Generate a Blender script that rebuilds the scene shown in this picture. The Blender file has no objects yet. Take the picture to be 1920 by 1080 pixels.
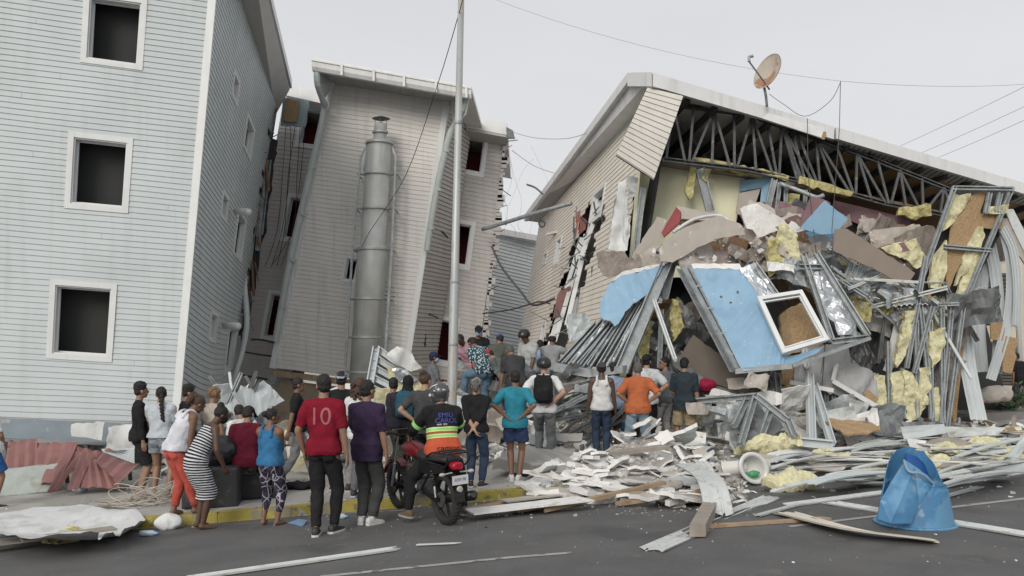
import bpy, bmesh, math, random
import numpy as np
from mathutils import Vector, Matrix, noise as mnoise
from mathutils.bvhtree import BVHTree
R = math.radians
S = bpy.context.scene
# ---------------- camera ----------------
F = 1650.0; CX = 960.0; HZ = 650.0; CH = 2.03
cam = bpy.data.cameras.new('camera'); co = bpy.data.objects.new('camera', cam)
S.collection.objects.link(co); S.camera = co
co.location = (0, 0, CH); co.rotation_euler = (R(90), 0, 0)
cam.sensor_width = 36; cam.lens = F/1920*36
cam.shift_y = (HZ-540)/1920
cam.clip_start = .1; cam.clip_end = 3000
# ---------------- sky, sun, exposure ----------------
SUN_EL, SUN_AZ = 30, 202          # low soft light from behind the camera, a little from the left
W = bpy.data.worlds.new('World'); S.world = W; W.use_nodes = True
nt = W.node_tree; nt.nodes.clear()
sky = nt.nodes.new('ShaderNodeTexSky'); sky.sky_type = 'NISHITA'; sky.sun_disc = False
sky.sun_elevation = R(SUN_EL); sky.sun_rotation = R(SUN_AZ); sky.dust_density = 5; sky.air_density = 1.2; sky.ozone_density = 1
hs = nt.nodes.new('ShaderNodeHueSaturation'); hs.inputs['Saturation'].default_value = .3; hs.inputs['Value'].default_value = 1.0
mx = nt.nodes.new('ShaderNodeMixRGB'); mx.inputs[0].default_value = .74; mx.inputs[2].default_value = (6.6, 6.64, 6.78, 1)
bg = nt.nodes.new('ShaderNodeBackground'); bg.inputs[1].default_value = .1
ow = nt.nodes.new('ShaderNodeOutputWorld')
nt.links.new(sky.outputs[0], hs.inputs['Color']); nt.links.new(hs.outputs[0], mx.inputs[1])
tcw = nt.nodes.new('ShaderNodeTexCoord'); mpw = nt.nodes.new('ShaderNodeMapping'); mpw.inputs['Scale'].default_value = (1, 1, 3.5)
nzw = nt.nodes.new('ShaderNodeTexNoise'); nzw.inputs['Scale'].default_value = 1.6; nzw.inputs['Detail'].default_value = 5
mrw = nt.nodes.new('ShaderNodeMapRange'); mrw.inputs[1].default_value = .3; mrw.inputs[2].default_value = .7; mrw.inputs[3].default_value = .95; mrw.inputs[4].default_value = 1.045
scw = nt.nodes.new('ShaderNodeVectorMath'); scw.operation = 'SCALE'
nt.links.new(tcw.outputs['Generated'], mpw.inputs[0]); nt.links.new(mpw.outputs[0], nzw.inputs['Vector']); nt.links.new(nzw.outputs[0], mrw.inputs[0]); nt.links.new(mrw.outputs[0], scw.inputs['Scale']); nt.links.new(mx.outputs[0], scw.inputs[0])
nt.links.new(scw.outputs[0], bg.inputs[0]); nt.links.new(bg.outputs[0], ow.inputs[0])
sl = bpy.data.lights.new('sun', 'SUN'); sl.energy = 1.3; sl.angle = R(26); sl.color = (1, .93, .84)
so = bpy.data.objects.new('sun', sl); S.collection.objects.link(so)
_d = Vector((math.sin(R(SUN_AZ))*math.cos(R(SUN_EL)), math.cos(R(SUN_AZ))*math.cos(R(SUN_EL)), math.sin(R(SUN_EL))))
so.rotation_euler = _d.to_track_quat('Z', 'Y').to_euler()
S.view_settings.view_transform = 'Standard'; S.view_settings.look = 'None'
S.view_settings.exposure = 0.30; S.view_settings.gamma = 1
S.render.film_transparent = False
try:
    S.cycles.max_bounces = 6; S.cycles.diffuse_bounces = 3; S.cycles.glossy_bounces = 3; S.cycles.transparent_max_bounces = 8
except Exception: pass

# ---------------- helpers ----------------
rnd = random.Random(7)
def P(px, py, Y): return Vector(((px-CX)/F*Y, Y, CH-(py-HZ)/F*Y))
def V(*a): return Vector(a)
def zs(x): return .045*max(x, -14) if x < 0 else .02*min(x, 14)
def kerbY(x):
    if x < .19: return 12.5+(x-.19)*.2
    return 12.5+(x-.19)*.22+max(0, x-2)*.06
def gz(x, y):
    k = kerbY(x)
    if y >= k: return zs(x)
    return zs(x)-.13+min(.13, .045*(k-y))
def G(px, py, dz=0):
    Y = 12.
    for _ in range(40):
        p = P(px, py, Y); z = gz(p.x, Y)+dz
        Yn = (CH-z)*F/(py-HZ)
        Y = Y*.5+Yn*.5
    p = P(px, py, Y); return Vector((p.x, p.y, gz(p.x, p.y)+dz))
def link(o, parent=None):
    S.collection.objects.link(o)
    if parent is not None: o.parent = parent
    return o
def tag(o, label=None, cat=None, group=None, kind=None):
    if label: o['label'] = label
    if cat: o['category'] = cat
    if group: o['group'] = group
    if kind or cat: o['kind'] = kind or 'thing'
    return o
def empty(name, loc=(0, 0, 0)):
    # things keep world-coordinate meshes: the Empty stands at the base, parts compensate with their own location
    o = bpy.data.objects.new(name, None); o.empty_display_size = .2; o.location = loc
    return link(o)
def kid(o, parent):
    """parent o (world-space mesh) under an empty or a part, keeping its place"""
    o.parent = parent
    off = Vector((0, 0, 0)); p = parent
    while p is not None: off += p.location; p = p.parent
    o.location = o.location-off
    return o
class MB:
    def __init__(s): s.v = []; s.f = []; s.m = []
    def add(s, vs, fs, mi=0):
        b = len(s.v); s.v.extend([tuple(v) for v in vs]); s.f.extend([[i+b for i in f] for f in fs]); s.m.extend([mi]*len(fs))
    def hexa(s, c, mi=0):   # 8 corners: bottom 4 then top 4
        s.add(c, [(3,2,1,0), (4,5,6,7), (0,1,5,4), (1,2,6,5), (2,3,7,6), (3,0,4,7)], mi)
    def box(s, x0, x1, y0, y1, z0, z1, mi=0):
        s.hexa([(x0,y0,z0),(x1,y0,z0),(x1,y1,z0),(x0,y1,z0),(x0,y0,z1),(x1,y0,z1),(x1,y1,z1),(x0,y1,z1)], mi)
    def beam(s, p0, p1, w, d, up=(0,0,1), mi=0):   # box beam, w across, d along 'up'
        p0 = Vector(p0); p1 = Vector(p1); a = (p1-p0).normalized(); u = Vector(up)
        if abs(a.dot(u)) > .98: u = Vector((1,0,0))
        x = a.cross(u).normalized()*w/2; y = x.cross(a).normalized()*d/2
        s.hexa([p0-x-y, p0+x-y, p0+x+y, p0-x+y, p1-x-y, p1+x-y, p1+x+y, p1-x+y], mi)
    def tube(s, pts, r, n=8, caps=True, mi=0):
        pts = [Vector(p) for p in pts]; rs = r if isinstance(r, (list, tuple)) else [r]*len(pts)
        b = len(s.v); u = None
        for i, p in enumerate(pts):
            t = (pts[min(i+1, len(pts)-1)]-pts[max(i-1, 0)])
            t = t.normalized() if t.length > 1e-9 else Vector((0,0,1))
            if u is None: u = t.orthogonal().normalized()
            u = (u-t*u.dot(t)); u = u.normalized() if u.length > 1e-6 else t.orthogonal().normalized()
            w = t.cross(u)
            for k in range(n):
                a = 2*math.pi*k/n; s.v.append(tuple(p+(u*math.cos(a)+w*math.sin(a))*rs[i]))
        for i in range(len(pts)-1):
            for k in range(n):
                k2 = (k+1) % n; s.f.append([b+i*n+k, b+i*n+k2, b+(i+1)*n+k2, b+(i+1)*n+k]); s.m.append(mi)
        if caps:
            s.f.append([b+k for k in range(n)][::-1]); s.f.append([b+(len(pts)-1)*n+k for k in range(n)]); s.m += [mi, mi]
    def lathe(s, o, prof, n=20, axis=(0,0,1), mi=0, sx=1., sy=1., cap=True):   # prof: (radius, height)
        o = Vector(o); a = Vector(axis).normalized(); u = a.orthogonal().normalized(); w = a.cross(u); b = len(s.v)
        if abs(a.z) > .99: u = Vector((1,0,0)); w = Vector((0,1,0))*(1 if a.z > 0 else -1)
        for r, h in prof:
            for k in range(n):
                t = 2*math.pi*k/n; s.v.append(tuple(o+a*h+u*math.cos(t)*r*sx+w*math.sin(t)*r*sy))
        for i in range(len(prof)-1):
            for k in range(n):
                k2 = (k+1) % n; s.f.append([b+i*n+k, b+i*n+k2, b+(i+1)*n+k2, b+(i+1)*n+k]); s.m.append(mi)
        if cap:
            s.f.append([b+k for k in range(n)][::-1]); s.f.append([b+(len(prof)-1)*n+k for k in range(n)]); s.m += [mi, mi]
    def sph(s, c, r, n=12, m=8, mi=0, M=None):
        c = Vector(c); rx, ry, rz = r if isinstance(r, (tuple, list)) else (r, r, r); b = len(s.v)
        for i in range(m+1):
            ph = math.pi*i/m
            for k in range(n):
                t = 2*math.pi*k/n; v = Vector((rx*math.sin(ph)*math.cos(t), ry*math.sin(ph)*math.sin(t), rz*math.cos(ph)))
                if M is not None: v = M @ v
                s.v.append(tuple(c+v))
        for i in range(m):
            for k in range(n):
                k2 = (k+1) % n; s.f.append([b+i*n+k, b+(i+1)*n+k, b+(i+1)*n+k2, b+i*n+k2]); s.m.append(mi)
    def build(s, name, mat, parent=None, smooth=False, base=None):
        me = bpy.data.meshes.new(name); me.from_pydata(s.v, [], s.f)
        for m in (mat if isinstance(mat, (list, tuple)) else [mat]): me.materials.append(m)
        if isinstance(mat, (list, tuple)) and len(mat) > 1: me.polygons.foreach_set('material_index', s.m)
        bm = bmesh.new(); bm.from_mesh(me)
        bmesh.ops.remove_doubles(bm, verts=bm.verts, dist=1e-5) if smooth else None
        bmesh.ops.recalc_face_normals(bm, faces=bm.faces); bm.to_mesh(me); bm.free()
        if smooth: me.polygons.foreach_set('use_smooth', [True]*len(me.polygons))
        o = bpy.data.objects.new(name, me); link(o)
        if base is not None:
            me.transform(Matrix.Translation(-Vector(base))); o.location = base
        elif parent is None and len(me.vertices):
            vs = np.empty(len(me.vertices)*3); me.vertices.foreach_get('co', vs); vs = vs.reshape(-1, 3)
            c = Vector((float(vs[:,0].mean()), float(vs[:,1].mean()), float(vs[:,2].min())))
            me.transform(Matrix.Translation(-c)); o.location = c
        if parent is not None: kid(o, parent)
        return o

# ---------------- materials ----------------
_mc = {}
def mat(name, col, rough=.8, metal=0, var=.12, scale=6, bump=0, bscale=40, spots=None, spec=.5, streak=None, trans=0, emit=None, obj=False, aniso=None):
    """procedural principled material; var = lightness variation, spots = (colour, scale, threshold, amount)"""
    if name in _mc: return _mc[name]
    m = bpy.data.materials.new(name); _mc[name] = m; m.use_nodes = True
    t = m.node_tree; b = t.nodes['Principled BSDF']; N = t.nodes.new; L = t.links.new
    b.inputs['Roughness'].default_value = rough; b.inputs['Metallic'].default_value = metal
    b.inputs['Specular IOR Level'].default_value = spec
    tc = N('ShaderNodeTexCoord'); src = tc.outputs['Object']
    if aniso:
        mp = N('ShaderNodeMapping'); mp.inputs['Scale'].default_value = aniso; L(src, mp.inputs[0]); src = mp.outputs[0]
    nz = N('ShaderNodeTexNoise'); nz.inputs['Scale'].default_value = scale; nz.inputs['Detail'].default_value = 5; L(src, nz.inputs['Vector'])
    mr = N('ShaderNodeMapRange'); mr.inputs[1].default_value = .25; mr.inputs[2].default_value = .75
    mr.inputs[3].default_value = 1-var; mr.inputs[4].default_value = 1+var; L(nz.outputs[0], mr.inputs[0])
    mul = N('ShaderNodeVectorMath'); mul.operation = 'SCALE'; mul.inputs[0].default_value = col[:3]; L(mr.outputs[0], mul.inputs['Scale'])
    out = mul.outputs[0]
    if streak:     # vertical rain streaks: (colour, amount)
        mp = N('ShaderNodeMapping'); mp.inputs['Scale'].default_value = (5, 5, .35); L(tc.outputs['Object'], mp.inputs[0])
        n2 = N('ShaderNodeTexNoise'); n2.inputs['Scale'].default_value = 1.3; n2.inputs['Detail'].default_value = 6; L(mp.outputs[0], n2.inputs['Vector'])
        r2 = N('ShaderNodeMapRange'); r2.inputs[1].default_value = .52; r2.inputs[2].default_value = .8; r2.inputs[3].default_value = 0; r2.inputs[4].default_value = streak[1]
        L(n2.outputs[0], r2.inputs[0]); mm = N('ShaderNodeMixRGB'); L(r2.outputs[0], mm.inputs[0]); L(out, mm.inputs[1]); mm.inputs[2].default_value = (*streak[0], 1); out = mm.outputs[0]
    for sp in ([spots] if spots and not isinstance(spots[0], (list,)) else (spots or [])):
        c2, sc, th, am = sp
        n3 = N('ShaderNodeTexNoise'); n3.inputs['Scale'].default_value = sc; n3.inputs['Detail'].default_value = 4; L(src, n3.inputs['Vector'])
        r3 = N('ShaderNodeMapRange'); r3.inputs[1].default_value = th; r3.inputs[2].default_value = th+.06; r3.inputs[3].default_value = 0; r3.inputs[4].default_value = am
        L(n3.outputs[0], r3.inputs[0]); mm = N('ShaderNodeMixRGB'); L(r3.outputs[0], mm.inputs[0]); L(out, mm.inputs[1]); mm.inputs[2].default_value = (*c2, 1); out = mm.outputs[0]
    L(out, b.inputs['Base Color'])
    if bump:
        nb = N('ShaderNodeTexNoise'); nb.inputs['Scale'].default_value = bscale; nb.inputs['Detail'].default_value = 4; L(src, nb.inputs['Vector'])
        bp = N('ShaderNodeBump'); bp.inputs['Strength'].default_value = min(1, bump); bp.inputs['Distance'].default_value = .02; L(nb.outputs[0], bp.inputs['Height']); L(bp.outputs[0], b.inputs['Normal'])
    if trans: b.inputs['Transmission Weight'].default_value = trans
    if emit: b.inputs['Emission Color'].default_value = (*emit[0], 1); b.inputs['Emission Strength'].default_value = emit[1]
    return m
M = dict(
 siding = mat('grey_siding', (.51,.56,.572), .55, var=.05, scale=1.1, streak=((.32,.34,.32), .28), spots=((.44,.47,.47), .9, .58, .25)),
 siding_side = mat('grey_siding_side', (.51,.555,.57), .55, var=.06, scale=2, streak=((.25,.28,.28), .3)),
 beige = mat('beige_siding', (.67,.65,.62), .55, var=.05, scale=1.5, streak=((.30,.28,.25), .4)),
 beige2 = mat('cream_siding', (.74,.70,.62), .55, var=.05, scale=1.5, streak=((.36,.32,.26), .35)),
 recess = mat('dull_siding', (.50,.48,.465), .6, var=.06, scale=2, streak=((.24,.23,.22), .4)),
 pale = mat('pale_siding', (.72,.76,.77), .55, var=.05, scale=1.2),
 white = mat('white_trim', (.66,.68,.68), .45, var=.05, scale=4, streak=((.4,.4,.37), .3)),
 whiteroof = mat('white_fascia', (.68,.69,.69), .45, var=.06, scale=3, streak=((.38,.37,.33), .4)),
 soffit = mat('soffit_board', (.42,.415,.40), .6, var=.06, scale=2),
 zinc = mat('galvanised_steel', (.30,.33,.338), .5, .25, var=.3, scale=5, spots=[[(.42,.46,.47), 14, .56, .5], [(.14,.13,.115), 4, .6, .5]], bump=.25, bscale=9),
 zinc2 = mat('dull_steel', (.165,.178,.182), .55, .2, var=.25, scale=4, spots=((.10,.09,.08), 6, .56, .6), bump=.2, bscale=8),
 steel_dark = mat('truss_steel', (.10,.104,.107), .5, .3, var=.25, scale=6, spots=((.3,.3,.3), 9, .6, .5)),
 foil = mat('insulation_foil', (.55,.58,.61), .33, .6, var=.15, scale=8, bump=1, bscale=14),
 batt = mat('yellow_insulation', (.52,.475,.23), .95, var=.3, scale=14, spots=[[(.26,.21,.09), 5, .55, .7], [(.40,.38,.30), 11, .6, .6]], bump=1, bscale=60, spec=.1),
 battp = mat('pale_insulation', (.66,.63,.41), .95, var=.22, scale=14, spots=[[(.40,.35,.17), 5, .57, .6], [(.52,.50,.42), 11, .6, .6]], bump=1, bscale=60, spec=.1),
 osb = mat('strand_board', (.33,.225,.125), .85, var=.28, scale=28, spots=((.50,.36,.2), 40, .55, .6), bump=.4, bscale=60),
 osbd = mat('old_strand_board', (.20,.12,.07), .9, var=.3, scale=22, spots=((.32,.21,.12), 30, .58, .5)),
 gyp = mat('gypsum_paper', (.42,.385,.345), .85, var=.08, scale=4, spots=((.58,.57,.55), 7, .62, .8)),
 gypw = mat('gypsum_white', (.70,.70,.685), .85, var=.08, scale=5, spots=[[(.45,.41,.36), 5, .6, .6], [(.55,.55,.54), 17, .6, .5]], bump=.3, bscale=25),
 gypd = mat('dusty_gypsum', (.27,.235,.21), .9, var=.15, scale=5, spots=((.42,.39,.35), 9, .6, .6)),
 blue = mat('blue_wall_paint', (.225,.375,.515), .6, var=.07, scale=3, spots=[[(.27,.42,.56), 3.2, .58, .5], [(.45,.50,.52), 13, .66, .8], [(.13,.26,.40), 1.4, .58, .35]]),
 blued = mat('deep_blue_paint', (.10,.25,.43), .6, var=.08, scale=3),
 yellow = mat('pale_yellow_paint', (.78,.77,.56), .75, var=.06, scale=2, spots=((.50,.30,.26), 1.7, .70, .4)),
 pink = mat('dusty_pink_board', (.22,.13,.145), .8, var=.1, scale=3),
 red = mat('dark_red_paint', (.24,.05,.05), .7, var=.12, scale=3),
 maroon = mat('maroon_wall', (.24,.035,.045), .8, var=.1, scale=2),
 redsheet = mat('red_corrugated', (.24,.118,.112), .75, 0, var=.15, scale=5, streak=((.22,.10,.09), .5)),
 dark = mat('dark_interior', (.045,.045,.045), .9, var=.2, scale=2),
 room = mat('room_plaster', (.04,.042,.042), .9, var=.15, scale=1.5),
 concrete = mat('concrete', (.34,.33,.315), .9, var=.12, scale=2.5, spots=((.22,.21,.2), 1.2, .56, .35), bump=.4, bscale=50),
 concd = mat('old_concrete', (.19,.185,.175), .92, var=.2, scale=3, bump=.5, bscale=30),
 wood = mat('plank_wood', (.34,.25,.165), .8, var=.2, scale=5, spots=((.20,.12,.07), 4, .55, .6), aniso=(1, 1, 1)),
 wood2 = mat('weathered_wood', (.30,.265,.225), .85, var=.2, scale=6),
 strip = mat('white_metal_strip', (.58,.61,.60), .5, .1, var=.1, scale=5, spots=((.36,.34,.3), 7, .58, .55)),
 blackm = mat('black_plastic', (.022,.023,.025), .5, var=.15, scale=6),
 cable = mat('cable_rubber', (.045,.045,.05), .6, var=.1),
 tarp = mat('white_membrane', (.60,.62,.62), .6, var=.1, scale=4, bump=.5, bscale=7, spots=[[(.42,.41,.38), 2.5, .56, .5], [(.35,.33,.3), 12, .65, .5]]),
 rust = mat('rusted_paint', (.45,.40,.34), .6, var=.1, scale=3, spots=((.33,.13,.05), 2.2, .48, .8)),
)
def quadstrip(*a): pass
# ---- sheets and slabs for walls' debris ----
def n3(p, s, seed=0.): return mnoise.noise_vector(Vector((p[0]*s+seed, p[1]*s-seed*.7, p[2]*s+seed*1.3)))
def poly_normal(pts):
    n = Vector((0,0,0))
    for i in range(len(pts)): n += pts[i].cross(pts[(i+1) % len(pts)])
    n = n.normalized() if n.length > 1e-9 else Vector((0,-1,0))
    c = sum(pts, Vector((0,0,0)))/len(pts)
    if n.dot(Vector((0,0,CH))-c) < 0: n = -n
    return n
def slab(name, pts, th, m, parent=None, minlen=.12, crumple=0., cut=0, jag=0., back=None, seed=0, smooth=False, cs=3., edge=None):
    """plate with the given outline (3D points); crumpled by noise, jagged edges; front material m, back/edge material"""
    pts = [Vector(p) for p in pts]
    if jag:
        q = []
        r_ = random.Random(seed+5)
        for i, p in enumerate(pts):
            nx = pts[(i+1) % len(pts)]; d = nx-p; n = max(1, int(d.length/max(.09, jag*2)))
            q.append(p)
            for k in range(1, n):
                t = (k+r_.uniform(-.3, .3))/n; q.append(p+d*t+Vector((r_.gauss(0, 1), r_.gauss(0, .3), r_.gauss(0, 1)))*jag*.45)
        pts = q
    n = poly_normal(pts)
    bm = bmesh.new(); vs = [bm.verts.new(p) for p in pts]; f = bm.faces.new(vs)
    bmesh.ops.triangulate(bm, faces=bm.faces[:])
    if cut:
        for _ in range(cut):
            es = [e for e in bm.edges if e.calc_length() > minlen]
            if not es: break
            bmesh.ops.subdivide_edges(bm, edges=es, cuts=1, use_grid_fill=False)
            bmesh.ops.triangulate(bm, faces=bm.faces[:])
    if crumple:
        for v in bm.verts:
            d = n3(v.co, cs, seed*3.1); v.co += n*d.x*crumple+d*crumple*.25
            d2 = n3(v.co, cs*3, seed*1.7); v.co += n*d2.y*crumple*.35
            if minlen < .1: d3 = n3(v.co, cs*8, seed*1.1); v.co += n*d3.y*crumple*.28+d3*crumple*.08
    me = bpy.data.meshes.new(name); bmesh.ops.recalc_face_normals(bm, faces=bm.faces[:])
    front = [v.co.copy() for v in bm.verts]; bm.verts.index_update()
    faces = [[v.index for v in f.verts] for f in bm.faces]
    bed = [(e.verts[0].index, e.verts[1].index) for e in bm.edges if len(e.link_faces) == 1]
    bm.free()
    N0 = len(front); vv = [tuple(p) for p in front]+[tuple(p-n*th) for p in front]
    ff = faces+[[i+N0 for i in f][::-1] for f in faces]
    for a, b in bed: k_ = len(vv); vv += [vv[a], vv[b], vv[b+N0], vv[a+N0]]; ff.append([k_, k_+1, k_+2, k_+3])
    me.from_pydata(vv, [], ff)
    ms = [m, back or m, edge or back or m]
    for x in ms: me.materials.append(x)
    idx = [0]*len(faces)+[1]*len(faces)+[2]*len(bed); me.polygons.foreach_set('material_index', idx)
    bm = bmesh.new(); bm.from_mesh(me); bmesh.ops.recalc_face_normals(bm, faces=bm.faces); bm.to_mesh(me); bm.free()
    if smooth: me.polygons.foreach_set('use_smooth', [True]*len(me.polygons))
    o = bpy.data.objects.new(name, me); link(o)
    if parent is not None: kid(o, parent)
    else:
        c = Vector((sum(p[0] for p in vv)/len(vv), sum(p[1] for p in vv)/len(vv), min(p[2] for p in vv)))
        me.transform(Matrix.Translation(-c)); o.location = c
    return o
def PP(Y, *xy):
    """list of points from pixels; Y constant or each triple its own"""
    return [P(*(q if len(q) == 3 else (q[0], q[1], Y))) for q in xy]
def corr(name, q, m, n=12, amp=.03, parent=None, th=.004, rows=10, crumple=0., seed=0, dirv=0, square=False, ragged=0.):
    """corrugated sheet over a quad q (BL,BR,TR,TL); ribs run along the v direction (dirv=0)"""
    a, b, c, d = [Vector(p) for p in q]; n_ = poly_normal([a, b, c, d]); mb = MB(); nu = n*(4 if not square else 4)
    r_ = random.Random(seed); rg = [r_.uniform(-ragged, ragged) for _ in range(nu+1)]
    G_ = []
    for j in range(rows+1):
        row = []
        for i in range(nu+1):
            u = i/nu; v = j/rows
            if v == 0: v = rg[i]
            if v == 1: v = 1+rg[-i-1]
            p = (a*(1-u)+b*u)*(1-v)+(d*(1-u)+c*u)*v
            if square: h = amp if (i % 4) in (1, 2) else 0
            else: h = amp*math.sin(2*math.pi*u*n)
            p = p+n_*h
            if crumple:
                k = n3(p, 1.6, seed*2.3); p = p+n_*k.x*crumple+k*crumple*.3
            row.append(p)
        G_.append(row)
    for s_, off in ((0, 0), (1, -th)):
        vs = [p+n_*off for row in G_ for p in row]
        mb.add(vs, [(j*(nu+1)+i, j*(nu+1)+i+1, (j+1)*(nu+1)+i+1, (j+1)*(nu+1)+i) for j in range(rows) for i in range(nu)])
    return mb.build(name, m, parent)
def stud(mb, p0, p1, w=.09, d=.045, up=(0,-1,0), t=.004, mi=0):
    """C-channel stud between two points, open side toward 'up', with service holes left as dark slots"""
    p0 = Vector(p0); p1 = Vector(p1); a = (p1-p0).normalized(); u = Vector(up); u = u-a*u.dot(a)
    if u.length < 1e-3: u = a.orthogonal()
    u.normalize(); x = a.cross(u).normalized()
    def bar(c0, hx, hy):
        mb.hexa([p0+c0-x*hx-u*hy, p0+c0+x*hx-u*hy, p0+c0+x*hx+u*hy, p0+c0-x*hx+u*hy, p1+c0-x*hx-u*hy, p1+c0+x*hx-u*hy, p1+c0+x*hx+u*hy, p1+c0-x*hx+u*hy], mi)
    bar(-u*d/2, w/2, t)
    bar(x*(w/2-t), t, d/2-t); bar(-x*(w/2-t), t, d/2-t)
    bar(x*(w/2-.014)+u*(d/2), .012, t*.8); bar(-x*(w/2-.014)+u*(d/2), .012, t*.8)
def sag(p0, p1, s, n=14):
    p0 = Vector(p0); p1 = Vector(p1)
    return [p0.lerp(p1, i/n)-Vector((0,0,s*4*(i/n)*(1-i/n))) for i in range(n+1)]
def smooth_path(pts, k=5):
    pts = [Vector(p) for p in pts]; out = []
    for i in range(len(pts)-1):
        a = pts[max(i-1, 0)]; b = pts[i]; c = pts[i+1]; d = pts[min(i+2, len(pts)-1)]
        for j in range(k):
            t = j/k; out.append(.5*((2*b)+(c-a)*t+(2*a-5*b+4*c-d)*t*t+(3*b-a-3*c+d)*t**3))
    out.append(pts[-1]); return out
# ================= ground =================
def grid_sheet(name, xs, ys, zf, m):
    mb = MB(); mb.add([(x, y(x) if callable(y) else y, 0) for y in ys for x in xs], [(j*len(xs)+i, j*len(xs)+i+1, (j+1)*len(xs)+i+1, (j+1)*len(xs)+i) for j in range(len(ys)-1) for i in range(len(xs)-1)])
    mb.v = [(v[0], v[1], zf(v[0], v[1])) for v in mb.v]
    return mb.build(name, m, base=(0,0,0))
XS = [-600,-200,-80,-40,-20]+[-14+i*.7 for i in range(48)]+[24,40,80,200,600]
m_asph = mat('asphalt', (.112,.112,.113), .9, var=.22, scale=1.3, spots=[[(.19,.19,.185), 110, .62, .8], [(.13,.128,.122), .9, .55, .5], [(.055,.055,.057), .6, .58, .5], [(.20,.195,.18), 2.4, .64, .35], [(.04,.04,.042), 24, .66, .6]], bump=.6, bscale=160)
m_side = mat('pavement_concrete', (.40,.385,.36), .92, var=.14, scale=1.6, spots=[[(.19,.18,.165), .8, .52, .5], [(.40,.39,.37), 14, .6, .3]], bump=.4, bscale=70)
road = grid_sheet('road', XS, [-600, -60, -10, 0, 4, 6, 8]+[(lambda x, k=k: kerbY(x)-k) for k in (3, 2.2, 1.5, 1, .6, .3, 0)], lambda x, y: gz(x, min(y, kerbY(x)-1e-4)), m_asph)
tag(road, kind='structure')
pav = grid_sheet('pavement', XS, [(lambda x, k=k: kerbY(x)+k) for k in (.16, 1, 2, 3.5, 5, 8, 12, 20, 40, 150, 900)], lambda x, y: zs(x)+0., m_side)
tag(pav, kind='structure')
# kerb, painted yellow on the visible stretch
m_yel = mat('worn_yellow_paint', (.36,.30,.065), .75, var=.18, scale=4, spots=[[(.24,.22,.17), 3.5, .50, .85], [(.10,.10,.09), 9, .6, .7]], bump=.3, bscale=40)
def kerb(x0, x1, n, m, nm):
    mb = MB()
    for i in range(n):
        a = x0+(x1-x0)*i/n; b = x0+(x1-x0)*(i+1)/n-.006
        c = []
        for dz in (-.35, .006):
            c += [(a, kerbY(a)-.005+(0.0 if dz < 0 else .012), zs(a)+dz), (b, kerbY(b)-.005+(0.0 if dz < 0 else .012), zs(b)+dz), (b, kerbY(b)+.165, zs(b)+dz), (a, kerbY(a)+.165, zs(a)+dz)]
        mb.hexa(c)
    return mb.build(nm, m)
k1 = kerb(-9.5, .75, 11, m_yel, 'kerb'); tag(k1, kind='structure')
k2 = kerb(.75, 26, 24, M['concrete'], 'kerb'); tag(k2, kind='structure')
k3 = kerb(-40, -9.5, 24, M['concrete'], 'kerb'); tag(k3, kind='structure')
# lane marking
m_line = mat('worn_road_paint', (.34,.335,.32), .8, var=.15, scale=6, spots=((.10,.10,.10), 7, .56, .8))
def lane(pts, w, nm='lane_marking'):
    mb = MB(); vs = []; n = len(pts)
    for i, p in enumerate(pts):
        t = (pts[min(i+1, n-1)]-pts[max(i-1, 0)]); t.z = 0; t.normalize(); s = Vector((-t.y, t.x, 0))*w/2
        for q in (p-s, p+s): vs.append((q.x, q.y, gz(q.x, q.y)+.005))
    mb.add(vs, [(2*i, 2*i+2, 2*i+3, 2*i+1) for i in range(n-1)])
    return tag(mb.build(nm, m_line), kind='structure')
def gpath(a, b, n=12): return [a.lerp(b, i/n) for i in range(n+1)]
lane(gpath(G(600, 1082), G(1072, 1037)), .075)
lane(gpath(G(1480, 988), G(1660, 966)), .075)
lane(gpath(G(1780, 952), G(2050, 920)), .09)
lane(gpath(G(560, 968), G(760, 957)), .05)
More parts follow.
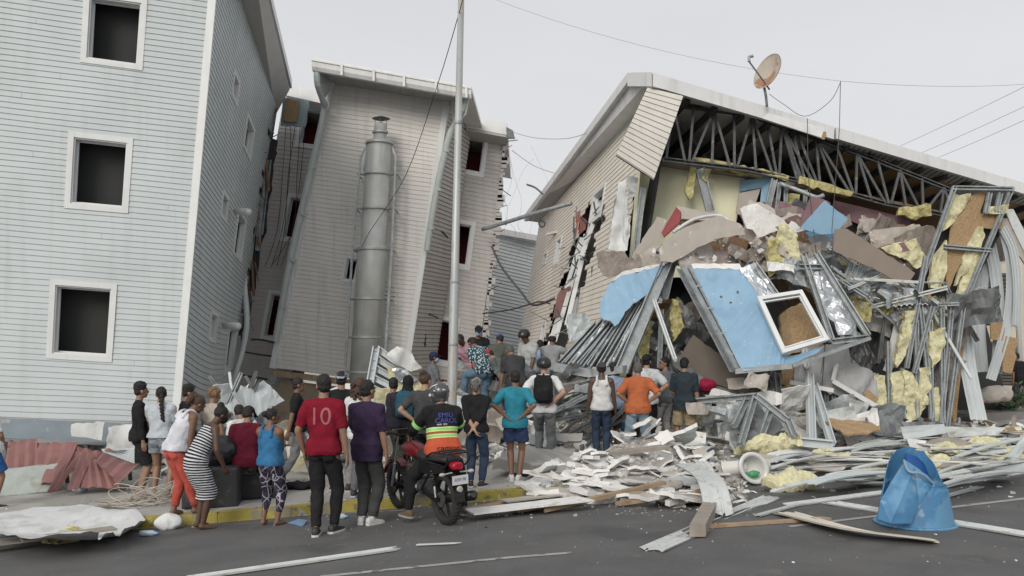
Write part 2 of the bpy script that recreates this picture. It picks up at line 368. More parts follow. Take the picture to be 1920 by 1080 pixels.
# ================= walls =================
class Wall:
    """four-cornered wall patch BL,BR,TR,TL with (u,v) coordinates; clapboard courses are real geometry"""
    def __init__(s, BL, BR, TR, TL, warp=None):
        s.c = [Vector(p) for p in (BL, BR, TR, TL)]; s.n = poly_normal(s.c); s.warp = warp
        s.H = ((s.c[3]-s.c[0]).length+(s.c[2]-s.c[1]).length)/2; s.L = ((s.c[1]-s.c[0]).length+(s.c[2]-s.c[3]).length)/2
    def p(s, u, v, off=0.):
        a, b, c, d = s.c; q = (a*(1-u)+b*u)*(1-v)+(d*(1-u)+c*u)*v+s.n*off
        if s.warp: q = q+s.warp(u, v)
        return q
    def proj(s, u, v):
        q = s.p(u, v); return np.array([CX+F*q.x/q.y, HZ-F*(q.z-CH)/q.y])
    def inv(s, px, py):
        x = np.array([.5, .5]); t = np.array([px, py], float)
        for _ in range(25):
            f = s.proj(*x)-t; e = 1e-4
            J = np.stack([(s.proj(x[0]+e, x[1])-s.proj(*x))/e, (s.proj(x[0], x[1]+e)-s.proj(*x))/e], 1)
            x = x-np.linalg.solve(J, f)*.8
        return float(x[0]), float(x[1])
    def rect(s, quad):      # pixel quad TL,TR,BR,BL -> u0,v0,u1,v1
        k = [s.inv(*q) for q in quad]
        return ((k[0][0]+k[3][0])/2, (k[2][1]+k[3][1])/2, (k[1][0]+k[2][0])/2, (k[0][1]+k[1][1])/2)
    def box(s, mb, u0, v0, u1, v1, o0, o1, mi=0):
        mb.hexa([s.p(u0,v0,o1), s.p(u1,v0,o1), s.p(u1,v0,o0), s.p(u0,v0,o0), s.p(u0,v1,o1), s.p(u1,v1,o1), s.p(u1,v1,o0), s.p(u0,v1,o0)], mi)
    def siding(s, name, m, parent, holes=(), ch=.107, usub=6, lip=.010, groove=.010, mask=None, top=None, joints=None):
        N = max(2, round(s.H/ch)); mb = MB(); g = .13
        us = sorted(set([round(i/usub, 5) for i in range(usub+1)]+[round(h[k], 5) for h in holes for k in (0, 2) if 0 < h[k] < 1]))
        jr = random.Random(N*7+int(s.L*10)); us0 = us
        for i in range(N):
            uj = -9; us = us0
            if joints and jr.random() < .13:
                uj = jr.random()*.9+.05; us = sorted(us0+[uj, uj+.004/s.L])
            va, vb = i/N, (i+1)/N; cuts = [va]+sorted(h[k] for h in holes for k in (1, 3) if va < h[k] < vb)+[vb]
            for v0, v1 in zip(cuts, cuts[1:]):
                if v1-v0 < 1e-6: continue
                for u0, u1 in zip(us, us[1:]):
                    um, vm = (u0+u1)/2, (v0+v1)/2
                    if any(h[0] < um < h[2] and h[1] < vm < h[3] for h in holes): continue
                    if joints and abs(u0-uj) < 1e-9: continue
                    if mask and not mask(um, vm): continue
                    def prof(v):
                        f = (v-va)/(vb-va)
                        return lip*(1-(f-g)/(1-g)) if f >= g-1e-9 else -groove
                    lv = []
                    vg = va+g*(vb-va)
                    if v0 < vg: lv += [(v0, -groove), (min(vg, v1), -groove)]
                    if v1 > vg: lv += [(max(vg, v0), lip*(1-((max(vg, v0)-va)/(vb-va)-g)/(1-g))), (v1, prof(v1))]
                    if abs(v1-vb) < 1e-7: lv.append((v1, -groove))
                    vs = []; 
                    for v, o in lv: vs += [s.p(u0, v, o), s.p(u1, v, o)]
                    mb.add(vs, [(2*k, 2*k+1, 2*k+3, 2*k+2) for k in range(len(lv)-1)])
        me = bpy.data.meshes.new(name); me.from_pydata(mb.v, [], mb.f); me.materials.append(m)
        # backing board closes the wall
        return_o = bpy.data.objects.new(name, me); link(return_o); kid(return_o, parent)
        return return_o
    def window(s, parent, quad, trim=.085, m=None, depth=.13, name='window', glass=False, bars=0, rect=None, light=.0):
        h = rect or s.rect(quad); m = m or M['white']; mb = MB(); tu, tv = trim/s.L, trim/s.H
        u0, v0, u1, v1 = h; p_ = .022
        # flat casing
        s.box(mb, u0, v0, u0+tu, v1, -.01, p_); s.box(mb, u1-tu, v0, u1, v1, -.01, p_)
        s.box(mb, u0+tu, v0, u1-tu, v0+tv, -.01, p_); s.box(mb, u0+tu, v1-tv, u1-tu, v1, -.01, p_-.003)
        # reveals (set back)
        e = .035; eu, ev = e/s.L, e/s.H; a, b, c, d = u0+tu-eu*.3, v0+tv-ev*.3, u1-tu+eu*.3, v1-tv+ev*.3
        s.box(mb, a, b, a+eu, d, -depth-.04, -.012); s.box(mb, c-eu, b, c, d, -depth-.04, -.012)
        s.box(mb, a+eu, b, c-eu, b+ev, -depth-.04, -.012); s.box(mb, a+eu, d-ev, c-eu, d, -depth-.04, -.012)
        w = mb.build(name, m, parent)
        # inner dark sash
        mb = MB(); f = .03; fu, fv = f/s.L, f/s.H; a += eu; c -= eu; b += ev; d -= ev
        s.box(mb, a, b, a+fu, d, -depth-.03, -depth+.01); s.box(mb, c-fu, b, c, d, -depth-.03, -depth+.01)
        s.box(mb, a+fu, b, c-fu, b+fv, -depth-.03, -depth+.01); s.box(mb, a+fu, d-fv, c-fu, d, -depth-.03, -depth+.01)
        for k in range(bars):
            t = b+(d-b)*(k+1)/(bars+1); s.box(mb, a+fu, t, c-fu, t+fv*.6, -depth-.025, -depth)
        mb.build('frame', m, w)
        return h
    def shell(s, parent, depth, floors, m=None, mf=None, holes=(), u0=0, u1=1, name='interior', fl=None):
        """rooms behind the wall: back wall, end walls, floor slabs, and an inner lining with the openings"""
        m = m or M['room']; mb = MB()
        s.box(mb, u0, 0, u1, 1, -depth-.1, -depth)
        for v in (fl or [k/floors for k in range(floors+1)]):
            s.box(mb, u0, max(0, v-.012), u1, min(1, v+.012), -depth+.001, -.16)
        s.box(mb, u0, .013, u0+.01, .987, -depth, -.16); s.box(mb, u1-.01, .013, u1, .987, -depth, -.16)
        o = mb.build(name, m, parent)
        # lining panel right behind the siding
        mb = MB(); us = sorted(set([u0, u1]+[min(max(h[k], u0), u1) for h in holes for k in (0, 2)])); vs = sorted(set([0, 1]+[min(max(h[k], 0), 1) for h in holes for k in (1, 3)]))
        for a, b in zip(us, us[1:]):
            for c, d in zip(vs, vs[1:]):
                if b-a < 1e-5 or d-c < 1e-5: continue
                um, vm = (a+b)/2, (c+d)/2
                if any(h[0] < um < h[2] and h[1] < vm < h[3] for h in holes): continue
                s.box(mb, a, c, b, d, -.05, -.03)
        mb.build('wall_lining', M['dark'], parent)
        return o
def bar_part(name, p0, p1, w, d, m, parent, up=(0,-1,0)):
    mb = MB(); mb.beam(p0, p1, w, d, up); return mb.build(name, m, parent)

# ---------------- left apartment building ----------------
A = empty('apartment_building', P(330, 795, 16.8))
tag(A, 'large pale grey clad building at the left with three empty front windows', 'building')
YA = 16.8
def sagA(u, v):        # boards bow downward in the low rear part of the side wall
    return Vector((0, 0, -.55*math.sin(math.pi*min(1, u*1.05))*max(0, 1-v*2.2)**1.5 if u > 0 else 0))
aBR, aTR = P(330, 795, YA), P(412, -139, YA)
aBL, aTL = P(-300, 770, 15.55), P(-300, -255, 15.55)
wA = Wall(aBL, aBR, aTR, aTL, warp=lambda u, v: V(0, -.010*math.sin(u*17+v*5)*math.sin(v*23), .006*math.sin(u*9+v*31)))
hA = [wA.window(A, q, trim=.10, depth=.16) for q in (
    [(160,-14),(279,-6),(266,130),(148,119)], [(132,248),(253,258),(238,400),(117,390)], [(99,525),(223,532),(207,680),(82,671)])]
wA.siding('wall', M['siding'], A, hA, usub=24, joints=True, lip=.008, groove=.008)
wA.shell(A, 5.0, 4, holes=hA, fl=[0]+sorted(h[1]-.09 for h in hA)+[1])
for i, h in enumerate(hA):      # a doorway and a board glimpsed inside each room
    mb = MB(); um = (h[0]+h[2])/2-.012; wA.box(mb, um-.012, h[1]-.03, um+.012, h[3]-.03, -4.95, -4.9); mb.build('inner_door', M['dark'], A)
bBR, bTR = P(437, 755, 24.5), P(521, 212, 24.5)
wS = Wall(aBR, bBR, bTR, aTR, warp=sagA)
def winS(quad, **k): return wS.window(A, quad, trim=.07, depth=.10, **k)
hS = [winS(q) for q in ([(436,133),(448,140),(446,198),(435,190)], [(415,358),(428,364),(425,417),(414,412)], [(394,580),(407,586),(405,645),(392,640)],
      [(461,214),(476,232),(471,304),(457,282)], [(443,392),(459,402),(455,495),(440,484)], [(428,610),(442,614),(438,698),(423,694)])]
wS.siding('wall', M['siding_side'], A, hS, usub=16, lip=.009, groove=.009, mask=lambda u, v: not (u > .93+.03*math.sin(v*97)+.02*math.sin(v*41) and v > .2))
wS.shell(A, 3.0, 3, holes=hS, u0=.05)
# air-vent hoods under two side windows
for a, b in (((421,610),(447,612)), ((443,396),(466,398))):
    mb = MB(); mb.tube([P(*a, 20.3), P(*b, 20.0)], .085, 10); mb.build('vent_pipe', M['white'], A, smooth=True)
# corner trims
mb = MB(); mb.hexa([aBR+V(-.09,-.035,-.02), aBR+V(.06,-.035,-.02), aBR+V(.03,.09,-.02), aBR+V(-.09,.09,-.02), aTR+V(-.09,-.035,0), aTR+V(.06,-.035,0), aTR+V(.03,.09,0), aTR+V(-.09,.09,0)])
mb.build('corner_trim', M['white'], A)
# roof overhang above the side wall
e0, e1 = P(412,-139,YA), P(520,212,24.5)
o0, o1 = e0+V(.75,-.9,.02), P(543,168,24.7)
mb = MB()
lo = [e0+V(-.1,-.9,0), o0, o1, e1+V(-.1,.2,0)]
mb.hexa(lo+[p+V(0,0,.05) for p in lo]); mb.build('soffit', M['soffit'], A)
mb = MB(); lo = [e0+V(-9,-.95,.055), o0+V(.04,-.05,.055), o1+V(.05,.06,.055), e1+V(-9,.26,.055)]
mb.hexa(lo+[p+V(0,0,.24) for p in lo]); mb.build('roof', M['whiteroof'], A)
# blue grey skirting below the siding, bent metal sill
sk = Wall(P(-300, 822, 15.5), P(332, 846, 16.75), P(330, 797, 16.8)+V(0,-.02,0), P(-300, 772, 15.55)+V(0,-.02,0))
mb = MB(); sk.box(mb, 0, .25, 1, 1, -.05, .03); mb.build('skirting', mat('blue_grey_skirt', (.20,.245,.28), .6, var=.15, scale=3, spots=((.42,.43,.43), 4, .62, .7)), A)
mb = MB(); sk.box(mb, 0, .12, .55, .24, -.06, .09); sk.box(mb, 0, -.12, 1, .08, -.45, -.40); mb.build('sill', M['zinc2'], A)
mb = MB()
for k in range(16):
    u = .02+k*.062; mb = MB(); mb.beam(sk.p(u, -.75, -.25), sk.p(u+.006, .1, -.2), .07, .07); mb.build('floor_joist', M['zinc2'], A)
# torn rear corner: near-black plate paints the gap's shade, with shredded lath, bent downpipe
mb = MB(); r_ = random.Random(3)
gap = [(486,250),(518,262),(508,330),(497,400),(484,470),(470,560),(458,620),(452,620),(462,540),(468,460),(478,380),(484,320)]
mb = None
o = slab('gap_shade_plate', PP(24.3, *gap), .2, M['dark'], A, jag=.08)
for i in range(46):
    t = r_.random(); x = 506-52*t+r_.uniform(-9, 9); y = 240+t*380; a = P(x, y, 24.0+r_.uniform(-.3, .2)); L = r_.uniform(.2, .9)
    mb = MB(); mb.beam(a, a+V(r_.uniform(-.18, .18), r_.uniform(-.2, .2), r_.uniform(-1, 1)*L), .05, .02); mb.build('splintered_lath', M['zinc2'], A)
mb = MB()
for i in range(10):
    t = r_.random(); a = P(500-44*t+r_.uniform(-6, 6), 260+t*330, 23.9); mb = MB(); mb.beam(a, a+V(r_.uniform(-.05,.1), 0, -r_.uniform(.5, 1.4)), .09, .03); mb.build('broken_board', M['osbd'], A)
slab('insulation', PP(24.0, (482,226),(498,236),(506,262),(492,270),(484,252)), .1, M['batt'], A, crumple=.08, cut=2, jag=.04)
slab('torn_membrane', PP(24.0, (484,262),(497,268),(495,300),(486,318),(478,312)), .03, M['tarp'], A, crumple=.08, cut=2)
mb = MB(); mb.tube(smooth_path([P(462,440,23.6), P(458,520,23.5), P(463,600,23.3), P(456,650,23.2), P(442,700,23), P(438,730,23)]), .075, 8); mb.build('downpipe', M['siding_side'], A, smooth=True)
mb = MB(); mb.beam(P(500,300,24), P(483,470,24), .12, .1); mb.beam(P(508,300,24), P(492,440,24), .03, .03); mb.build('bent_stud', M['zinc'], A)

# ---------------- centre building (stair tower between two recessed wings) ----------------
B = empty('apartment_building', P(640, 715, 24)); tag(B, 'narrow beige clad tower leaning right, with a big round flue pipe up its front', 'building')
YB = 24.0
tBL, tBR, tTR, tTL = P(512,690,YB), P(757,722,YB), P(839,186,YB), P(622,152,YB)
wB = Wall(tBL, tBR, tTR, tTL, warp=lambda u, v: V(0, -.018*math.sin(u*9+v*4)*math.sin(v*15), .012*math.sin(u*7+v*19)))
hB = [wB.window(B, q, trim=.055, depth=.10) for q in ([(648,480),(676,483),(668,532),(638,528)], [(684,274),(700,276),(696,328),(676,326)])]
wB.siding('wall', M['beige'], B, hB, usub=18, ch=.118, lip=.008, groove=.007)
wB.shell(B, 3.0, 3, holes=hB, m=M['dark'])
# tower side faces
dpt = V(.35, 1.9, 0)
for (b_, t_) in ((tBL, tTL),):
    wl = Wall(b_+V(.3,1.9,.0), b_, t_, t_+V(.3,1.9,0)); wl.siding('wall', M['beige'], B, usub=2, ch=.118)
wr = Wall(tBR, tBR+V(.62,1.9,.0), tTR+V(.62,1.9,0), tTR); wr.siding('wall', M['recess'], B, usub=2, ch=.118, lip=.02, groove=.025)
# corner trims and downpipes
for a, b, nm in ((tBL, tTL, 'corner_trim'), (tBR, tTR, 'corner_trim')):
    mb = MB(); mb.beam(a+V(0,-.03,0), b+V(0,-.03,0), .16, .14, (0,-1,0)); mb.build(nm, M['white'], B)
zp = mat('pale_green_pipe', (.42,.46,.45), .45, var=.1, scale=3)
mb = MB(); mb.tube(smooth_path([P(594,130,23.0), P(596,160,23.05), P(606,190,23.5), P(608,205,23.75), P(590,290,23.75), P(548,470,23.75), P(516,640,23.75)], 4), .085, 10)
for t in (.25, .45, .65, .85):
    q = P(608,205,23.75).lerp(P(516,640,23.75), t); mb.lathe(q, [(.1,-.04),(.1,.04)], 10, axis=P(608,205,23.75)-P(516,640,23.75))
mb.build('downpipe', zp, B, smooth=False)
mb = MB(); mb.tube(smooth_path([P(874,178,23.2), P(868,205,23.3), P(852,235,23.7), P(840,262,23.75), P(818,360,23.75), P(800,470,23.75)], 4), .085, 10)
for t in (.1, .45, .8):
    q = P(840,262,23.75).lerp(P(800,470,23.75), t); mb.lathe(q, [(.1,-.04),(.1,.04)], 10, axis=P(840,262,23.75)-P(800,470,23.75))
mb.build('downpipe', zp, B)
# roof of the tower: fascia gutter, vented soffit
g0, g1 = P(587,116,23.0), P(884,169,23.0)
mb = MB(); lo = [g0+V(0,0,-.02), g1+V(0,0,-.02), g1+V(.25,3.2,-.5), g0+V(.3,3.2,-.5)]
mb.hexa(lo+[p+V(0,0,.12) for p in lo]); mb.build('roof', M['whiteroof'], B)
mb = MB()
prof = [(0,-.26),(-.10,-.25),(-.15,-.16),(-.16,-.03),(-.19,-.02),(-.19,.02),(-.13,.02),(0,.02)]
for side in (0,):
    vs = []
    for e in (g0, g1): vs += [e+V(0, y, z) for y, z in prof]
    n = len(prof); mb.add(vs, [(i, (i+1) % n, n+(i+1) % n, n+i) for i in range(n)]+[tuple(range(n)), tuple(range(2*n-1, n-1, -1))])
for t in (.19, .39, .58, .78, .97):
    q = g0.lerp(g1, t); mb.beam(q+V(-.03,-.205,-.12), q+V(.03,-.205,-.12), .02, .3, (0,0,1))
mb.build('gutter', M['whiteroof'], B)
mb = MB(); a_, b_ = g0+V(.12,.02,-.12), g1+V(-.1,.02,-.12); c_, d_ = P(626,156,23.98), P(838,190,23.98)
NS = 44
for i in range(NS):      # soffit slats with gaps
    t0, t1 = i/NS, (i+.72)/NS
    lo = [a_.lerp(b_, t0), a_.lerp(b_, t1), c_.lerp(d_, t1)+V(0,.02,0), c_.lerp(d_, t0)+V(0,.02,0)]
    mb.hexa([p-V(0,0,.02) for p in lo]+lo)
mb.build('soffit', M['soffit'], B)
# side cheeks of the roof overhang
slab('cheek', [g0+V(.02,.05,-.03), P(600,138,23.2)+V(0,0,-.3), P(612,182,23.8), P(624,152,24.0)], .04, M['siding_side'], B)
slab('cheek', [g1+V(-.05,.05,-.03), P(872,215,23.3), P(852,240,23.8), P(840,188,24.0)], .04, M['beige'], B)
# lower edge: timber sill and bare board below
mb = MB(); mb.beam(P(513,699,23.98), P(757,731,23.98), .16, .16, (0,-1,0)); mb.build('sill', M['wood'], B)
slab('bare_board', PP(24.1, (524,712),(720,735),(700,800),(500,800)), .04, mat('bare_board', (.33,.27,.20), .9, var=.15, scale=2, spots=((.22,.17,.12), 3, .55, .5)), B)
mb = MB(); stud(mb, P(512,705,23.9), P(487,800,23.7), .2, .1); mb.build('bent_stud', M['zinc'], B)
# flue
zf = mat('flue_steel', (.46,.475,.46), .5, .2, var=.12, scale=3, streak=((.22,.23,.21), .5), bump=.12, bscale=60)
f0, f1 = P(682,725,23.3), P(712,262,23.3)
ax = (f1-f0); FL = ax.length; axn = ax.normalized()
mb = MB(); prof = [(.42,0)]; t = .4
while t < FL-.2:
    prof += [(.405,t),(.405,t+.5)]; t += .5
prof = [(.39,0),(.39,FL*.56),(.38,FL*.565),(.33,FL*.57),(.33,FL*.99),(.28,FL*.998),(.17,FL*1.0),(.17,FL*1.06)]
mb.lathe(f0, prof, 28, axis=axn); fl = mb.build('flue_pipe', zf, B, smooth=False)
fl.data.polygons.foreach_set('use_smooth', [len(p.vertices) == 4 for p in fl.data.polygons])
for t, r_0 in ((.06,.41),(.2,.41),(.355,.41),(.555,.41),(.72,.35),(.86,.35),(.985,.35),(1.03,.19)):
    mb = MB(); mb.lathe(f0+ax*t, [(r_0-.02,-.03),(r_0+.02,-.025),(r_0+.02,.025),(r_0-.02,.03)], 28, axis=axn); mb.build('band', mat('flue_band', (.42,.45,.43), .4, .4, var=.1), fl)
mb = MB(); mb.lathe(f0+ax*1.085, [(.05,-.06),(.2,-.01),(.24,.0),(.05,.07)], 20, axis=axn)
for k in range(4):
    a = k*math.pi/2; mb.beam(f0+ax*1.05+V(.13*math.cos(a), .13*math.sin(a), 0), f0+ax*1.085+V(.16*math.cos(a), .16*math.sin(a), 0), .015, .015)
mb.build('cap', M['zinc2'], fl)
for sx in (-1, 1):
    mb = MB(); r0_ = V(sx*.52, -.05, 0)
    mb.beam(f0+r0_, f0+ax*.55+r0_, .06, .05, (0,-1,0)); mb.beam(f0+ax*.55+r0_, f0+ax*.93+r0_+V(-sx*.06,0,0), .05, .04, (0,-1,0)); mb.beam(f0+ax*.93+r0_+V(-sx*.06,0,0), f0+ax*.985+V(sx*.3,-.02,0), .05, .04, (0,-1,0))
    for t in (.06,.2,.355,.555,.72,.86): mb.beam(f0+ax*t+r0_, f0+ax*t+V(sx*.36,.1,0), .03, .03, (0,-1,0)); mb.beam(f0+ax*t+r0_, f0+ax*t+r0_+V(0,.7,0), .03, .03)
    mb.build('bracket_rail', M['zinc'], fl)
# wings
YW = 26.0
wL = Wall(P(436,735,YW), P(540,742,YW), P(652,196,YW), P(533,178,YW))
hL = [wL.window(B, q, trim=.11, depth=.12) for q in ([(562,196),(612,203),(602,282),(556,275)], [(538,362),(592,368),(572,458),(524,450)], [(505,543),(552,548),(532,642),(486,636)])]
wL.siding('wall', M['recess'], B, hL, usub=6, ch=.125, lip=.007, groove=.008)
wL.shell(B, 1.4, 3, holes=hL, m=M['maroon'])
wR = Wall(P(762,742,YW), P(886,764,YW), P(950,243,YW), P(842,222,YW))
hR = [wR.window(B, q, trim=.12, depth=.12) for q in ([(868,244),(917,252),(908,332),(860,326)], [(842,408),(893,416),(881,507),(832,500)], [(815,590),(866,597),(848,689),(798,681)])]
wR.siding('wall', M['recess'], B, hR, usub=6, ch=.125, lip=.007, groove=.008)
wR.shell(B, 1.4, 3, holes=hR, m=M['maroon'])
# pale ceilings seen through the top windows
for q in ([(862,250),(915,256),(908,300),(860,320)],): slab('inner_ceiling', [P(866,254,26.4), P(914,260,26.4), P(911,282,27.9), P(864,310,27.9)], .03, M['gyp'], B)
# wing roofs
mb = MB(); a, b = P(873,226,25.4), P(951,240,25.4); mb.hexa([a+V(0,0,-.2), b+V(0,0,-.2), b+V(.1,4,-.7), a+V(.1,4,-.7), a+V(0,0,.14), b+V(0,0,.14), b+V(.1,4,-.3), a+V(.1,4,-.3)]); mb.build('roof', M['whiteroof'], B)
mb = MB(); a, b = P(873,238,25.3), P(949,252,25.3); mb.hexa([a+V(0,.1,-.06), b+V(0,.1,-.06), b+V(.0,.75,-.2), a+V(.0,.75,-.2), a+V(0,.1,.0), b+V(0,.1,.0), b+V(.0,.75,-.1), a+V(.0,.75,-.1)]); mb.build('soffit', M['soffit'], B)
slab('torn_roof_end', PP(25.3, (949,238),(962,244),(957,250),(966,258),(950,259)), .12, M['zinc2'], B, crumple=.05, cut=1)
mb = MB(); a, b = P(535,168,25.4), P(606,184,25.4); mb.hexa([a+V(0,0,-.16), b+V(0,0,-.16), b+V(.1,4,-.7), a+V(.1,4,-.7), a+V(0,0,.16), b+V(0,0,.16), b+V(.1,4,-.3), a+V(.1,4,-.3)]); mb.build('roof', M['whiteroof'], B)
slab('loose_blue_panel', PP(25.0, (530,184),(580,188),(572,238),(526,236)), .06, mat('blue_grey_sheet', (.30,.38,.42), .6, var=.12, scale=5), B, jag=.03)
slab('bare_osb', PP(24.9, (536,186),(562,190),(557,228),(530,226)), .02, M['osb'], B, jag=.03)
# broken right edge of the right wing
r_ = random.Random(11); mb = MB()
for i in range(60):
    t = i/60; p = P(950-46*t, 246+t*420, 25.95); mb.box(p.x-.06, p.x+r_.uniform(.0, .16), p.y-.05, p.y+.08, p.z-.1, p.z+r_.uniform(-.02,.1))
mb.build('torn_edge', M['recess'], B)
mb = MB()
for i in range(16):
    t = r_.random(); p = P(948-44*t, 250+t*400, 26.05); mb = MB(); mb.beam(p, p+V(r_.uniform(.05,.4), r_.uniform(-.2,.2), r_.uniform(-.4,.2)), .03, .02); mb.build('splintered_lath', M['zinc2'], B)
# hanging cables on the left wing and right wing (parts of the facade)
r_ = random.Random(5)
def lc(pts, r, k=5): mb = MB(); mb.tube(smooth_path(pts, k), r, 5); mb.build('loose_cable', M['cable'], B)
for k in range(5):
    x0 = 536+k*9; lc([P(x0,232,25.6), P(x0-8+r_.uniform(-6,6),330,25.6), P(x0-20+r_.uniform(-8,8),430,25.7), P(x0-46+r_.uniform(-12,12),500,25.6)], .009)
lc([P(470,637,25), P(490,637,25), P(516,643,25)], .03); lc([P(444,700,24.6), P(470,706,24.6), P(506,712,24.6)], .03); lc([P(460,660,25.1), P(490,665,25.1), P(514,668,25.1)], .025)
lc([P(797,650,24.9), P(800,520,24.9), P(808,440,24.9), P(820,428,24.9), P(840,446,24.9)], .028)
lc([P(775,660,24.9), P(789,592,24.9), P(822,596,24.9)], .022, 4); lc([P(785,676,24.9), P(796,592,24.9)], .018); lc([P(777,672,24.9), P(792,594,24.9)], .018)

# ---------------- pale building far behind ----------------
Cc = empty('apartment_building', P(955, 660, 33)); tag(Cc, 'far pale blue grey clad building seen through the gap beside the damaged cream block', 'building')
wC = Wall(P(885,760,32), P(1000,775,34.5), P(1006,452,34.5), P(905,425,32)); wC.siding('wall', M['pale'], Cc, usub=4, ch=.13, lip=.02, groove=.025)
wC.shell(Cc, 4, 3)
mb = MB(); a, b = P(912,419,31.2), P(1008,446,33.8); mb.hexa([a+V(-1,0,-.12), b+V(0,0,-.12), b+V(0,4,-.6), a+V(-1,4,-.6), a+V(-1,0,.1), b+V(0,0,.1), b+V(0,4,-.3), a+V(-1,4,-.3)]); mb.build('roof', M['whiteroof'], Cc)
# ---------------- collapsed building on the right ----------------
D = empty('collapsed_building', P(1150, 700, 20)); tag(D, 'collapsed cream clad apartment block whose roof and steel truss hang over its torn open front', 'building')
# receding side wall (cream)
dTL, dTR = P(1006,425,31), P(1196,196,20.2)
wD = Wall(P(958,735,30), P(1118,800,19.6), P(1222,178,20.2), P(1012,415,31))
def dmask(u, v):
    # jagged vertical tear between the two halves, and the lost lower right corner
    x, y = wD.proj(u, v)
    c = 1118-(y-385)*.30; w = 21+4*math.sin(y*.11)+2*math.sin(y*.31)
    if 380 < y < 800 and abs(x-c) < w*.95: return False
    if x > 1196-(y-330)*.14+5*math.sin(y*.2) and y > 300: return False
    return True
hD = [wD.window(D, q, trim=.09, depth=.1) for q in ([(1118,355),(1140,343),(1122,412),(1100,424)], [(1046,450),(1058,436),(1044,494),(1034,506)], [(1022,474),(1030,468),(1022,496),(1015,502)], [(1078,548),(1094,534),(1078,604),(1062,616)], [(1017,610),(1026,600),(1018,640),(1009,646)])]
wD.siding('wall', M['beige2'], D, hD, usub=90, ch=.125, mask=dmask, lip=.008, groove=.008)
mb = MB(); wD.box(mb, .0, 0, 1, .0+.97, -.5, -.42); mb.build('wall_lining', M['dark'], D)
# tear: dark slots with maroon board and studs
for q in ([(1082,398),(1104,392),(1098,430),(1074,448)], [(1108,388),(1128,376),(1120,402),(1104,420)]): slab('red_board', PP(25.0, *q), .05, mat('faded_red_board', (.30,.12,.11), .8, var=.12), D, jag=.04)
slab('red_board', PP(23.6, (1046,550),(1070,536),(1060,578),(1036,600)), .05, M['redsheet'], D, jag=.04)
mb = MB()
for a, b in (((1098,440,24.4),(1040,640,23.0)), ((1090,446,24.6),(1028,655,23.4)), ((1112,400,24.2),(1062,610,22.5)), ((1128,376,23.8),(1090,480,23))):
    mb.beam(P(*a), P(*b), .11, .05, (0,-1,0))
mb.build('bent_stud', M['white'], D)
r_ = random.Random(8)
for i in range(38):
    t = r_.random(); p = P(1110-78*t+r_.uniform(-28,28), 385+t*260, 23.7-t*1.0+r_.uniform(-.4,.2)); mb = MB(); mb.beam(p, p+V(r_.uniform(-.5,.5), r_.uniform(-.2,.2), r_.uniform(-.5,.5)), .04, .02); mb.build('splintered_lath', M['zinc2'], D)
for (x, y) in ((1108,455),(1100,490),(1032,530),(1036,438)):     # vent grilles on the wall
    q = P(x, y, 25.5 if x > 1060 else 28); mb = MB(); mb.hexa([q+V(-.22,-.1,-.06), q+V(.2,-.35,.0), q+V(.2,.1,.0), q+V(-.22,.1,-.06), q+V(-.22,-.1,.0), q+V(.2,-.35,.08), q+V(.2,.1,.08), q+V(-.22,.1,.0)]); mb.build('vent_hood', M['beige2'], D)
# roof: one stiff plate that hangs
rFL, rFR, rBL, rPK = P(1222,152,19.2), P(2010,384,21.6), P(988,412,31.3), P(1184,150,20.3)
rBR = rBL+(rFR-rFL)*1.0
mb = MB(); lo = [rPK, rFL, rFR, rBR, rBL]
th = V(0,0,.09)
mb.add(lo+[p+th for p in lo], [(4,3,2,1,0),(5,6,7,8,9),(0,1,6,5),(1,2,7,6),(2,3,8,7),(3,4,9,8),(4,0,5,9)])
mb.build('roof', [M['whiteroof']], D)
# front gutter fascia (two stretches, with a bent break at the dish) and rake fascia
def fascia(a, b, h, d, nm='fascia', m=None):
    mb = MB(); a = Vector(a); b = Vector(b)
    mb.hexa([a+V(0,-d,-h), b+V(0,-d,-h), b+V(0,.0,-h), a+V(0,.0,-h), a+V(0,-d,.02), b+V(0,-d,.02), b+V(0,0,.02), a+V(0,0,.02)])
    return mb.build(nm, m or M['whiteroof'], D)
def lerpF(t): return rFL.lerp(rFR, t)
fascia(rFL+V(0,-.0,.12), lerpF(.40)+V(0,0,.12), .27, .14)
fascia(lerpF(.405)+V(0,0,.12), lerpF(1)+V(0,0,.12), .24, .14)
slab('bent_fascia', [P(1440,212,19.0), P(1546,240,19.3), P(1540,258,19.2), P(1430,222,18.95)], .03, M['whiteroof'], D)
slab('bare_edge_board', PP(19.9, (1500,232),(1550,248),(1546,262),(1500,246)), .03, M['osb'], D)
mb = MB()
def rake(a, b, h):
    n = Vector((b-a)).normalized(); up = V(0,0,1)
    mb.hexa([a+V(-.1,-.06,-h), b+V(-.1,-.06,-h), b+V(.02,.02,-h), a+V(.02,.02,-h), a+V(-.1,-.06,.15), b+V(-.1,-.06,.15), b+V(.02,.02,.15), a+V(.02,.02,.15)])
rake(rBL, rPK, .06); mb.build('fascia', M['whiteroof'], D)
mb = MB(); a, b = rPK, rFL; mb.hexa([a+V(-.1,-.06,-.16), b+V(-.02,-.15,-.16), b+V(0,0,-.16), a+V(.1,.02,-.16), a+V(-.1,-.06,.15), b+V(-.02,-.15,.15), b+V(0,0,.15), a+V(.1,.02,.15)]); mb.build('fascia', M['whiteroof'], D)
# soffit under the rake overhang
s0, s1, s2, s3 = rBL+V(.02,0,-.04), rPK+V(.05,.05,-.05), P(1224,172,20.4), P(1016,418,31.0)
slab('soffit', [s0, s1, s2, s3], .03, M['soffit'], D)
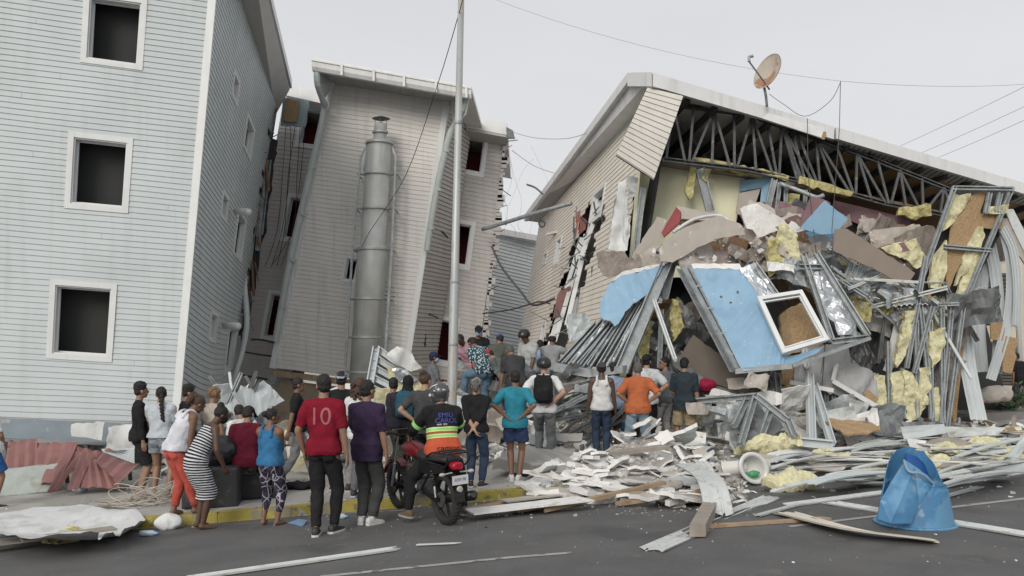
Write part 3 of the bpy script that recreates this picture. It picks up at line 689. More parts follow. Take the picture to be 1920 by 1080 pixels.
# underside boards between rafters (bare strand board) seen at the right
mb = MB(); 
for k in range(6, 15):
    t0 = .10+k*.06; t1 = t0+.055
    a, b = lerpF(t0), lerpF(t1); d = (rBL-rPK)*.55
    lo = [a+V(0,.1,-.05), b+V(0,.1,-.05), b+d+V(0,0,-.05), a+d+V(0,0,-.05)]
    mb.hexa([p-V(0,0,.02) for p in lo]+lo)
mb.build('roof_boarding', M['osb'], D)
mb = MB()
for k in range(16):
    t0 = .08+k*.06; a = lerpF(t0); mb.beam(a+V(0,.1,-.14), a+(rBL-rPK)*.6+V(0,0,-.14), .09, .13)
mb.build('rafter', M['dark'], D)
mb = MB()       # slatted soffit strip along the front at the right half
for k in range(46):
    t0 = .42+k*.0125; a, b = lerpF(t0), lerpF(t0+.009); lo = [a+V(0,-.02,-.10), b+V(0,-.02,-.10), b+V(0,.55,-.16), a+V(0,.55,-.16)]
    mb.hexa([p-V(0,0,.02) for p in lo]+lo)
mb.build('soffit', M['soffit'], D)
# truss
def truss(off, pts_top, pts_bot, webs, nm='roof_truss', m=None):
    mb = MB(); T = [P(x, y, Y+off) for x, y, Y in pts_top]; Bt = [P(x, y, Y+off) for x, y, Y in pts_bot]
    for L in (T, Bt):
        for a, b in zip(L, L[1:]): stud(mb, a, b, .10, .08, (0,-1,0), t=.006)
    def at(L, t):
        i = min(int(t), len(L)-2); return L[i].lerp(L[i+1], t-i)
    for k, (a, b) in enumerate(webs): stud(mb, at(T, a), at(Bt, b), .055, .045, (0,-1,0), t=.006)
    return mb.build(nm, m or M['steel_dark'], D)
top = [(1262,196,19.9),(1400,214,20.1),(1500,248,20.3),(1640,300,20.6),(1790,360,20.9)]
bot = [(1246,299,19.6),(1400,318,19.9),(1540,348,20.2),(1660,382,20.5),(1776,404,20.8)]
webs = []
for i_ in range(15): t_ = i_*4/14.5; webs.append((t_, t_+.02)); t2 = (i_+1)*4/14.5; webs.append((t_, t2-.03) if i_ % 2 == 0 else (t2, t_+.05))
webs += [(1.62,1.75),(1.7,1.72),(1.85,1.78)]
truss(0, top, bot, webs)
truss(1.6, top, bot, webs, nm='roof_truss', m=M['steel_dark'])
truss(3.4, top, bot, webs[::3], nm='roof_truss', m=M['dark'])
# ceiling/attic floor and back of attic
slab('attic_floor', [P(1246,300,20.0), P(1776,404,21.3), P(1776,404,21.3)+V(-.9,6,-.3), P(1246,300,20.2)+V(-.9,7,-.3)], .08, M['gypd'], D)
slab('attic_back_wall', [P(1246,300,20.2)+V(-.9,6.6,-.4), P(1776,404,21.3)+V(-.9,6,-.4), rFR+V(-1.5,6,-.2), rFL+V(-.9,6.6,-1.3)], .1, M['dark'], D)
for k, q in enumerate([[(1300,296),(1360,303),(1420,316),(1480,330),(1478,338),(1400,324),(1320,308)], [(1500,330),(1560,346),(1600,360),(1596,368),(1540,356),(1498,344)]]):
    slab('insulation', PP(20.0, *q), .25, M['batt'], D, crumple=.04, cut=2, jag=.03, seed=k)
# peeled-off cladding sheet hanging at the front-left corner
wP = Wall(P(1155,290,18.6), P(1226,336,18.7), P(1281,180,19.0), P(1214,164,19.2)); wP.siding('hanging_cladding', mat('peeled_cladding', (.57,.55,.51), .55, var=.06, scale=2, streak=((.4,.37,.32), .3)), D, usub=4, ch=.125, lip=.018, groove=.008)
corr('cladding_back', [p_-wP.n*.06 for p_ in wP.c], M['zinc2'], 2, .001, D, rows=12)
# top-storey room: yellow wall, blue wall with a doorway, corner stud
slab('yellow_wall', PP(20.55, (1196,296),(1400,322),(1392,350),(1362,520),(1180,520)), .1, M['yellow'], D)
slab('yellow_wall', [P(1196,296,19.9), P(1196,296,20.6), P(1176,520,20.5), P(1178,520,19.6)], .08, M['yellow'], D)
slab('blue_wall', [P(1388,338,20.5), P(1452,332,20.1), P(1438,392,20.1), P(1424,390,20.2), P(1428,352,20.3), P(1386,360,20.5)], .1, M['blue'], D)
slab('door_leaf', PP(20.3, (1386,362),(1426,354),(1416,384),(1404,408),(1380,400)), .05, M['gyp'], D)
slab('shade_backdrop', [P(1440,330,21.8), P(1790,400,22.4), P(1900,790,22.4), P(1100,800,21.2), P(1110,500,22.5), P(1196,480,22.2), P(1440,520,22)], .1, M['dark'], D)  # near-black backdrop sheet; the shade of the cavity is put into its colour
slab('pink_wall', PP(20.8, (1565,376),(1708,410),(1702,436),(1640,432),(1556,398)), .06, M['pink'], D)
slab('pink_wall', PP(21.2, (1500,396),(1640,430),(1700,436),(1740,470),(1700,520),(1500,470)), .06, mat('brown_board', (.13,.085,.075), .85, var=.12), D)
slab('ceiling_boards', [P(1560,356,20.5), P(1770,400,21.0), P(1752,446,22.5), P(1560,400,22)], .05, M['osbd'], D)
for k, q in enumerate([[(1296,312),(1306,314),(1300,368),(1292,376),(1284,362)], [(1322,316),(1334,318),(1324,342),(1316,334)], [(1478,364),(1500,364),(1494,430),(1484,440),(1476,420)], [(1690,388),(1744,384),(1748,404),(1718,412),(1684,402)]]):
    slab('insulation', PP(20.0 if k != 3 else 20.4, *q), .1, M['batt'], D, crumple=.08, cut=2, jag=.03, seed=k, cs=5)
for a_, b_, w_ in (((1312,316,20.0),(1332,396,20.0),.2), ((1452,336,20.0),(1436,402,19.9),.14), ((1206,352,19.4),(1190,488,19.3),.13), ((1462,342,19.9),(1452,430,19.9),.09), ((1474,346,19.9),(1470,440,19.9),.09), ((1510,356,19.9),(1508,440,19.9),.09)):
    mb = MB(); stud(mb, P(*a_), P(*b_), w_, w_*.5); mb.build('corner_stud', M['zinc'], D)

mb = MB(); mb.tube(smooth_path([P(1462,344,19.8), P(1500,358,19.6), P(1530,370,19.5), P(1544,366,19.5)], 4), .05, 8); mb.build('pipe', M['zinc'], D, smooth=True)
# torn white lining hanging beside the corner
slab('torn_membrane', PP(19.0, (1158,342),(1172,336),(1176,380),(1184,440),(1176,470),(1152,474),(1140,466),(1146,420)), .02, M['tarp'], D, crumple=.12, cut=3, jag=.03, cs=2.4, smooth=True)
slab('torn_membrane', PP(19.3, (1176,330),(1196,334),(1192,368),(1180,372)), .02, M['tarp'], D, crumple=.1, cut=2, jag=.03)
slab('dangling_gypsum', PP(18.6, (1120,474),(1166,470),(1180,486),(1166,512),(1140,520),(1122,500)), .05, M['gypd'], D, crumple=.06, cut=2, jag=.05)
slab('dangling_gypsum', PP(18.4, (1160,500),(1196,476),(1206,490),(1184,524),(1164,530)), .05, M['gypd'], D, crumple=.12, cut=2, jag=.05)
# concrete floor slab that the upper storey fell on (right) and lower storey floor
# right hand wreck tower ----------------------------------------------------------------
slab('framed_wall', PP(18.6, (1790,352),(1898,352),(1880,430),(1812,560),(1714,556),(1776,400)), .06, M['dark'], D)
slab('strand_board', PP(18.35, (1812,372),(1852,354),(1838,400),(1880,402),(1878,430),(1828,428),(1812,470),(1788,520),(1776,556),(1774,500),(1784,420)), .03, M['osb'], D, jag=.02)
for k, q in enumerate([[(1784,366),(1820,362),(1812,384),(1786,420),(1766,434),(1770,396)], [(1834,424),(1844,424),(1840,460),(1820,500),(1792,536),(1806,480)], [(1830,470),(1842,468),(1832,510),(1812,550),(1792,556)], [(1854,386),(1890,384),(1892,398),(1856,400)], [(1750,480),(1776,450),(1776,500),(1764,540),(1744,540)]]):
    slab('insulation', PP(18.3 if k != 3 else 18.2, *q), .09, M['battp'], D, crumple=.07, cut=2, jag=.03, seed=k+9, cs=5)
mb = MB()
for a, b in (((1786,352),(1900,354)), ((1790,350),(1716,556)), ((1898,352),(1812,556)), ((1770,462),(1862,470)), ((1856,362),(1848,400)), ((1876,362),(1868,396))):
    stud(mb, P(*a, 18.25), P(*b, 18.2), .09, .06, t=.006)
mb.build('wall_stud', M['zinc'], D)
# curled cladding strips at the far right
def ribbon(name, path, w, m, parent, n=3, Y0=None, amp=.03):
    """long bent corrugated strip: path of 3D points, width w across"""
    pts = smooth_path(path, 6); a = None; quad = []
    mb = MB(); prev = None; rows = []
    for i, p in enumerate(pts):
        t = (pts[min(i+1, len(pts)-1)]-pts[max(i-1, 0)]).normalized(); s = t.cross(V(0,-1,0)); s = s.normalized() if s.length > .1 else V(1,0,0); nn = s.cross(t)
        row = []
        for k in range(n*4+1):
            u = k/(n*4)-.5; row.append(p+s*u*w+nn*(amp if k % 4 in (1,2) else 0))
        rows.append(row)
    c = n*4+1
    for off in (0, .006):
        vs = [q+V(0, off, 0) for row in rows for q in row]
        mb.add(vs, [(j*c+i, j*c+i+1, (j+1)*c+i+1, (j+1)*c+i) for j in range(len(rows)-1) for i in range(c-1)])
    return mb.build(name, m, parent)
for k, (pth, w) in enumerate([([(1846,430,18.8),(1836,500,18.9),(1826,600,19),(1832,698,19)], .5), ([(1852,440,18.7),(1868,520,18.8),(1874,620,18.8),(1868,700,18.9)], .26), ([(1882,430,18.5),(1896,500,18.5),(1890,600,18.6),(1858,712,18.6)], .22), ([(1880,426,18.4),(1900,470,18.4),(1908,540,18.4),(1906,610,18.5)], .18),
        ([(1806,600,18.3),(1816,690,18.1),(1836,788,17.6)], .34), ([(1824,470,18.9),(1806,540,19),(1800,620,19),(1812,690,19)], .3)]):
    ribbon('hanging_cladding', [P(*q) for q in pth], w, M['siding_side'], D)
slab('bent_panel', PP(18.4, (1884,392),(1900,392),(1925,440),(1925,480),(1900,430)), .05, M['strip'], D)
slab('bent_panel', PP(18.45, (1876,408),(1890,410),(1925,470),(1925,500),(1880,430)), .05, M['gyp'], D)
for k, q in enumerate([[(1858,604),(1882,600),(1884,640),(1858,636)], [(1880,628),(1910,636),(1898,700),(1880,696)], [(1772,622),(1804,616),(1806,660),(1796,720),(1790,800),(1780,760),(1776,660)]]):
    slab('strand_board', PP(18.6 if k < 2 else 18.0, *q), .03, M['osb'], D, jag=.04, seed=k)
# ---------------- cream building behind, right edge ----------------
E = empty('apartment_building', P(1890, 720, 30)); tag(E, 'cream building with brown louvred shutters far right behind the hanging strips of cladding', 'building')
wE = Wall(P(1800,800,30), P(2010,810,32), P(2010,372,32), P(1800,372,30))
mb = MB(); wE.box(mb, 0, 0, 1, 1, -4, 0); mb.build('wall', mat('cream_render', (.60,.56,.45), .85, var=.08, scale=1.5, streak=((.38,.34,.27), .4)), E)
lou = mat('brown_louvre', (.10,.09,.08), .6, var=.15)
for q in ([(1812,440),(1880,436),(1880,486),(1812,492)], [(1812,518),(1902,506),(1904,608),(1812,612)], [(1812,640),(1902,640),(1902,720),(1812,722)]):
    h = wE.rect(q); mb = MB(); wE.box(mb, h[0], h[1], h[2], h[3], -.1, .01); o = mb.build('louvre_window', M['dark'], E)
    mb = MB(); n = 14
    for k in range(n): v = h[1]+(h[3]-h[1])*(k+.3)/n; wE.box(mb, h[0], v, h[2], v+(h[3]-h[1])*.05, .012, .06)
    for k in range(4): u = h[0]+(h[2]-h[0])*k/3; wE.box(mb, u-.004, h[1], u+.004, h[3], .062, .09)
    mb.build('slats', lou, o)
h = wE.rect([(1906,372),(1925,372),(1925,480),(1906,480)]); mb = MB(); wE.box(mb, h[0], h[1], h[2], h[3], .002, .03); mb.build('shutter', mat('green_shutter', (.05,.09,.08), .6), E)
mb = MB(); mb.tube([P(1894,380,28.6), P(1902,470,28.6), P(1914,700,28.6)], .08, 8); mb.build('downpipe', M['white'], E, smooth=True)
# ---------------- lamp pole ----------------
LP = empty('street_pole', G(843, 905)); 
zpole = mat('pole_steel', (.42,.44,.44), .5, .35, var=.12, scale=2, aniso=(3,3,.6), spots=[[(.46,.36,.20), 2.2, .60, .6], [(.24,.23,.2), 6, .62, .6]])
pb = P(845,845,14.6); pt = P(866,-60,14.6)
mb = MB(); mb.tube([pb+V(0,0,-1.2), pb, pb.lerp(pt,.35), pb.lerp(pt,.36), pt], [.085,.085,.075,.068,.05], 16); mb.build('pole', zpole, LP, smooth=True)
for t in (.35, .68, .22): mb = MB(); mb.lathe(pb.lerp(pt, t), [(.078 if t < .5 else .068,-.03),(.084 if t < .5 else .07,0),(.078 if t < .5 else .066,.03)], 16, axis=pt-pb); mb.build('collar', M['zinc'], LP)
LP.location = LP.location
tag(LP, 'tall thin grey steel street pole rising out of the crowd', 'pole')
# horizontal pipe arm between the buildings
mb = MB(); mb.tube(smooth_path([P(905,430,25.5), P(935,421,25), P(1010,398,24), P(1072,381,23.5)]), [.055]*16, 10)
o = mb.build('metal_pipe', M['zinc'], None, smooth=True); tag(o, 'grey steel pipe arm spanning the gap between the beige tower and the cream block', 'pipe')
# ---------------- satellite dish ----------------
SD = empty('satellite_dish', P(1437,196,19.5)); tag(SD, 'rust stained satellite dish on a bent mast on top of the sagging roof', 'satellite dish')
mb = MB(); mb.tube(smooth_path([P(1438,200,19.5), P(1436,180,19.5), P(1432,160,19.5)]), .03, 8); mb.build('mast', M['zinc2'], SD, smooth=True)
c = P(1443,136,19.5); ax = V(-.86,-.42,.30).normalized()
mb = MB(); prof = []
for i in range(9): r = .40*i/8+.001; prof.append((r, .42*r*r*1.5))
mb.lathe(c-ax*.04, prof+[(.41,.115),(.40,.10)]+[(r*.97, h-.02) for r, h in prof[::-1]], 32, axis=ax); mb.build('reflector', M['rust'], SD, smooth=True)
mb = MB(); lnb = c+ax*.45+V(-.12,0,.05); mb.tube([c-V(0,0,.38), c+ax*.3-V(.0,0,.2), lnb], .018, 6); mb.build('arm', M['zinc2'], SD)
mb = MB(); mb.tube([lnb, lnb+V(.0,0,.1), lnb+V(.09,0,.12)], .035, 8); mb.build('receiver', M['zinc'], SD)
# ---------------- cables ----------------
def cable(pts, r, label, name='cable', m=None, grp=None):
    mb = MB(); mb.tube(pts, r, 5); o = mb.build(name, m or M['cable'], None); tag(o, label, 'cable', grp); return o
mC = mat('grey_cable', (.36,.36,.365), .7)
cable(smooth_path([P(900,-60,13), P(870,-10,14.3)]+[P(862,20,14.5), P(820,160,17), P(760,330,20), P(690,440,22.6), P(668,490,23.3)]), .008, 'thin black cable running down from the pole across the front of the beige tower')
cable(sag(P(880,-20,34), P(1576,152,30), .5), .008, 'thin overhead wire crossing the sky to the drop wire above the collapsed roof', m=mC)
cable(sag(P(1576,152,30), P(1990,152,36), .2), .008, 'level overhead wire running off to the right edge of the sky', m=mC)
cable([P(1576,152,17.6), P(1574,240,17.6), P(1560,430,17.4), P(1562,540,17.3), P(1540,700,17.0)], .007, 'black drop wire hanging straight down over the wreck from the overhead line')
cable(smooth_path([P(1576,154,17.6), P(1556,190,18.3), P(1510,218,18.9), P(1470,196,19.2), P(1442,176,19.4)], 5), .006, 'slack wire looping from the satellite dish to the drop wire')
cable(smooth_path([P(1514,222,18.9), P(1516,330,18.6), P(1530,470,17.4), P(1548,600,16.9), P(1538,760,16.8)], 4), .008, 'black wire hanging from the roof edge past the white window frame')
for k, (a, b) in enumerate([((1674,266),(1960,122)), ((1712,279),(1960,160)), ((1742,288),(1960,186))]):
    cable(sag(P(*a, 30).lerp(P(*b, 22), -1.0), P(*a, 30).lerp(P(*b, 22), 2.2), .3), .007, ['highest','middle','lowest'][k]+' of the three parallel wires slanting up to the right edge of the sky', m=mC, grp='three slanting wires at the right')
cable(smooth_path([P(950,244,25.8), P(1000,258,25), P(1060,260,24), P(1100,250,22)]), .009, 'slack wire from the beige tower roof to the rake of the cream block', m=mC)
cable(smooth_path([P(960,282,26), P(1000,310,25), P(1040,325,24)]), .01, 'short thin wire hanging in the gap below the slack wire', m=mC)
r_ = random.Random(21); mb = MB()
for k in range(4):
    x = 948+r_.uniform(0, 60); y = 260+r_.uniform(0, 60); pts = [P(x, y, 26)]
    for j in range(6): x += r_.uniform(-22, 22); y += r_.uniform(15, 45); pts.append(P(x, y, 26+r_.uniform(-.5,.5)))
    mb.tube(smooth_path(pts, 4), .004, 4)
o = mb.build('wire_tangle', mC, None); tag(o, 'tangle of hair thin loose wires in the gap beside the beige tower', 'wires')
cable(smooth_path([P(922,462,24), P(940,500,23.8), P(975,545,23.5), P(1000,572,23.2), P(1040,560,22.6)]), .03, 'thick black cable drooping in front of the far pale building')
cable(smooth_path([P(905,588,24), P(960,580,23.6), P(1010,566,23.2), P(1032,570,23)]), .022, 'black cable slung from the beige tower across the far pale building')
cable(smooth_path([P(988,346,26), P(1004,352,25.8), P(1018,364,25.6)]), .03, 'short bent rod sticking into the sky beside the cream block rake', m=M['zinc2'])
cable(smooth_path([P(1012,412,25), P(1022,418,24.9), P(1018,426,24.9), P(1010,420,25), P(1014,412,25)]), .02, 'small coil of cable fixed under the eave of the cream block')
# ================= people =================
def apply_remesh(mb, voxel, smooth_it=4, name='tmp'):
    me = bpy.data.meshes.new(name); me.from_pydata(mb.v, [], mb.f)
    bm = bmesh.new(); bm.from_mesh(me); bmesh.ops.recalc_face_normals(bm, faces=bm.faces); bm.to_mesh(me); bm.free()
    o = bpy.data.objects.new(name, me); S.collection.objects.link(o)
    r = o.modifiers.new('r', 'REMESH'); r.mode = 'VOXEL'; r.voxel_size = voxel; r.use_smooth_shade = True
    s = o.modifiers.new('s', 'SMOOTH'); s.iterations = smooth_it; s.factor = .5
    dg = bpy.context.evaluated_depsgraph_get(); m2 = bpy.data.meshes.new_from_object(o.evaluated_get(dg))
    bpy.data.objects.remove(o); bpy.data.meshes.remove(me)
    return m2
def xf(me, Mx):
    me.transform(Mx); return me
SK = dict(dark=(.085,.045,.028), brown=(.17,.092,.058), mid=(.26,.15,.10), light=(.36,.225,.16))
def skin(k): return mat('skin_'+k, SK[k], .55, var=.08, scale=9, bump=.05, bscale=80)
def cloth(col, pat=None, key=None):
    nm = 'cloth_'+(key or '%d_%d_%d' % tuple(int(c*999) for c in col))+(pat or '')
    if nm in _mc: return _mc[nm]
    m = mat(nm, col, .92, var=.2, scale=6, bump=.8, bscale=17, spec=.15, spots=(tuple(c*.72+.012 for c in col), 4.5, .55, .5))
    if pat:
        t = m.node_tree; N = t.nodes.new; L = t.links.new; b = t.nodes['Principled BSDF']; src = b.inputs['Base Color'].links[0].from_socket
        tc = N('ShaderNodeTexCoord'); mm = N('ShaderNodeMixRGB'); L(src, mm.inputs[1])
        if pat == 'stripes':
            mp = N('ShaderNodeSeparateXYZ'); L(tc.outputs['UV'], mp.inputs[0])
            fr = N('ShaderNodeMath'); fr.operation = 'MULTIPLY'; fr.inputs[1].default_value = 27; L(mp.outputs['Y'], fr.inputs[0])
            f2 = N('ShaderNodeMath'); f2.operation = 'FRACT'; L(fr.outputs[0], f2.inputs[0])
            g = N('ShaderNodeMath'); g.operation = 'GREATER_THAN'; g.inputs[1].default_value = .56; L(f2.outputs[0], g.inputs[0])
            L(g.outputs[0], mm.inputs[0]); mm.inputs[2].default_value = (.58,.59,.6,1)
        elif pat in ('floral', 'camo', 'specks', 'marl'):
            v = N('ShaderNodeTexVoronoi'); v.inputs['Scale'].default_value = dict(floral=22, camo=16, specks=14, marl=60)[pat]; L(tc.outputs['Object'], v.inputs['Vector'])
            g = N('ShaderNodeMath'); g.operation = 'LESS_THAN'; g.inputs[1].default_value = dict(floral=.42, camo=.4, specks=.16, marl=.45)[pat]; L(v.outputs['Distance'], g.inputs[0])
            L(g.outputs[0], mm.inputs[0]); mm.inputs[2].default_value = dict(floral=(.42,.48,.5,1), camo=(.30,.36,.38,1), specks=(.06,.06,.07,1), marl=(.30,.33,.37,1))[pat]
        elif pat == 'lines':
            v = N('ShaderNodeTexVoronoi'); v.feature = 'DISTANCE_TO_EDGE'; v.inputs['Scale'].default_value = 9; L(tc.outputs['Object'], v.inputs['Vector'])
            g = N('ShaderNodeMath'); g.operation = 'LESS_THAN'; g.inputs[1].default_value = .035; L(v.outputs['Distance'], g.inputs[0])
            L(g.outputs[0], mm.inputs[0]); mm.inputs[2].default_value = (.36,.34,.42,1)
        L(mm.outputs[0], b.inputs['Base Color'])
    return m
DENIM = cloth((.035,.055,.095), key='denim'); LDEN = cloth((.20,.27,.33), key='light_denim'); GDEN = cloth((.14,.15,.155), key='grey_denim')
BLK = cloth((.018,.018,.02), key='black'); WHT = cloth((.60,.61,.62), key='white'); CHAR = cloth((.045,.047,.05), key='charcoal')
HAIR = mat('black_hair', (.008,.007,.0065), .6, var=.3, scale=30, bump=.7, bscale=70); HAIRB = mat('brown_hair', (.06,.032,.018), .6, var=.3, scale=30, bump=.7, bscale=70)
HAIRL = mat('dyed_curly_hair', (.20,.125,.065), .7, var=.35, scale=25, bump=.8, bscale=60); HAIRG = mat('greying_hair', (.09,.085,.08), .7, var=.2, scale=40, bump=.5)
MASKB = cloth((.30,.42,.58), key='blue_mask'); SHOEW = mat('white_trainer', (.55,.56,.55), .6, var=.1); SHOEB = mat('dark_shoe', (.03,.03,.032), .6, var=.2); SHOEBR = mat('brown_boot', (.12,.085,.06), .8, var=.2)
DARKEYE = mat('eye', (.02,.015,.012), .3)
def rotX(a): return Matrix.Rotation(a, 4, 'X')
def ik(a, t, l1, l2, pole):
    a = Vector(a); t = Vector(t); d = t-a; L = min(d.length, (l1+l2)*.999); dn = d.normalized(); t = a+dn*L
    x = (l1*l1-l2*l2+L*L)/(2*L); h = math.sqrt(max(0, l1*l1-x*x)); p = Vector(pole); p = p-dn*p.dot(dn)
    p = p.normalized() if p.length > 1e-5 else dn.orthogonal().normalized()
    return a+dn*x+p*h, t
def capsule(mb, a, b, ra, rb, n=12, mid=None):
    a = Vector(a); b = Vector(b); d = (b-a).normalized(); pts = []; rs = []
    for k in (-1, -.87, -.5): pts.append(a+d*ra*k); rs.append(max(.002, ra*math.sqrt(max(0, 1-k*k))))
    for k in range(5):
        t = k/4; pts.append(a.lerp(b, t)); r = ra*(1-t)+rb*t
        if mid: r += mid*math.sin(math.pi*min(1, t*1.25)) if t < .8 else 0
        rs.append(r)
    for k in (.5, .87, 1): pts.append(b+d*rb*k); rs.append(max(.002, rb*math.sqrt(max(0, 1-k*k))))
    mb.tube(pts, rs, n)
def rings(mb, rs, n=20):     # rs: (center, ux, uy, rx, ry)
    b = len(mb.v)
    for c, ux, uy, rx, ry in rs:
        for k in range(n):
            a = 2*math.pi*k/n; ca, sa = math.cos(a), math.sin(a); e = .82
            mb.v.append(tuple(c+ux*rx*math.copysign(abs(ca)**e, ca)+uy*ry*math.copysign(abs(sa)**e, sa)))
    for i in range(len(rs)-1):
        for k in range(n): k2 = (k+1) % n; mb.f.append([b+i*n+k, b+i*n+k2, b+(i+1)*n+k2, b+(i+1)*n+k]); mb.m.append(0)
    mb.f.append([b+k for k in range(n)][::-1]); mb.f.append([b+(len(rs)-1)*n+k for k in range(n)]); mb.m += [0, 0]
class Pose: pass
def skeleton(lean=0, side=0, twist=0, stance=.11, stagger=0., armL='hang', armR='hang', head=(0, 0, 0), crouch=0., legL=None, legR=None, pelvis=None, shoulder=0.):
    """joints of a 1.75 m person, x right, y forward, z up"""
    p = Pose(); hz = .93-crouch; pel = Vector(pelvis) if pelvis else V(0, -.0-lean*.0018, hz); p.pel = pel
    def rot(f): return (Matrix.Rotation(R(-lean*f), 4, 'X') @ Matrix.Rotation(R(side*f), 4, 'Y') @ Matrix.Rotation(R(twist*f), 4, 'Z')).to_3x3()
    p.rot = rot
    sp = [V(0,0,.0), V(0,.0,.13), V(0,.005,.26), V(0,.0,.40), V(0,-.015,.50), V(0,-.005,.57)]
    f = [.15, .5, .8, 1, 1, 1]; q = pel.copy(); p.spine = []; prev = sp[0]
    for s_, k in zip(sp, f):
        q = q+rot(k) @ (s_-prev); prev = s_; p.spine.append((q.copy(), rot(k)))
    Rt = rot(1); p.Rt = Rt; p.neck = p.spine[-1][0]
    hp, hy, hr = head
    p.Rh = Rt @ (Matrix.Rotation(R(hy), 4, 'Z') @ Matrix.Rotation(R(-hp), 4, 'X') @ Matrix.Rotation(R(hr), 4, 'Y')).to_3x3()
    p.head = p.neck+Rt @ V(0, .01, .022)+p.Rh @ V(0, .02, .105)
    sh = p.spine[4][0]+Rt @ V(0, 0, -.03)
    p.sh = {}; p.el = {}; p.wr = {}; p.hd = {}; p.hip = {}; p.kn = {}; p.an = {}; p.fd = {}
    presets = dict(hang=((.255,.045,-.56), (.35,-1,0)), hips=((.175,.0,-.36), (1.2,-.7,0)), hipsb=((.13,-.13,-.36), (1.2,-.6,0)), back=((-.02,-.17,-.46), (1,-.4,0)), crossed=((-.12,.19,-.22), (.7,.2,-1)),
        fold=((.02,.24,-.26), (.8,-.2,-1)), reach=((.2,.42,-.42), (.6,-.4,-.6)), down=((.14,.22,-.55), (.7,-.3,0)), up=((.38,.42,.22), (.5,0,-1)), bar=((.28,.45,-.22), (.8,-.5,-.6)), front=((.05,.2,-.42), (.8,-.3,-.3)), swing=((.25,.18,-.5), (.3,-1,0)), swingb=((.27,-.14,-.54), (.3,-1,0)), face=((.05,.17,.06), (.8,.3,-1)))
    for s_, A_ in ((-1, armL), (1, armR)):
        S_ = sh+Rt @ V(s_*.175, 0, 0); p.sh[s_] = S_
        if isinstance(A_, str): t, pole = presets[A_]; t = S_+Rt @ V(s_*(t[0]-.175), t[1], t[2]); pole = Rt @ V(s_*pole[0], pole[1], pole[2])
        elif A_[0] == 'w': t = Vector(A_[1]); pole = Vector(A_[2])
        else: t, pole = A_; t = S_+Rt @ V(s_*(t[0]-.175), t[1], t[2]); pole = Rt @ V(s_*pole[0], pole[1], pole[2])
        p.el[s_], p.wr[s_] = ik(S_, t, .285, .255, pole); p.hd[s_] = (p.wr[s_]-p.el[s_]).normalized()
    for s_, Lg in ((-1, legL), (1, legR)):
        H_ = pel+rot(.15) @ V(s_*.09, 0, -.03); p.hip[s_] = H_
        if Lg: foot, pole, fd = (Vector(Lg[0]), Vector(Lg[1]), Vector(Lg[2]) if len(Lg) > 2 else V(s_*.25,1,0))
        else: foot = V(s_*stance, s_*stagger, .085); pole = V(s_*.15, 1, 0); fd = V(s_*.3, 1, 0)
        p.kn[s_], p.an[s_] = ik(H_, foot, .43, .42, pole); p.fd[s_] = fd.normalized()
    return p
def hand(mb, w, d, s_, Rt, curl=.5, k=1.):
    """palm, four bent fingers of unequal length, thumb from the side of the palm"""
    d = d.normalized(); side = (Rt @ V(0, 1, 0)); side = (side-d*side.dot(d)); side = side.normalized() if side.length > .1 else d.orthogonal().normalized()
    nrm = d.cross(side).normalized()*(-s_)      # palm faces the body
    if nrm.dot(Rt @ V(-s_,0,0)) < 0: nrm = -nrm
    rings(mb, [(w+d*t, side, nrm, a, b) for t, a, b in ((-.01,.024,.018),(.03,.036,.017),(.07,.042,.015),(.095,.038,.012))], 10)
    for i, (o, L) in enumerate(((.031,.068),(.011,.078),(-.010,.072),(-.029,.056))):
        a = w+d*.09+side*o; b = a+(d*math.cos(curl*.6)+nrm*math.sin(curl*.6))*L*.5; c = b+(d*math.cos(curl*1.7)+nrm*math.sin(curl*1.7))*L*.5
        capsule(mb, a, b, .0088, .008, 6); capsule(mb, b, c, .008, .007, 6)
    a = w+d*.03+side*.03; b = a+(d*.6+side*.7+nrm*.3).normalized()*.038; c = b+(d*.9+side*.15+nrm*.4).normalized()*.03
    capsule(mb, a, b, .012, .010, 6); capsule(mb, b, c, .010, .008, 6)
def wrinkle(me, amp, seed, Mx=None):
    n = len(me.vertices); c = np.empty(n*3, np.float32); me.vertices.foreach_get('co', c); c = c.reshape(-1, 3)
    nn = np.empty(n*3, np.float32); me.vertices.foreach_get('normal', nn); nn = nn.reshape(-1, 3)
    x, y, z = c[:,0]+seed, c[:,1]-seed, c[:,2]
    w = np.sin(z*38+3.2*np.sin(x*11+seed)+2.6*np.sin(y*13))*.5+np.sin(z*17+x*26+2*np.sin(y*9+z*6))*.6+np.sin(x*31-z*12+2*np.sin(z*8))*.35
    c += nn*(w*amp)[:,None]; me.vertices.foreach_set('co', c.reshape(-1))
def finish(me, name, m, Mx, parent, k=None):
    me.name = name; me.materials.clear(); me.materials.append(m); me.transform(Mx)
    o = bpy.data.objects.new(name, me); link(o); kid(o, parent); return o
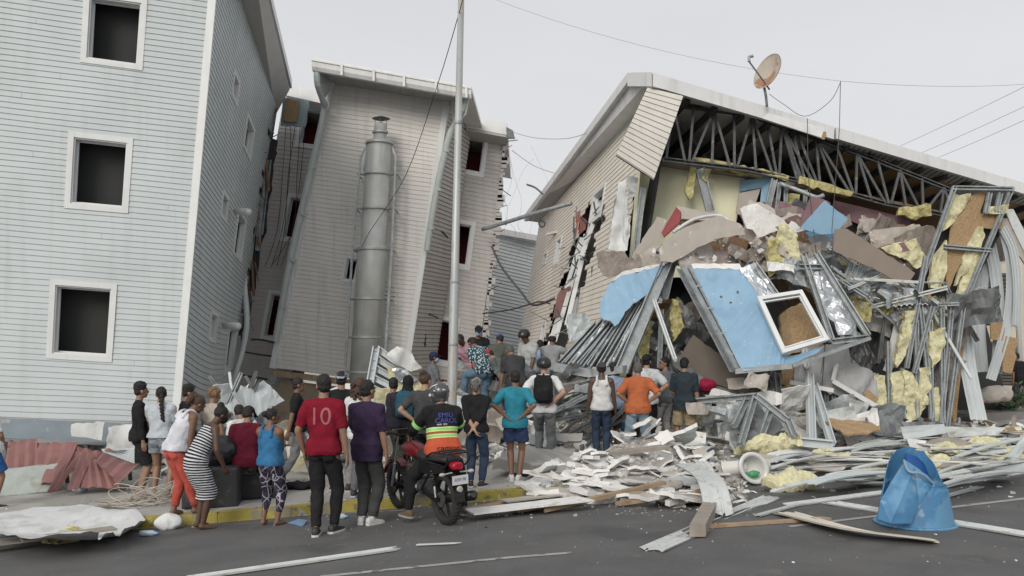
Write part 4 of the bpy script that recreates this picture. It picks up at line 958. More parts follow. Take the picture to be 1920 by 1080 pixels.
def person(loc, H, yaw, label, sk='brown', shirt=None, sleeve=.45, pants=None, pleg=1.95, shoes=SHOEB, hair=('short', HAIR), cap=None, helmet=None, mask=None, build=1., vox=.0085, neck=.068, hem=-.07, dress=None, flare=0., seed=None, group=None, tank=False, skirt=False, belly=0., hood=None, sock=None, visor=1, **pose):
    """empty at the feet > body, shirt, trousers, hair, cap ... ; returns (empty, pose, matrix)"""
    seed = seed if seed is not None else rnd.random()*50
    root = empty('person', loc); tag(root, label, 'person', group)
    k = H/1.75; Mx = Matrix.Translation(loc) @ Matrix.Rotation(R(yaw), 4, 'Z') @ Matrix.Scale(k, 4)
    p = skeleton(**pose); b = build; skm = skin(sk)
    # ---- body ----
    mb = MB(); rr = []
    TR = [(-.09,.135,.09),(0,.165,.112),(.13,.135,.098),(.26,.152,.108),(.40,.172,.105),(.48,.14,.082),(.53,.062,.062)]
    def torso_ring(h, inf=0., kx=1.):
        # interpolate along spine heights
        hs = [0,.13,.26,.40,.50,.57]; 
        if h <= 0: c, Rr = p.spine[0]; c = c+Rr @ V(0,0,h)
        else:
            i = max(j for j in range(5) if hs[j] <= h+1e-9); t = (h-hs[i])/(hs[i+1]-hs[i]); c = p.spine[i][0].lerp(p.spine[i+1][0], t); Rr = p.spine[i+1][1]
        xs_ = [q[0] for q in TR]; rx = float(np.interp(h, xs_, [q[1] for q in TR])); ry = float(np.interp(h, xs_, [q[2] for q in TR]))
        fb = belly*math.exp(-((h-.13)/.13)**2)
        return (c+Rr @ V(0, fb*.5, 0), Rr @ V(1,0,0), Rr @ V(0,1,0), (rx*b+inf+fb*.4)*kx, ry*b+inf+fb*.6)
    rings(mb, [torso_ring(h) for h in (-.09,-.04,0,.06,.13,.2,.26,.33,.40,.45,.48,.53)])
    capsule(mb, p.spine[4][0], p.head-p.Rh @ V(0,.02,.05), .056*b**.5, .052, 14)
    Hd = p.head; Rh = p.Rh
    mb.sph(Hd+Rh @ V(0,-.012,.02), (.076,.094,.098), 18, 12, M=Rh); mb.sph(Hd+Rh @ V(0,.022,-.045), (.056,.062,.068), 14, 10, M=Rh)
    mb.sph(Hd+Rh @ V(0,.058,-.085), (.03,.026,.024), 10, 8, M=Rh)
    mb.tube([Hd+Rh @ V(0,.082,.015), Hd+Rh @ V(0,.108,-.022), Hd+Rh @ V(0,.092,-.034)], [.009,.016,.010], 8)
    mb.sph(Hd+Rh @ V(0,.086,-.058), (.024,.012,.006), 8, 6, M=Rh); mb.sph(Hd+Rh @ V(0,.082,-.068), (.020,.012,.006), 8, 6, M=Rh)
    for s_ in (-1, 1):
        mb.sph(Hd+Rh @ V(s_*.077,-.012,-.012), (.010,.020,.032), 8, 6, M=Rh); mb.sph(Hd+Rh @ V(s_*.032,.078,.034), (.022,.012,.008), 8, 6, M=Rh)
        mb.sph(p.sh[s_]-(p.Rt @ V(s_*.015,0,.005)), .064*b, 12, 8)
        capsule(mb, p.spine[4][0]+p.Rt @ V(0,-.005,.02), p.sh[s_]+p.Rt @ V(-s_*.01,0,.02), .055*b, .05*b)
        capsule(mb, p.sh[s_], p.el[s_], .053*b, .040*b, mid=.003); capsule(mb, p.el[s_], p.wr[s_], .040*b, .0265, mid=.004)
        hand(mb, p.wr[s_], p.hd[s_], s_, p.Rt)
        capsule(mb, p.hip[s_], p.kn[s_], .088*b, .055*b, mid=.004); capsule(mb, p.kn[s_], p.an[s_], .054*b, .036, mid=.008)
        fd = p.fd[s_]; an = p.an[s_]; mb.tube([an+V(0,0,-.03)-fd*.055, an+V(0,0,-.035)-fd*.02, an+fd*.08+V(0,0,-.05), an+fd*.16+V(0,0,-.062)], [.03,.042,.038,.022], 10)
    body = finish(apply_remesh(mb, vox*1.0, 3), 'body', skm, Mx, root)
    # ---- eyes ----
    mbe = MB()
    for s_ in (-1, 1): mbe.sph(Hd+Rh @ V(s_*.031,.079,.014), (.013,.008,.007), 8, 6, M=Rh); mbe.sph(Hd+Rh @ V(s_*.032,.086,.038), (.018,.008,.004), 8, 4, M=Rh)
    if not helmet: 
        e = mbe.build('eyes', DARKEYE, None, smooth=True); e.data.transform(Mx @ Matrix.Translation(e.location)); e.location = (0,0,0); kid(e, root)
    # ---- shirt ----
    if shirt:
        mb = MB(); inf = .018
        hh = [hem, hem+.05, .06, .13, .2, .26, .33, .40, .445, .485, .515 if not tank else .50]
        rings(mb, [torso_ring(h, inf+((.028 if h < .1 else .010)+flare*(1 if h < .1 else 0) if h < .2 else 0)-(.006 if h > .47 else 0)+(.004 if h > .5 else 0), .86 if tank and h > .36 else 1) for h in hh])
        if not tank:
            for s_ in (-1, 1):
                capsule(mb, p.spine[4][0]+p.Rt @ V(0,-.005,.012), p.sh[s_]+p.Rt @ V(-s_*.012,0,.012), .066*b, .066*b); mb.sph(p.sh[s_], .077*b, 12, 8)
                t = min(1., sleeve*2) if sleeve < .5 else 1.
                ft = .054*b+.014; e = p.sh[s_].lerp(p.el[s_], t)
                if sleeve > 0: mb.tube([p.sh[s_]-(p.el[s_]-p.sh[s_]).normalized()*.03, p.sh[s_], p.sh[s_].lerp(e, .5), e], [.04, ft+.006, ft+.001, .055*b+.012-(.012*t)], 14)
                if sleeve > .5:
                    e2 = p.el[s_].lerp(p.wr[s_], (sleeve-.5)*2); mb.sph(p.el[s_], .052*b, 10, 8); mb.tube([p.el[s_], p.el[s_].lerp(e2, .5), e2], [.054*b, .050*b, .037+.008*(1-(sleeve-.5)*2)], 12)
        if tank:
            for s_ in (-1, 1):
                c4 = p.spine[4][0]
                mb.tube(smooth_path([c4+p.Rt @ V(s_*.09,-.115,-.10), c4+p.Rt @ V(s_*.085,-.085,.02), c4+p.Rt @ V(s_*.085,-.01,.065), c4+p.Rt @ V(s_*.085,.08,.01), c4+p.Rt @ V(s_*.085,.115,-.10)], 4), .024, 8)
        me = apply_remesh(mb, vox*1.15, 3); wrinkle(me, .0058, seed); so_ = finish(me, 'shirt', shirt, Mx, root)
    else: so_ = None
    if tank and shirt:   # shoulder straps
        pass
    # ---- trousers / shorts / dress ----
    if pants:
        mb = MB(); rings(mb, [torso_ring(h, .012) for h in (-.09,-.06,-.02,.03,.07)])
        for s_ in (-1, 1):
            mb.sph(p.hip[s_]+V(-s_*.018,-.022,-.03), (.090*b,.100*b,.10), 14, 10)
            t = min(1, pleg); e = p.hip[s_].lerp(p.kn[s_], t); w = .004 if pleg > 1 else .022
            mb.tube([p.hip[s_]+V(-s_*.012,0,.0), p.hip[s_].lerp(e, .5), e], [.094*b, .086*b+w, (.088*(1-t)+.058*t)*b+.016+w+flare*.5], 16)
            if pleg > 1:
                e2 = p.kn[s_].lerp(p.an[s_], pleg-1); mb.sph(p.kn[s_], .07*b, 12, 8)
                mb.tube([p.kn[s_], p.kn[s_].lerp(e2, .4), e2.lerp(p.kn[s_], .12), e2], [.068*b+.006, .066*b+.006+flare, .052+flare+.004, .053+flare], 14)
        me = apply_remesh(mb, vox*1.2, 3); wrinkle(me, .006, seed+9); finish(me, 'trousers' if pleg > 1.3 else 'shorts', pants, Mx, root)
    if dress:
        mb = MB(); rr = [torso_ring(h, i_) for h, i_ in ((.49,.014),(.44,.014),(.38,.014),(.30,.014),(.22,.016),(.13,.024),(.06,.036),(0,.042),(-.06,.05))]
        hipc = (p.hip[1]+p.hip[-1])/2; knc = (p.kn[1]+p.kn[-1])/2; anc = (p.an[1]+p.an[-1])/2
        for t in (.25,.5,.75,1.): c = hipc.lerp(knc, t); rr.append((c+V(0,-.02*(1-t),0), V(1,0,0), V(0,1,0), .205-.03*t, .175-.045*t))
        c = knc.lerp(anc, .22); rr.append((c, V(1,0,0), V(0,1,0), .165, .12))
        tmp = MB(); rings(tmp, rr, 40); me = bpy.data.meshes.new('dress'); me.from_pydata(tmp.v, [], tmp.f[:-2]); uv = me.uv_layers.new(name='UVMap')
        L_ = [0.]
        for a_, b_ in zip(rr, rr[1:]): L_.append(L_[-1]+(b_[0]-a_[0]).length)
        for lp in me.loops: uv.data[lp.index].uv = (0, L_[lp.vertex_index//40])
        bm = bmesh.new(); bm.from_mesh(me); bmesh.ops.subdivide_edges(bm, edges=bm.edges[:], cuts=1, smooth=.3, use_grid_fill=True); bmesh.ops.recalc_face_normals(bm, faces=bm.faces[:]); bm.to_mesh(me); bm.free()
        me.polygons.foreach_set('use_smooth', [True]*len(me.polygons)); wrinkle(me, .005, seed); finish(me, 'dress', dress, Mx, root)
    # ---- shoes ----
    if shoes:
        for s_ in (-1, 1):
            mb = MB(); fd = p.fd[s_]; an = p.an[s_]; sd = fd.cross(V(0,0,1)).normalized(); up = sd.cross(fd)
            rings(mb, [(an+fd*t-up*dz, sd, up, a, c) for t, dz, a, c in ((-.085,.035,.018,.022),(-.07,.03,.036,.045),(-.01,.024,.042,.052),(.06,.045,.045,.036),(.13,.055,.047,.027),(.175,.06,.036,.020),(.195,.064,.018,.012))], 14)
            mb.tube([an+V(0,0,.0), an+V(0,0,.03)-fd*.008], [.045,.04], 12)
            me = apply_remesh(mb, .008, 2); sh_o = finish(me, 'shoe', shoes, Mx, root)
            mb = MB(); rings(mb, [(an+fd*t-up*.078, sd, fd, a, .02) for t, a in ((0,.01),)], 8) if 0 else None
            out = [an+fd*t-up*.080+sd*x for t, x in ((-.09,.0),(-.075,.036),(-.01,.043),(.06,.049),(.13,.051),(.18,.038),(.203,.0),(.18,-.038),(.13,-.051),(.06,-.049),(-.01,-.043),(-.075,-.036))]
            mb = MB(); mb.v = [tuple(q) for q in out]+[tuple(q+up*.024) for q in out]; n = len(out)
            mb.f = [list(range(n))[::-1], list(range(n, 2*n))]+[[i, (i+1) % n, n+(i+1) % n, n+i] for i in range(n)]; mb.m = [0]*len(mb.f)
            me = bpy.data.meshes.new('sole'); me.from_pydata(mb.v, [], mb.f); finish(me, 'sole', SHOEW if shoes is not SHOEBR else M['wood2'], Mx, sh_o)
    # ---- hair ----
    def hd(v): return Hd+Rh @ Vector(v)
    if hair and not helmet:
        kind, hm = hair; mb = MB()
        if kind == 'short': mb.sph(hd((0,-.022,.038)), (.083,.096,.096), 18, 12, M=Rh); mb.sph(hd((0,-.038,-.012)), (.076,.074,.075), 16, 10, M=Rh)
        elif kind == 'crop': mb.sph(hd((0,-.022,.030)), (.080,.093,.094), 18, 12, M=Rh); mb.sph(hd((0,-.036,-.012)), (.074,.072,.070), 16, 10, M=Rh)
        elif kind == 'curlytop':
            mb.sph(hd((0,-.020,.055)), (.088,.100,.085), 18, 12, M=Rh); mb.sph(hd((0,-.038,-.01)), (.076,.072,.07), 16, 10, M=Rh); r2 = random.Random(int(seed*9))
            for i in range(60):
                t, ph = r2.uniform(0, 6.28), r2.uniform(0, 1.4); mb.sph(hd((.088*math.sin(ph)*math.cos(t), -.02+.1*math.sin(ph)*math.sin(t), .06+.085*math.cos(ph))), .016, 6, 5)
        elif kind == 'fro':
            mb.sph(hd((0,-.028,.045)), (.098,.112,.10), 18, 12, M=Rh); r2 = random.Random(int(seed*9))
            for i in range(110):
                t, ph = r2.uniform(0, 6.28), r2.uniform(0, 2.0); q = (.1*math.sin(ph)*math.cos(t), -.03+.115*math.sin(ph)*math.sin(t), .045+.105*math.cos(ph))
                if q[1] < .06: mb.sph(hd(q), .019, 6, 5)
        elif kind in ('long', 'bun', 'braid', 'pony', 'bunlow'):
            mb.sph(hd((0,-.024,.03)), (.083,.097,.098), 18, 12, M=Rh)
            if kind == 'long':
                r2 = random.Random(int(seed*9)); mb.sph(hd((0,-.07,-.06)), (.11,.075,.14), 14, 10, M=Rh)
                for i in range(90): t = r2.uniform(0, 6.28); z = r2.uniform(-.19, .04); mb.sph(hd((.115*math.cos(t), -.07+.085*math.sin(t), z)), .02, 6, 5)
            if kind == 'bun': mb.sph(hd((0,-.07,.115)), (.055,.052,.048), 12, 8, M=Rh); mb.sph(hd((.02,-.09,.13)), .03, 8, 6)
            if kind == 'bunlow': mb.sph(hd((0,-.125,.03)), (.05,.045,.05), 12, 8, M=Rh)
            if kind == 'pony': mb.sph(hd((0,-.115,.05)), (.045,.045,.05), 12, 8, M=Rh); mb.sph(hd((0,-.15,-.02)), (.055,.05,.08), 12, 8, M=Rh)
            if kind == 'braid':
                for i in range(15): mb.sph(hd((.012*(-1)**i+.03*i/14, -.115-.008*min(i, 6)-.002*i, -.02-.027*i)), (.034-.0009*i, .028, .026), 8, 6)
        # trim the face side
        me = apply_remesh(mb, .0075, 2)
        bm = bmesh.new(); bm.from_mesh(me); Ri = Rh.inverted()
        dl = [v for v in bm.verts if (lambda q: q.y > .052+max(0, q.z-.045)*.55 and q.z < .085 or (q.y > .028 and q.z < .02 and abs(q.x) < .09) or (kind in ('short','crop','curlytop','fro') and q.z < -.02-max(0,-.0-q.y)*.75))(Ri @ (v.co-Hd))]
        bmesh.ops.delete(bm, geom=dl, context='VERTS'); bm.to_mesh(me); bm.free()
        for v in me.vertices: q_ = mnoise.noise(v.co*38)+.6*mnoise.noise(v.co*90); v.co += (v.co-Hd).normalized()*q_*.006
        me.polygons.foreach_set('use_smooth', [True]*len(me.polygons))
        finish(me, 'hair', hm, Mx, root)
    if cap:
        mb = MB(); vy = -1 if visor == -1 else 1
        mb.sph(hd((0,-.012,.045)), (.086,.100,.088), 18, 12, M=Rh)
        mb.hexa([hd(q) for q in ((-.065,vy*.06,.045),(.065,vy*.06,.045),(.05,vy*.165,.02),(-.05,vy*.165,.02),(-.062,vy*.06,.062),(.062,vy*.06,.062),(.05,vy*.165,.034),(-.05,vy*.165,.034))])
        mb.sph(hd((0,-.012,.134)), .01, 6, 5)
        me = apply_remesh(mb, .0065, 1); bm = bmesh.new(); bm.from_mesh(me); Ri = Rh.inverted()
        bmesh.ops.delete(bm, geom=[v for v in bm.verts if (Ri @ (v.co-Hd)).z < .018 and (Ri @ (v.co-Hd)).y*vy < .06], context='VERTS'); bm.to_mesh(me); bm.free()
        me.polygons.foreach_set('use_smooth', [True]*len(me.polygons)); finish(me, 'cap', cap, Mx, root)
    if hood:
        mb = MB(); mb.sph(hd((0,-.02,.01)), (.098,.112,.125), 18, 12, M=Rh); mb.tube([hd((0,-.03,-.06)), p.spine[4][0]+p.Rt @ V(0,-.02,-.03)], [.09,.13], 16)
        me = apply_remesh(mb, .009, 2); bm = bmesh.new(); bm.from_mesh(me); Ri = Rh.inverted()
        bmesh.ops.delete(bm, geom=[v for v in bm.verts if (Ri @ (v.co-Hd)).y > .062], context='VERTS'); bm.to_mesh(me); bm.free(); finish(me, 'hood', hood, Mx, root)
    if mask:
        mb = MB(); mb.sph(hd((0,.034,-.045)), (.066,.072,.062), 16, 10, M=Rh); mb.tube([hd((-.07,.0,-.02)), hd((-.078,-.02,-.015))], .006, 6); mb.tube([hd((.07,.0,-.02)), hd((.078,-.02,-.015))], .006, 6)
        me = apply_remesh(mb, .006, 1); bm = bmesh.new(); bm.from_mesh(me); Ri = Rh.inverted()
        bmesh.ops.delete(bm, geom=[v for v in bm.verts if (Ri @ (v.co-Hd)).y < .012 and abs((Ri @ (v.co-Hd)).x) < .05], context='VERTS'); bm.to_mesh(me); bm.free(); finish(me, 'face_mask', mask, Mx, root)
    if helmet:
        mb = MB(); full = helmet[1] == 'full'
        mb.sph(hd((0,-.01,.03)), (.120,.142,.128), 24, 16, M=Rh)
        if full: mb.tube([hd((0,-.01,.0)), hd((0,-.005,-.09))], [.117,.098], 24)
        o_ = mb.build('helmet', helmet[0], None, smooth=False); me = o_.data; me.transform(Matrix.Translation(o_.location)); bpy.data.objects.remove(o_)
        me = me.copy()
        tmp = MB(); tmp.v = [tuple(v.co) for v in me.vertices]; tmp.f = [list(q.vertices) for q in me.polygons]; me = apply_remesh(tmp, .007, 2)
        bm = bmesh.new(); bm.from_mesh(me); Ri = Rh.inverted()
        def cutf(q): return (q.y > .06 and q.z < .055 and not (full and q.z < -.045)) or (not full and q.z < -.01-.3*max(0, -q.y))
        bmesh.ops.delete(bm, geom=[v for v in bm.verts if cutf(Ri @ (v.co-Hd))], context='VERTS'); bm.to_mesh(me); bm.free()
        ho = finish(me, 'helmet', helmet[0], Mx, root)
        if full:
            mb = MB()
            mb.tube([hd((-.105,-.075,.03)), hd((0,-.153,.035)), hd((.105,-.075,.03))], .012, 8)
            for s_ in (-1, 1): mb.tube([hd((s_*.06,-.11,.11)), hd((s_*.11,-.05,.09)), hd((s_*.122,.02,.06))], .008, 6); mb.sph(hd((s_*.118,0,-.01)), .022, 8, 6)
            mb.box(-.001,.001,-.001,.001,-.001,.001) if 0 else None
            me = bpy.data.meshes.new('trim'); me.from_pydata(mb.v, [], mb.f); me.polygons.foreach_set('use_smooth', [True]*len(me.polygons)); finish(me, 'helmet_trim', M['strip'], Mx, ho)
    root['_k'] = k; del root['_k']
    return root, p, Mx, so_
def text_on(parent_o, root, txt, size, world_c, right, up, m, name='lettering', off=.004, extr=.0, squash=1., dirv=None):
    """flat lettering pressed on a garment: text mesh projected on the surface along the viewing normal"""
    cu = bpy.data.curves.new('t', 'FONT'); cu.body = txt; cu.size = size; cu.align_x = 'CENTER'; cu.align_y = 'CENTER'; cu.resolution_u = 3
    to = bpy.data.objects.new('t', cu); S.collection.objects.link(to)
    dg = bpy.context.evaluated_depsgraph_get(); me = bpy.data.meshes.new_from_object(to.evaluated_get(dg)); bpy.data.objects.remove(to)
    right = Vector(right).normalized(); up = Vector(up); up = (up-right*up.dot(right)).normalized(); n = right.cross(up)
    bm = bmesh.new(); bm.from_mesh(me); bmesh.ops.triangulate(bm, faces=bm.faces[:])
    for _ in range(2): bmesh.ops.subdivide_edges(bm, edges=[e for e in bm.edges if e.calc_length() > size*.15], cuts=1); bmesh.ops.triangulate(bm, faces=bm.faces[:])
    bv = None
    if parent_o is not None:
        pm = parent_o.data; ofs = Vector(parent_o.location); q = parent_o.parent
        while q is not None: ofs += q.location; q = q.parent
        bv = BVHTree.FromPolygons([v.co+ofs for v in pm.vertices], [tuple(f.vertices) for f in pm.polygons])
    for v in bm.verts:
        w = Vector(world_c)+right*v.co.x*squash+up*v.co.y
        if bv:
            h = bv.ray_cast(w+n*.5, -n)
            if h[0] is not None: w = h[0]+n*off
        v.co = w
    bm.to_mesh(me); bm.free(); me.name = name; me.materials.clear(); me.materials.append(m)
    o = bpy.data.objects.new(name, me); link(o)
    if parent_o is not None: kid(o, parent_o)
    elif root is not None: kid(o, root)
    return o
def band_on(so_, root, h0, h1, Mx, p, m, name='band', inf=.001, rx=1.0):
    """a strip of cloth at torso heights h0..h1: copies the shirt faces in that slab, pushed out a little"""
    me = so_.data.copy(); ofs = Vector(so_.location)+so_.parent.location; Mi = Mx.inverted()
    bm = bmesh.new(); bm.from_mesh(me); bm.normal_update(); nr = {v.index: v.normal.copy() for v in bm.verts}
    nz_ = (Mx.to_3x3() @ (p.Rt @ V(0,0,1))).normalized()
    for h_, sg in ((h0, 1), (h1, -1)):
        c_ = Mx @ (p.pel+p.Rt @ V(0,0,h_))-ofs
        bmesh.ops.bisect_plane(bm, geom=bm.verts[:]+bm.edges[:]+bm.faces[:], plane_co=c_, plane_no=nz_*sg, clear_inner=True)
    dl = [v for v in bm.verts if abs((p.Rt.inverted() @ (Mi @ (v.co+ofs)-p.pel)).x) > .24]
    bmesh.ops.delete(bm, geom=dl, context='VERTS')
    for v in bm.verts: v.co += v.normal*.004
    bm.to_mesh(me); bm.free(); me.materials.clear(); me.materials.append(m)
    o = bpy.data.objects.new(name, me); link(o); o.parent = so_; return o
def head_scale(px, py, Y): return None
def at(px, pyf, pyh=None, H=None, dz=0):
    """ground point under pixel and the standing height that reaches pixel pyh"""
    g = G(px, pyf, dz); return g, (pyf-pyh)/F*g.y if pyh is not None else H
def pY(px, Y, z=None): x = (px-CX)/F*Y; return Vector((x, Y, gz(x, Y) if z is None else z))

# --- left group ---
g, H = at(262, 932, 718); person(g, H, -62, 'young man in black long sleeved top and shorts, far left of the crowd', 'mid', BLK, .95, BLK, .93, None, ('curlytop', HAIR), stance=.08, armR='hang', armL='front', head=(0,10,0), build=.92, flare=.015)
g, H = at(302, 933, 725); person(g, H, -6, 'girl in pale grey tee and grey shorts with a long dark braid down her back', 'mid', cloth((.42,.46,.50), key='pale_grey'), .36, cloth((.17,.19,.22), 'marl'), .42, None, ('braid', HAIR), build=1.12, hem=.02, stance=.12, armL='fold', armR='fold', head=(0,25,0))
Yp = 13.6; g = pY(350, Yp); person(g, 1.66, -60, 'young man in black tee and black face mask behind the girl with the braid', 'mid', BLK, .4, BLK, 1.9, SHOEB, ('curlytop', HAIR), mask=BLK, head=(8,0,0))
g = pY(398, 13.9); person(g, 1.58, -30, 'person with blond tinted curly hair and cream tee, half hidden behind the striped dress', 'mid', cloth((.42,.38,.33), key='cream'), .4, CHAR, 1.9, SHOEB, ('fro', HAIRL), head=(12,-20,0))
g = G(336, 982); person(g+V(0,0,.0), 1.66, -42, 'woman bending over in white vest top and bright coral trousers at the kerb', 'brown', cloth((.58,.59,.64), key='white_vest'), .0, cloth((.43,.085,.065), key='coral'), 1.88, None, ('pony', HAIRB), tank=True, lean=30, build=1.05, hem=-.02, armL='down', armR='down', head=(10,0,0), stance=.07, legR=((.08,.20,.085),(.1,1,0)), legL=((-.06,-.05,.085),(-.1,1,0)))
g = G(376, 992); person(g, 1.64, -52, 'woman leaning forward in a navy and white striped dress with black face mask', 'dark', None, 0, None, 1, None, ('bun', HAIR), dress=cloth((.022,.027,.042), 'stripes'), mask=BLK, lean=34, hem=0, armL='down', armR=((.22,.36,-.36),(.6,-.4,-.5)), head=(-8,0,0), build=.98, stance=.09)
# seated man in maroon on the black box
g = pY(462, 12.6, z=-.17); person(g, 1.74, 10, 'person in maroon top and black cap seated on a black box, back to the camera', 'mid', cloth((.11,.012,.026), key='maroon'), .9, CHAR, 1.95, SHOEB, ('short', HAIR), cap=BLK, mask=MASKB, pelvis=(0,-.05,.56), lean=16, legL=((-.16,.40,.1),(-.2,1,.6)), legR=((.16,.40,.1),(.2,1,.6)), armL='front', armR='front', head=(12,-25,0))
g = pY(458, 13.3, z=-.15); person(g, 1.66, 40, 'person in white top hunched behind the seated maroon figure', 'mid', WHT, .45, CHAR, 1.9, SHOEB, ('short', HAIR), mask=MASKB, pelvis=(0,-.05,.60), lean=22, legL=((-.16,.40,.1),(-.2,1,.6)), legR=((.16,.40,.1),(.2,1,.6)), armL='front', armR='front', head=(14,-20,0))
g, H = at(507, 985, 766); r_, p_, Mx_, so_ = person(g, H, -18, 'woman in bright blue vest top and dark patterned leggings standing with folded arms', 'brown', cloth((.04,.155,.31), key='blue_vest'), 0, cloth((.035,.033,.05), 'lines'), 1.72, None, ('bunlow', HAIR), mask=None, tank=True, build=1.12, hem=-.03, armL='crossed', armR='crossed', head=(8,-38,0), stance=.12, flare=-.006)
g, H = at(558, 906, 708); person(g, H, -75, 'man in black tee and light grey jeans walking right past the bare board', 'brown', BLK, .42, cloth((.24,.25,.26), key='pale_grey_jeans'), 1.93, SHOEW, ('short', HAIR), armL='swing', armR='swingb', legL=((-.08,.26,.085),(0,1,0),(0,1,0)), legR=((.07,-.26,.11),(0,1,0),(0,1,-.3)), head=(0,0,0))
g, H = at(607, 1001, 702); r_, p_, Mx_, so_ = person(g, H, -8, 'tall man in a red football shirt numbered 10 and black trousers, seen from behind', 'mid', cloth((.185,.010,.024), key='red_jersey'), .42, BLK, 1.97, SHOEB, ('short', HAIR), armL='hipsb' if 0 else ((.24,.05,-.50),(.8,-.9,0)), armR='hang', head=(0,28,0), stance=.09, legL=((-.04,-.14,.085),(-.1,1,0)), legR=((.10,.05,.085),(.1,1,0)), hem=-.06)
q = Mx_ @ (p_.pel+V(0,-.1,.36)); text_on(so_, r_, '10', .27*H/1.75, q, V(math.cos(R(-8)), math.sin(R(-8)), 0), V(0,0,1), mat('shirt_number', (.30,.11,.12), .8), name='number', squash=.95)
g = pY(640, 13.0); person(g, 1.78, 5, 'person in grey cap and black top with pale grey trousers behind the red football shirt', 'mid', BLK, .4, cloth((.27,.27,.28), key='mid_grey'), 1.95, SHOEB, ('short', HAIR), cap=cloth((.30,.34,.38), key='grey_cap'), armL='front', armR='front', visor=-1)
g = pY(676, 12.4); r_, p_, Mx_, so_ = person(g, 1.69, -20, 'woman with long brown curls and white SMILE tee wearing a pale blue mask', 'mid', WHT, .38, GDEN, 1.95, SHOEB, ('long', HAIRB), mask=MASKB, armL='fold', armR='fold', head=(0,-35,0))
q = Mx_ @ (p_.pel+V(.0,-.1,.40)); text_on(so_, r_, 'SMILE', .085, q, V(math.cos(R(-20)), math.sin(R(-20)), 0), V(0,0,1), BLK, squash=1.0)
for k_, (cc, dx, dz_) in enumerate((((.6,.45,.08), -.06, .33), ((.15,.45,.55), .03, .33), ((.6,.15,.3), -.02, .27), ((.5,.25,.5), .07, .28))):
    text_on(so_, r_, '*', .16, Mx_ @ (p_.pel+V(dx,-.1,dz_-.03)), V(math.cos(R(-20)), math.sin(R(-20)), 0), V(0,0,1), mat('print_%d' % k_, cc, .8), name='flower_print')
g, H = at(688, 984, 713); person(g, H, -22, 'man in dark purple tee, grey trousers and white trainers with his back turned', 'mid', cloth((.036,.024,.055), key='purple'), .47, cloth((.055,.057,.057), key='dark_grey_chino'), 1.95, SHOEW, ('short', HAIR), armL='front', armR='hang', stance=.07, hem=-.15, head=(0,-15,0), flare=.008, build=1.04)
g, H = at(737, 894, 708); person(g, H, 150-180-40, 'man in blue face mask and black and yellow jacket with dark olive trousers', 'mid', cloth((.03,.03,.045), key='navy_jacket'), .9, cloth((.065,.07,.058), key='olive'), 1.93, SHOEW, ('short', HAIR), mask=MASKB, armL='front', armR='front', head=(5,65,0), stance=.14)
g, H = at(765, 893, 704); r_, p_, Mx_, so_ = person(g, H, -12, 'person in black hood and black trousers wearing a teal backpack', 'mid', BLK, .9, BLK, 1.95, SHOEB, None, hood=BLK, armL='front', armR='front')
hoodY = (g, H, Mx_, p_)
g = pY(797, 12.6); person(g, 1.72, -25, 'woman with bunched fair brown hair and charcoal tee, half hidden by the motorcyclist', 'light', cloth((.06,.062,.066), key='washed_black'), .4, BLK, 1.95, SHOEB, ('bun', HAIRB), armL='hips', armR='front', head=(0,-10,0))
# --- centre and right bystanders ---
g, H = at(893, 914, 709); person(g, H, -12, 'woman in black jumper and blue jeans with hands clasped behind her back', 'light', BLK, .72, DENIM, 1.94, SHOEB, ('pony', HAIRG), cap=cloth((.25,.25,.24), key='grey_scarf'), armL='back', armR='back', head=(0,10,0), stance=.09, build=1.02, hem=-.04, visor=-1)
g, H = at(966, 903, 694); person(g, H, -8, 'man in turquoise tee and navy shorts with his hands on his hips', 'brown', cloth((.03,.205,.28), key='turquoise'), .47, cloth((.028,.045,.10), key='navy_shorts'), .62, SHOEW, ('short', HAIR), armL='hipsb', armR='hipsb', stance=.06, hem=-.08, head=(0,15,0), flare=.012)
g, H = at(1020, 876, 672); r_, p_, Mx_, so_ = person(g, H, -6, 'man in white tee, black helmet and black backpack with one hand on his hip', 'light', WHT, .42, GDEN, 1.93, SHOEB, None, helmet=(mat('black_helmet', (.02,.02,.022), .25, var=.1), 'open'), armL='hips', armR='hipsb', stance=.09, legL=((-.10,.18,.17),(0,1,0)), head=(6,10,0), hem=-.05)
bpk = (g, H, Mx_, p_)
g, H = at(1128, 860, 679); person(g, H, -4, 'man in white vest, dark cap and blue jeans wearing white gloves, seen from behind', 'dark', WHT, 0, DENIM, 1.97, SHOEB, ('crop', HAIR), cap=cloth((.06,.058,.062), key='dark_cap'), tank=True, visor=-1, stance=.08, head=(4,0,0), hem=-.05)
g = pY(1150, 16.4); person(g, 1.70, 20, 'person in pale blue top and black shorts behind the man in the white vest', 'brown', cloth((.30,.38,.50), key='pale_blue'), .4, cloth((.045,.035,.035), key='black_shorts'), .95, SHOEB, ('short', HAIR), armL='front', armR='hang', flare=.02)
g = pY(1196, 15.2); person(g, 1.72, -3, 'man in orange polo shirt and faded jeans standing with hands on hips', 'mid', cloth((.40,.12,.05), key='orange'), .47, LDEN, 1.95, SHOEB, ('crop', HAIRG), armL='hips', armR='hips', stance=.17, hem=-.08, build=1.12, belly=.03, flare=.008, head=(3,0,0))
g = pY(1212, 16.6); person(g, 1.83, -2, 'man in white speckled shirt and black cap behind the orange polo shirt', 'light', cloth((.50,.52,.54), 'specks'), .45, BLK, 1.95, SHOEB, ('crop', HAIR), cap=BLK, visor=-1, build=1.15, armL='front', armR='hips', head=(0,-20,0), legL=((-.25,0,.085),(0,1,0)))
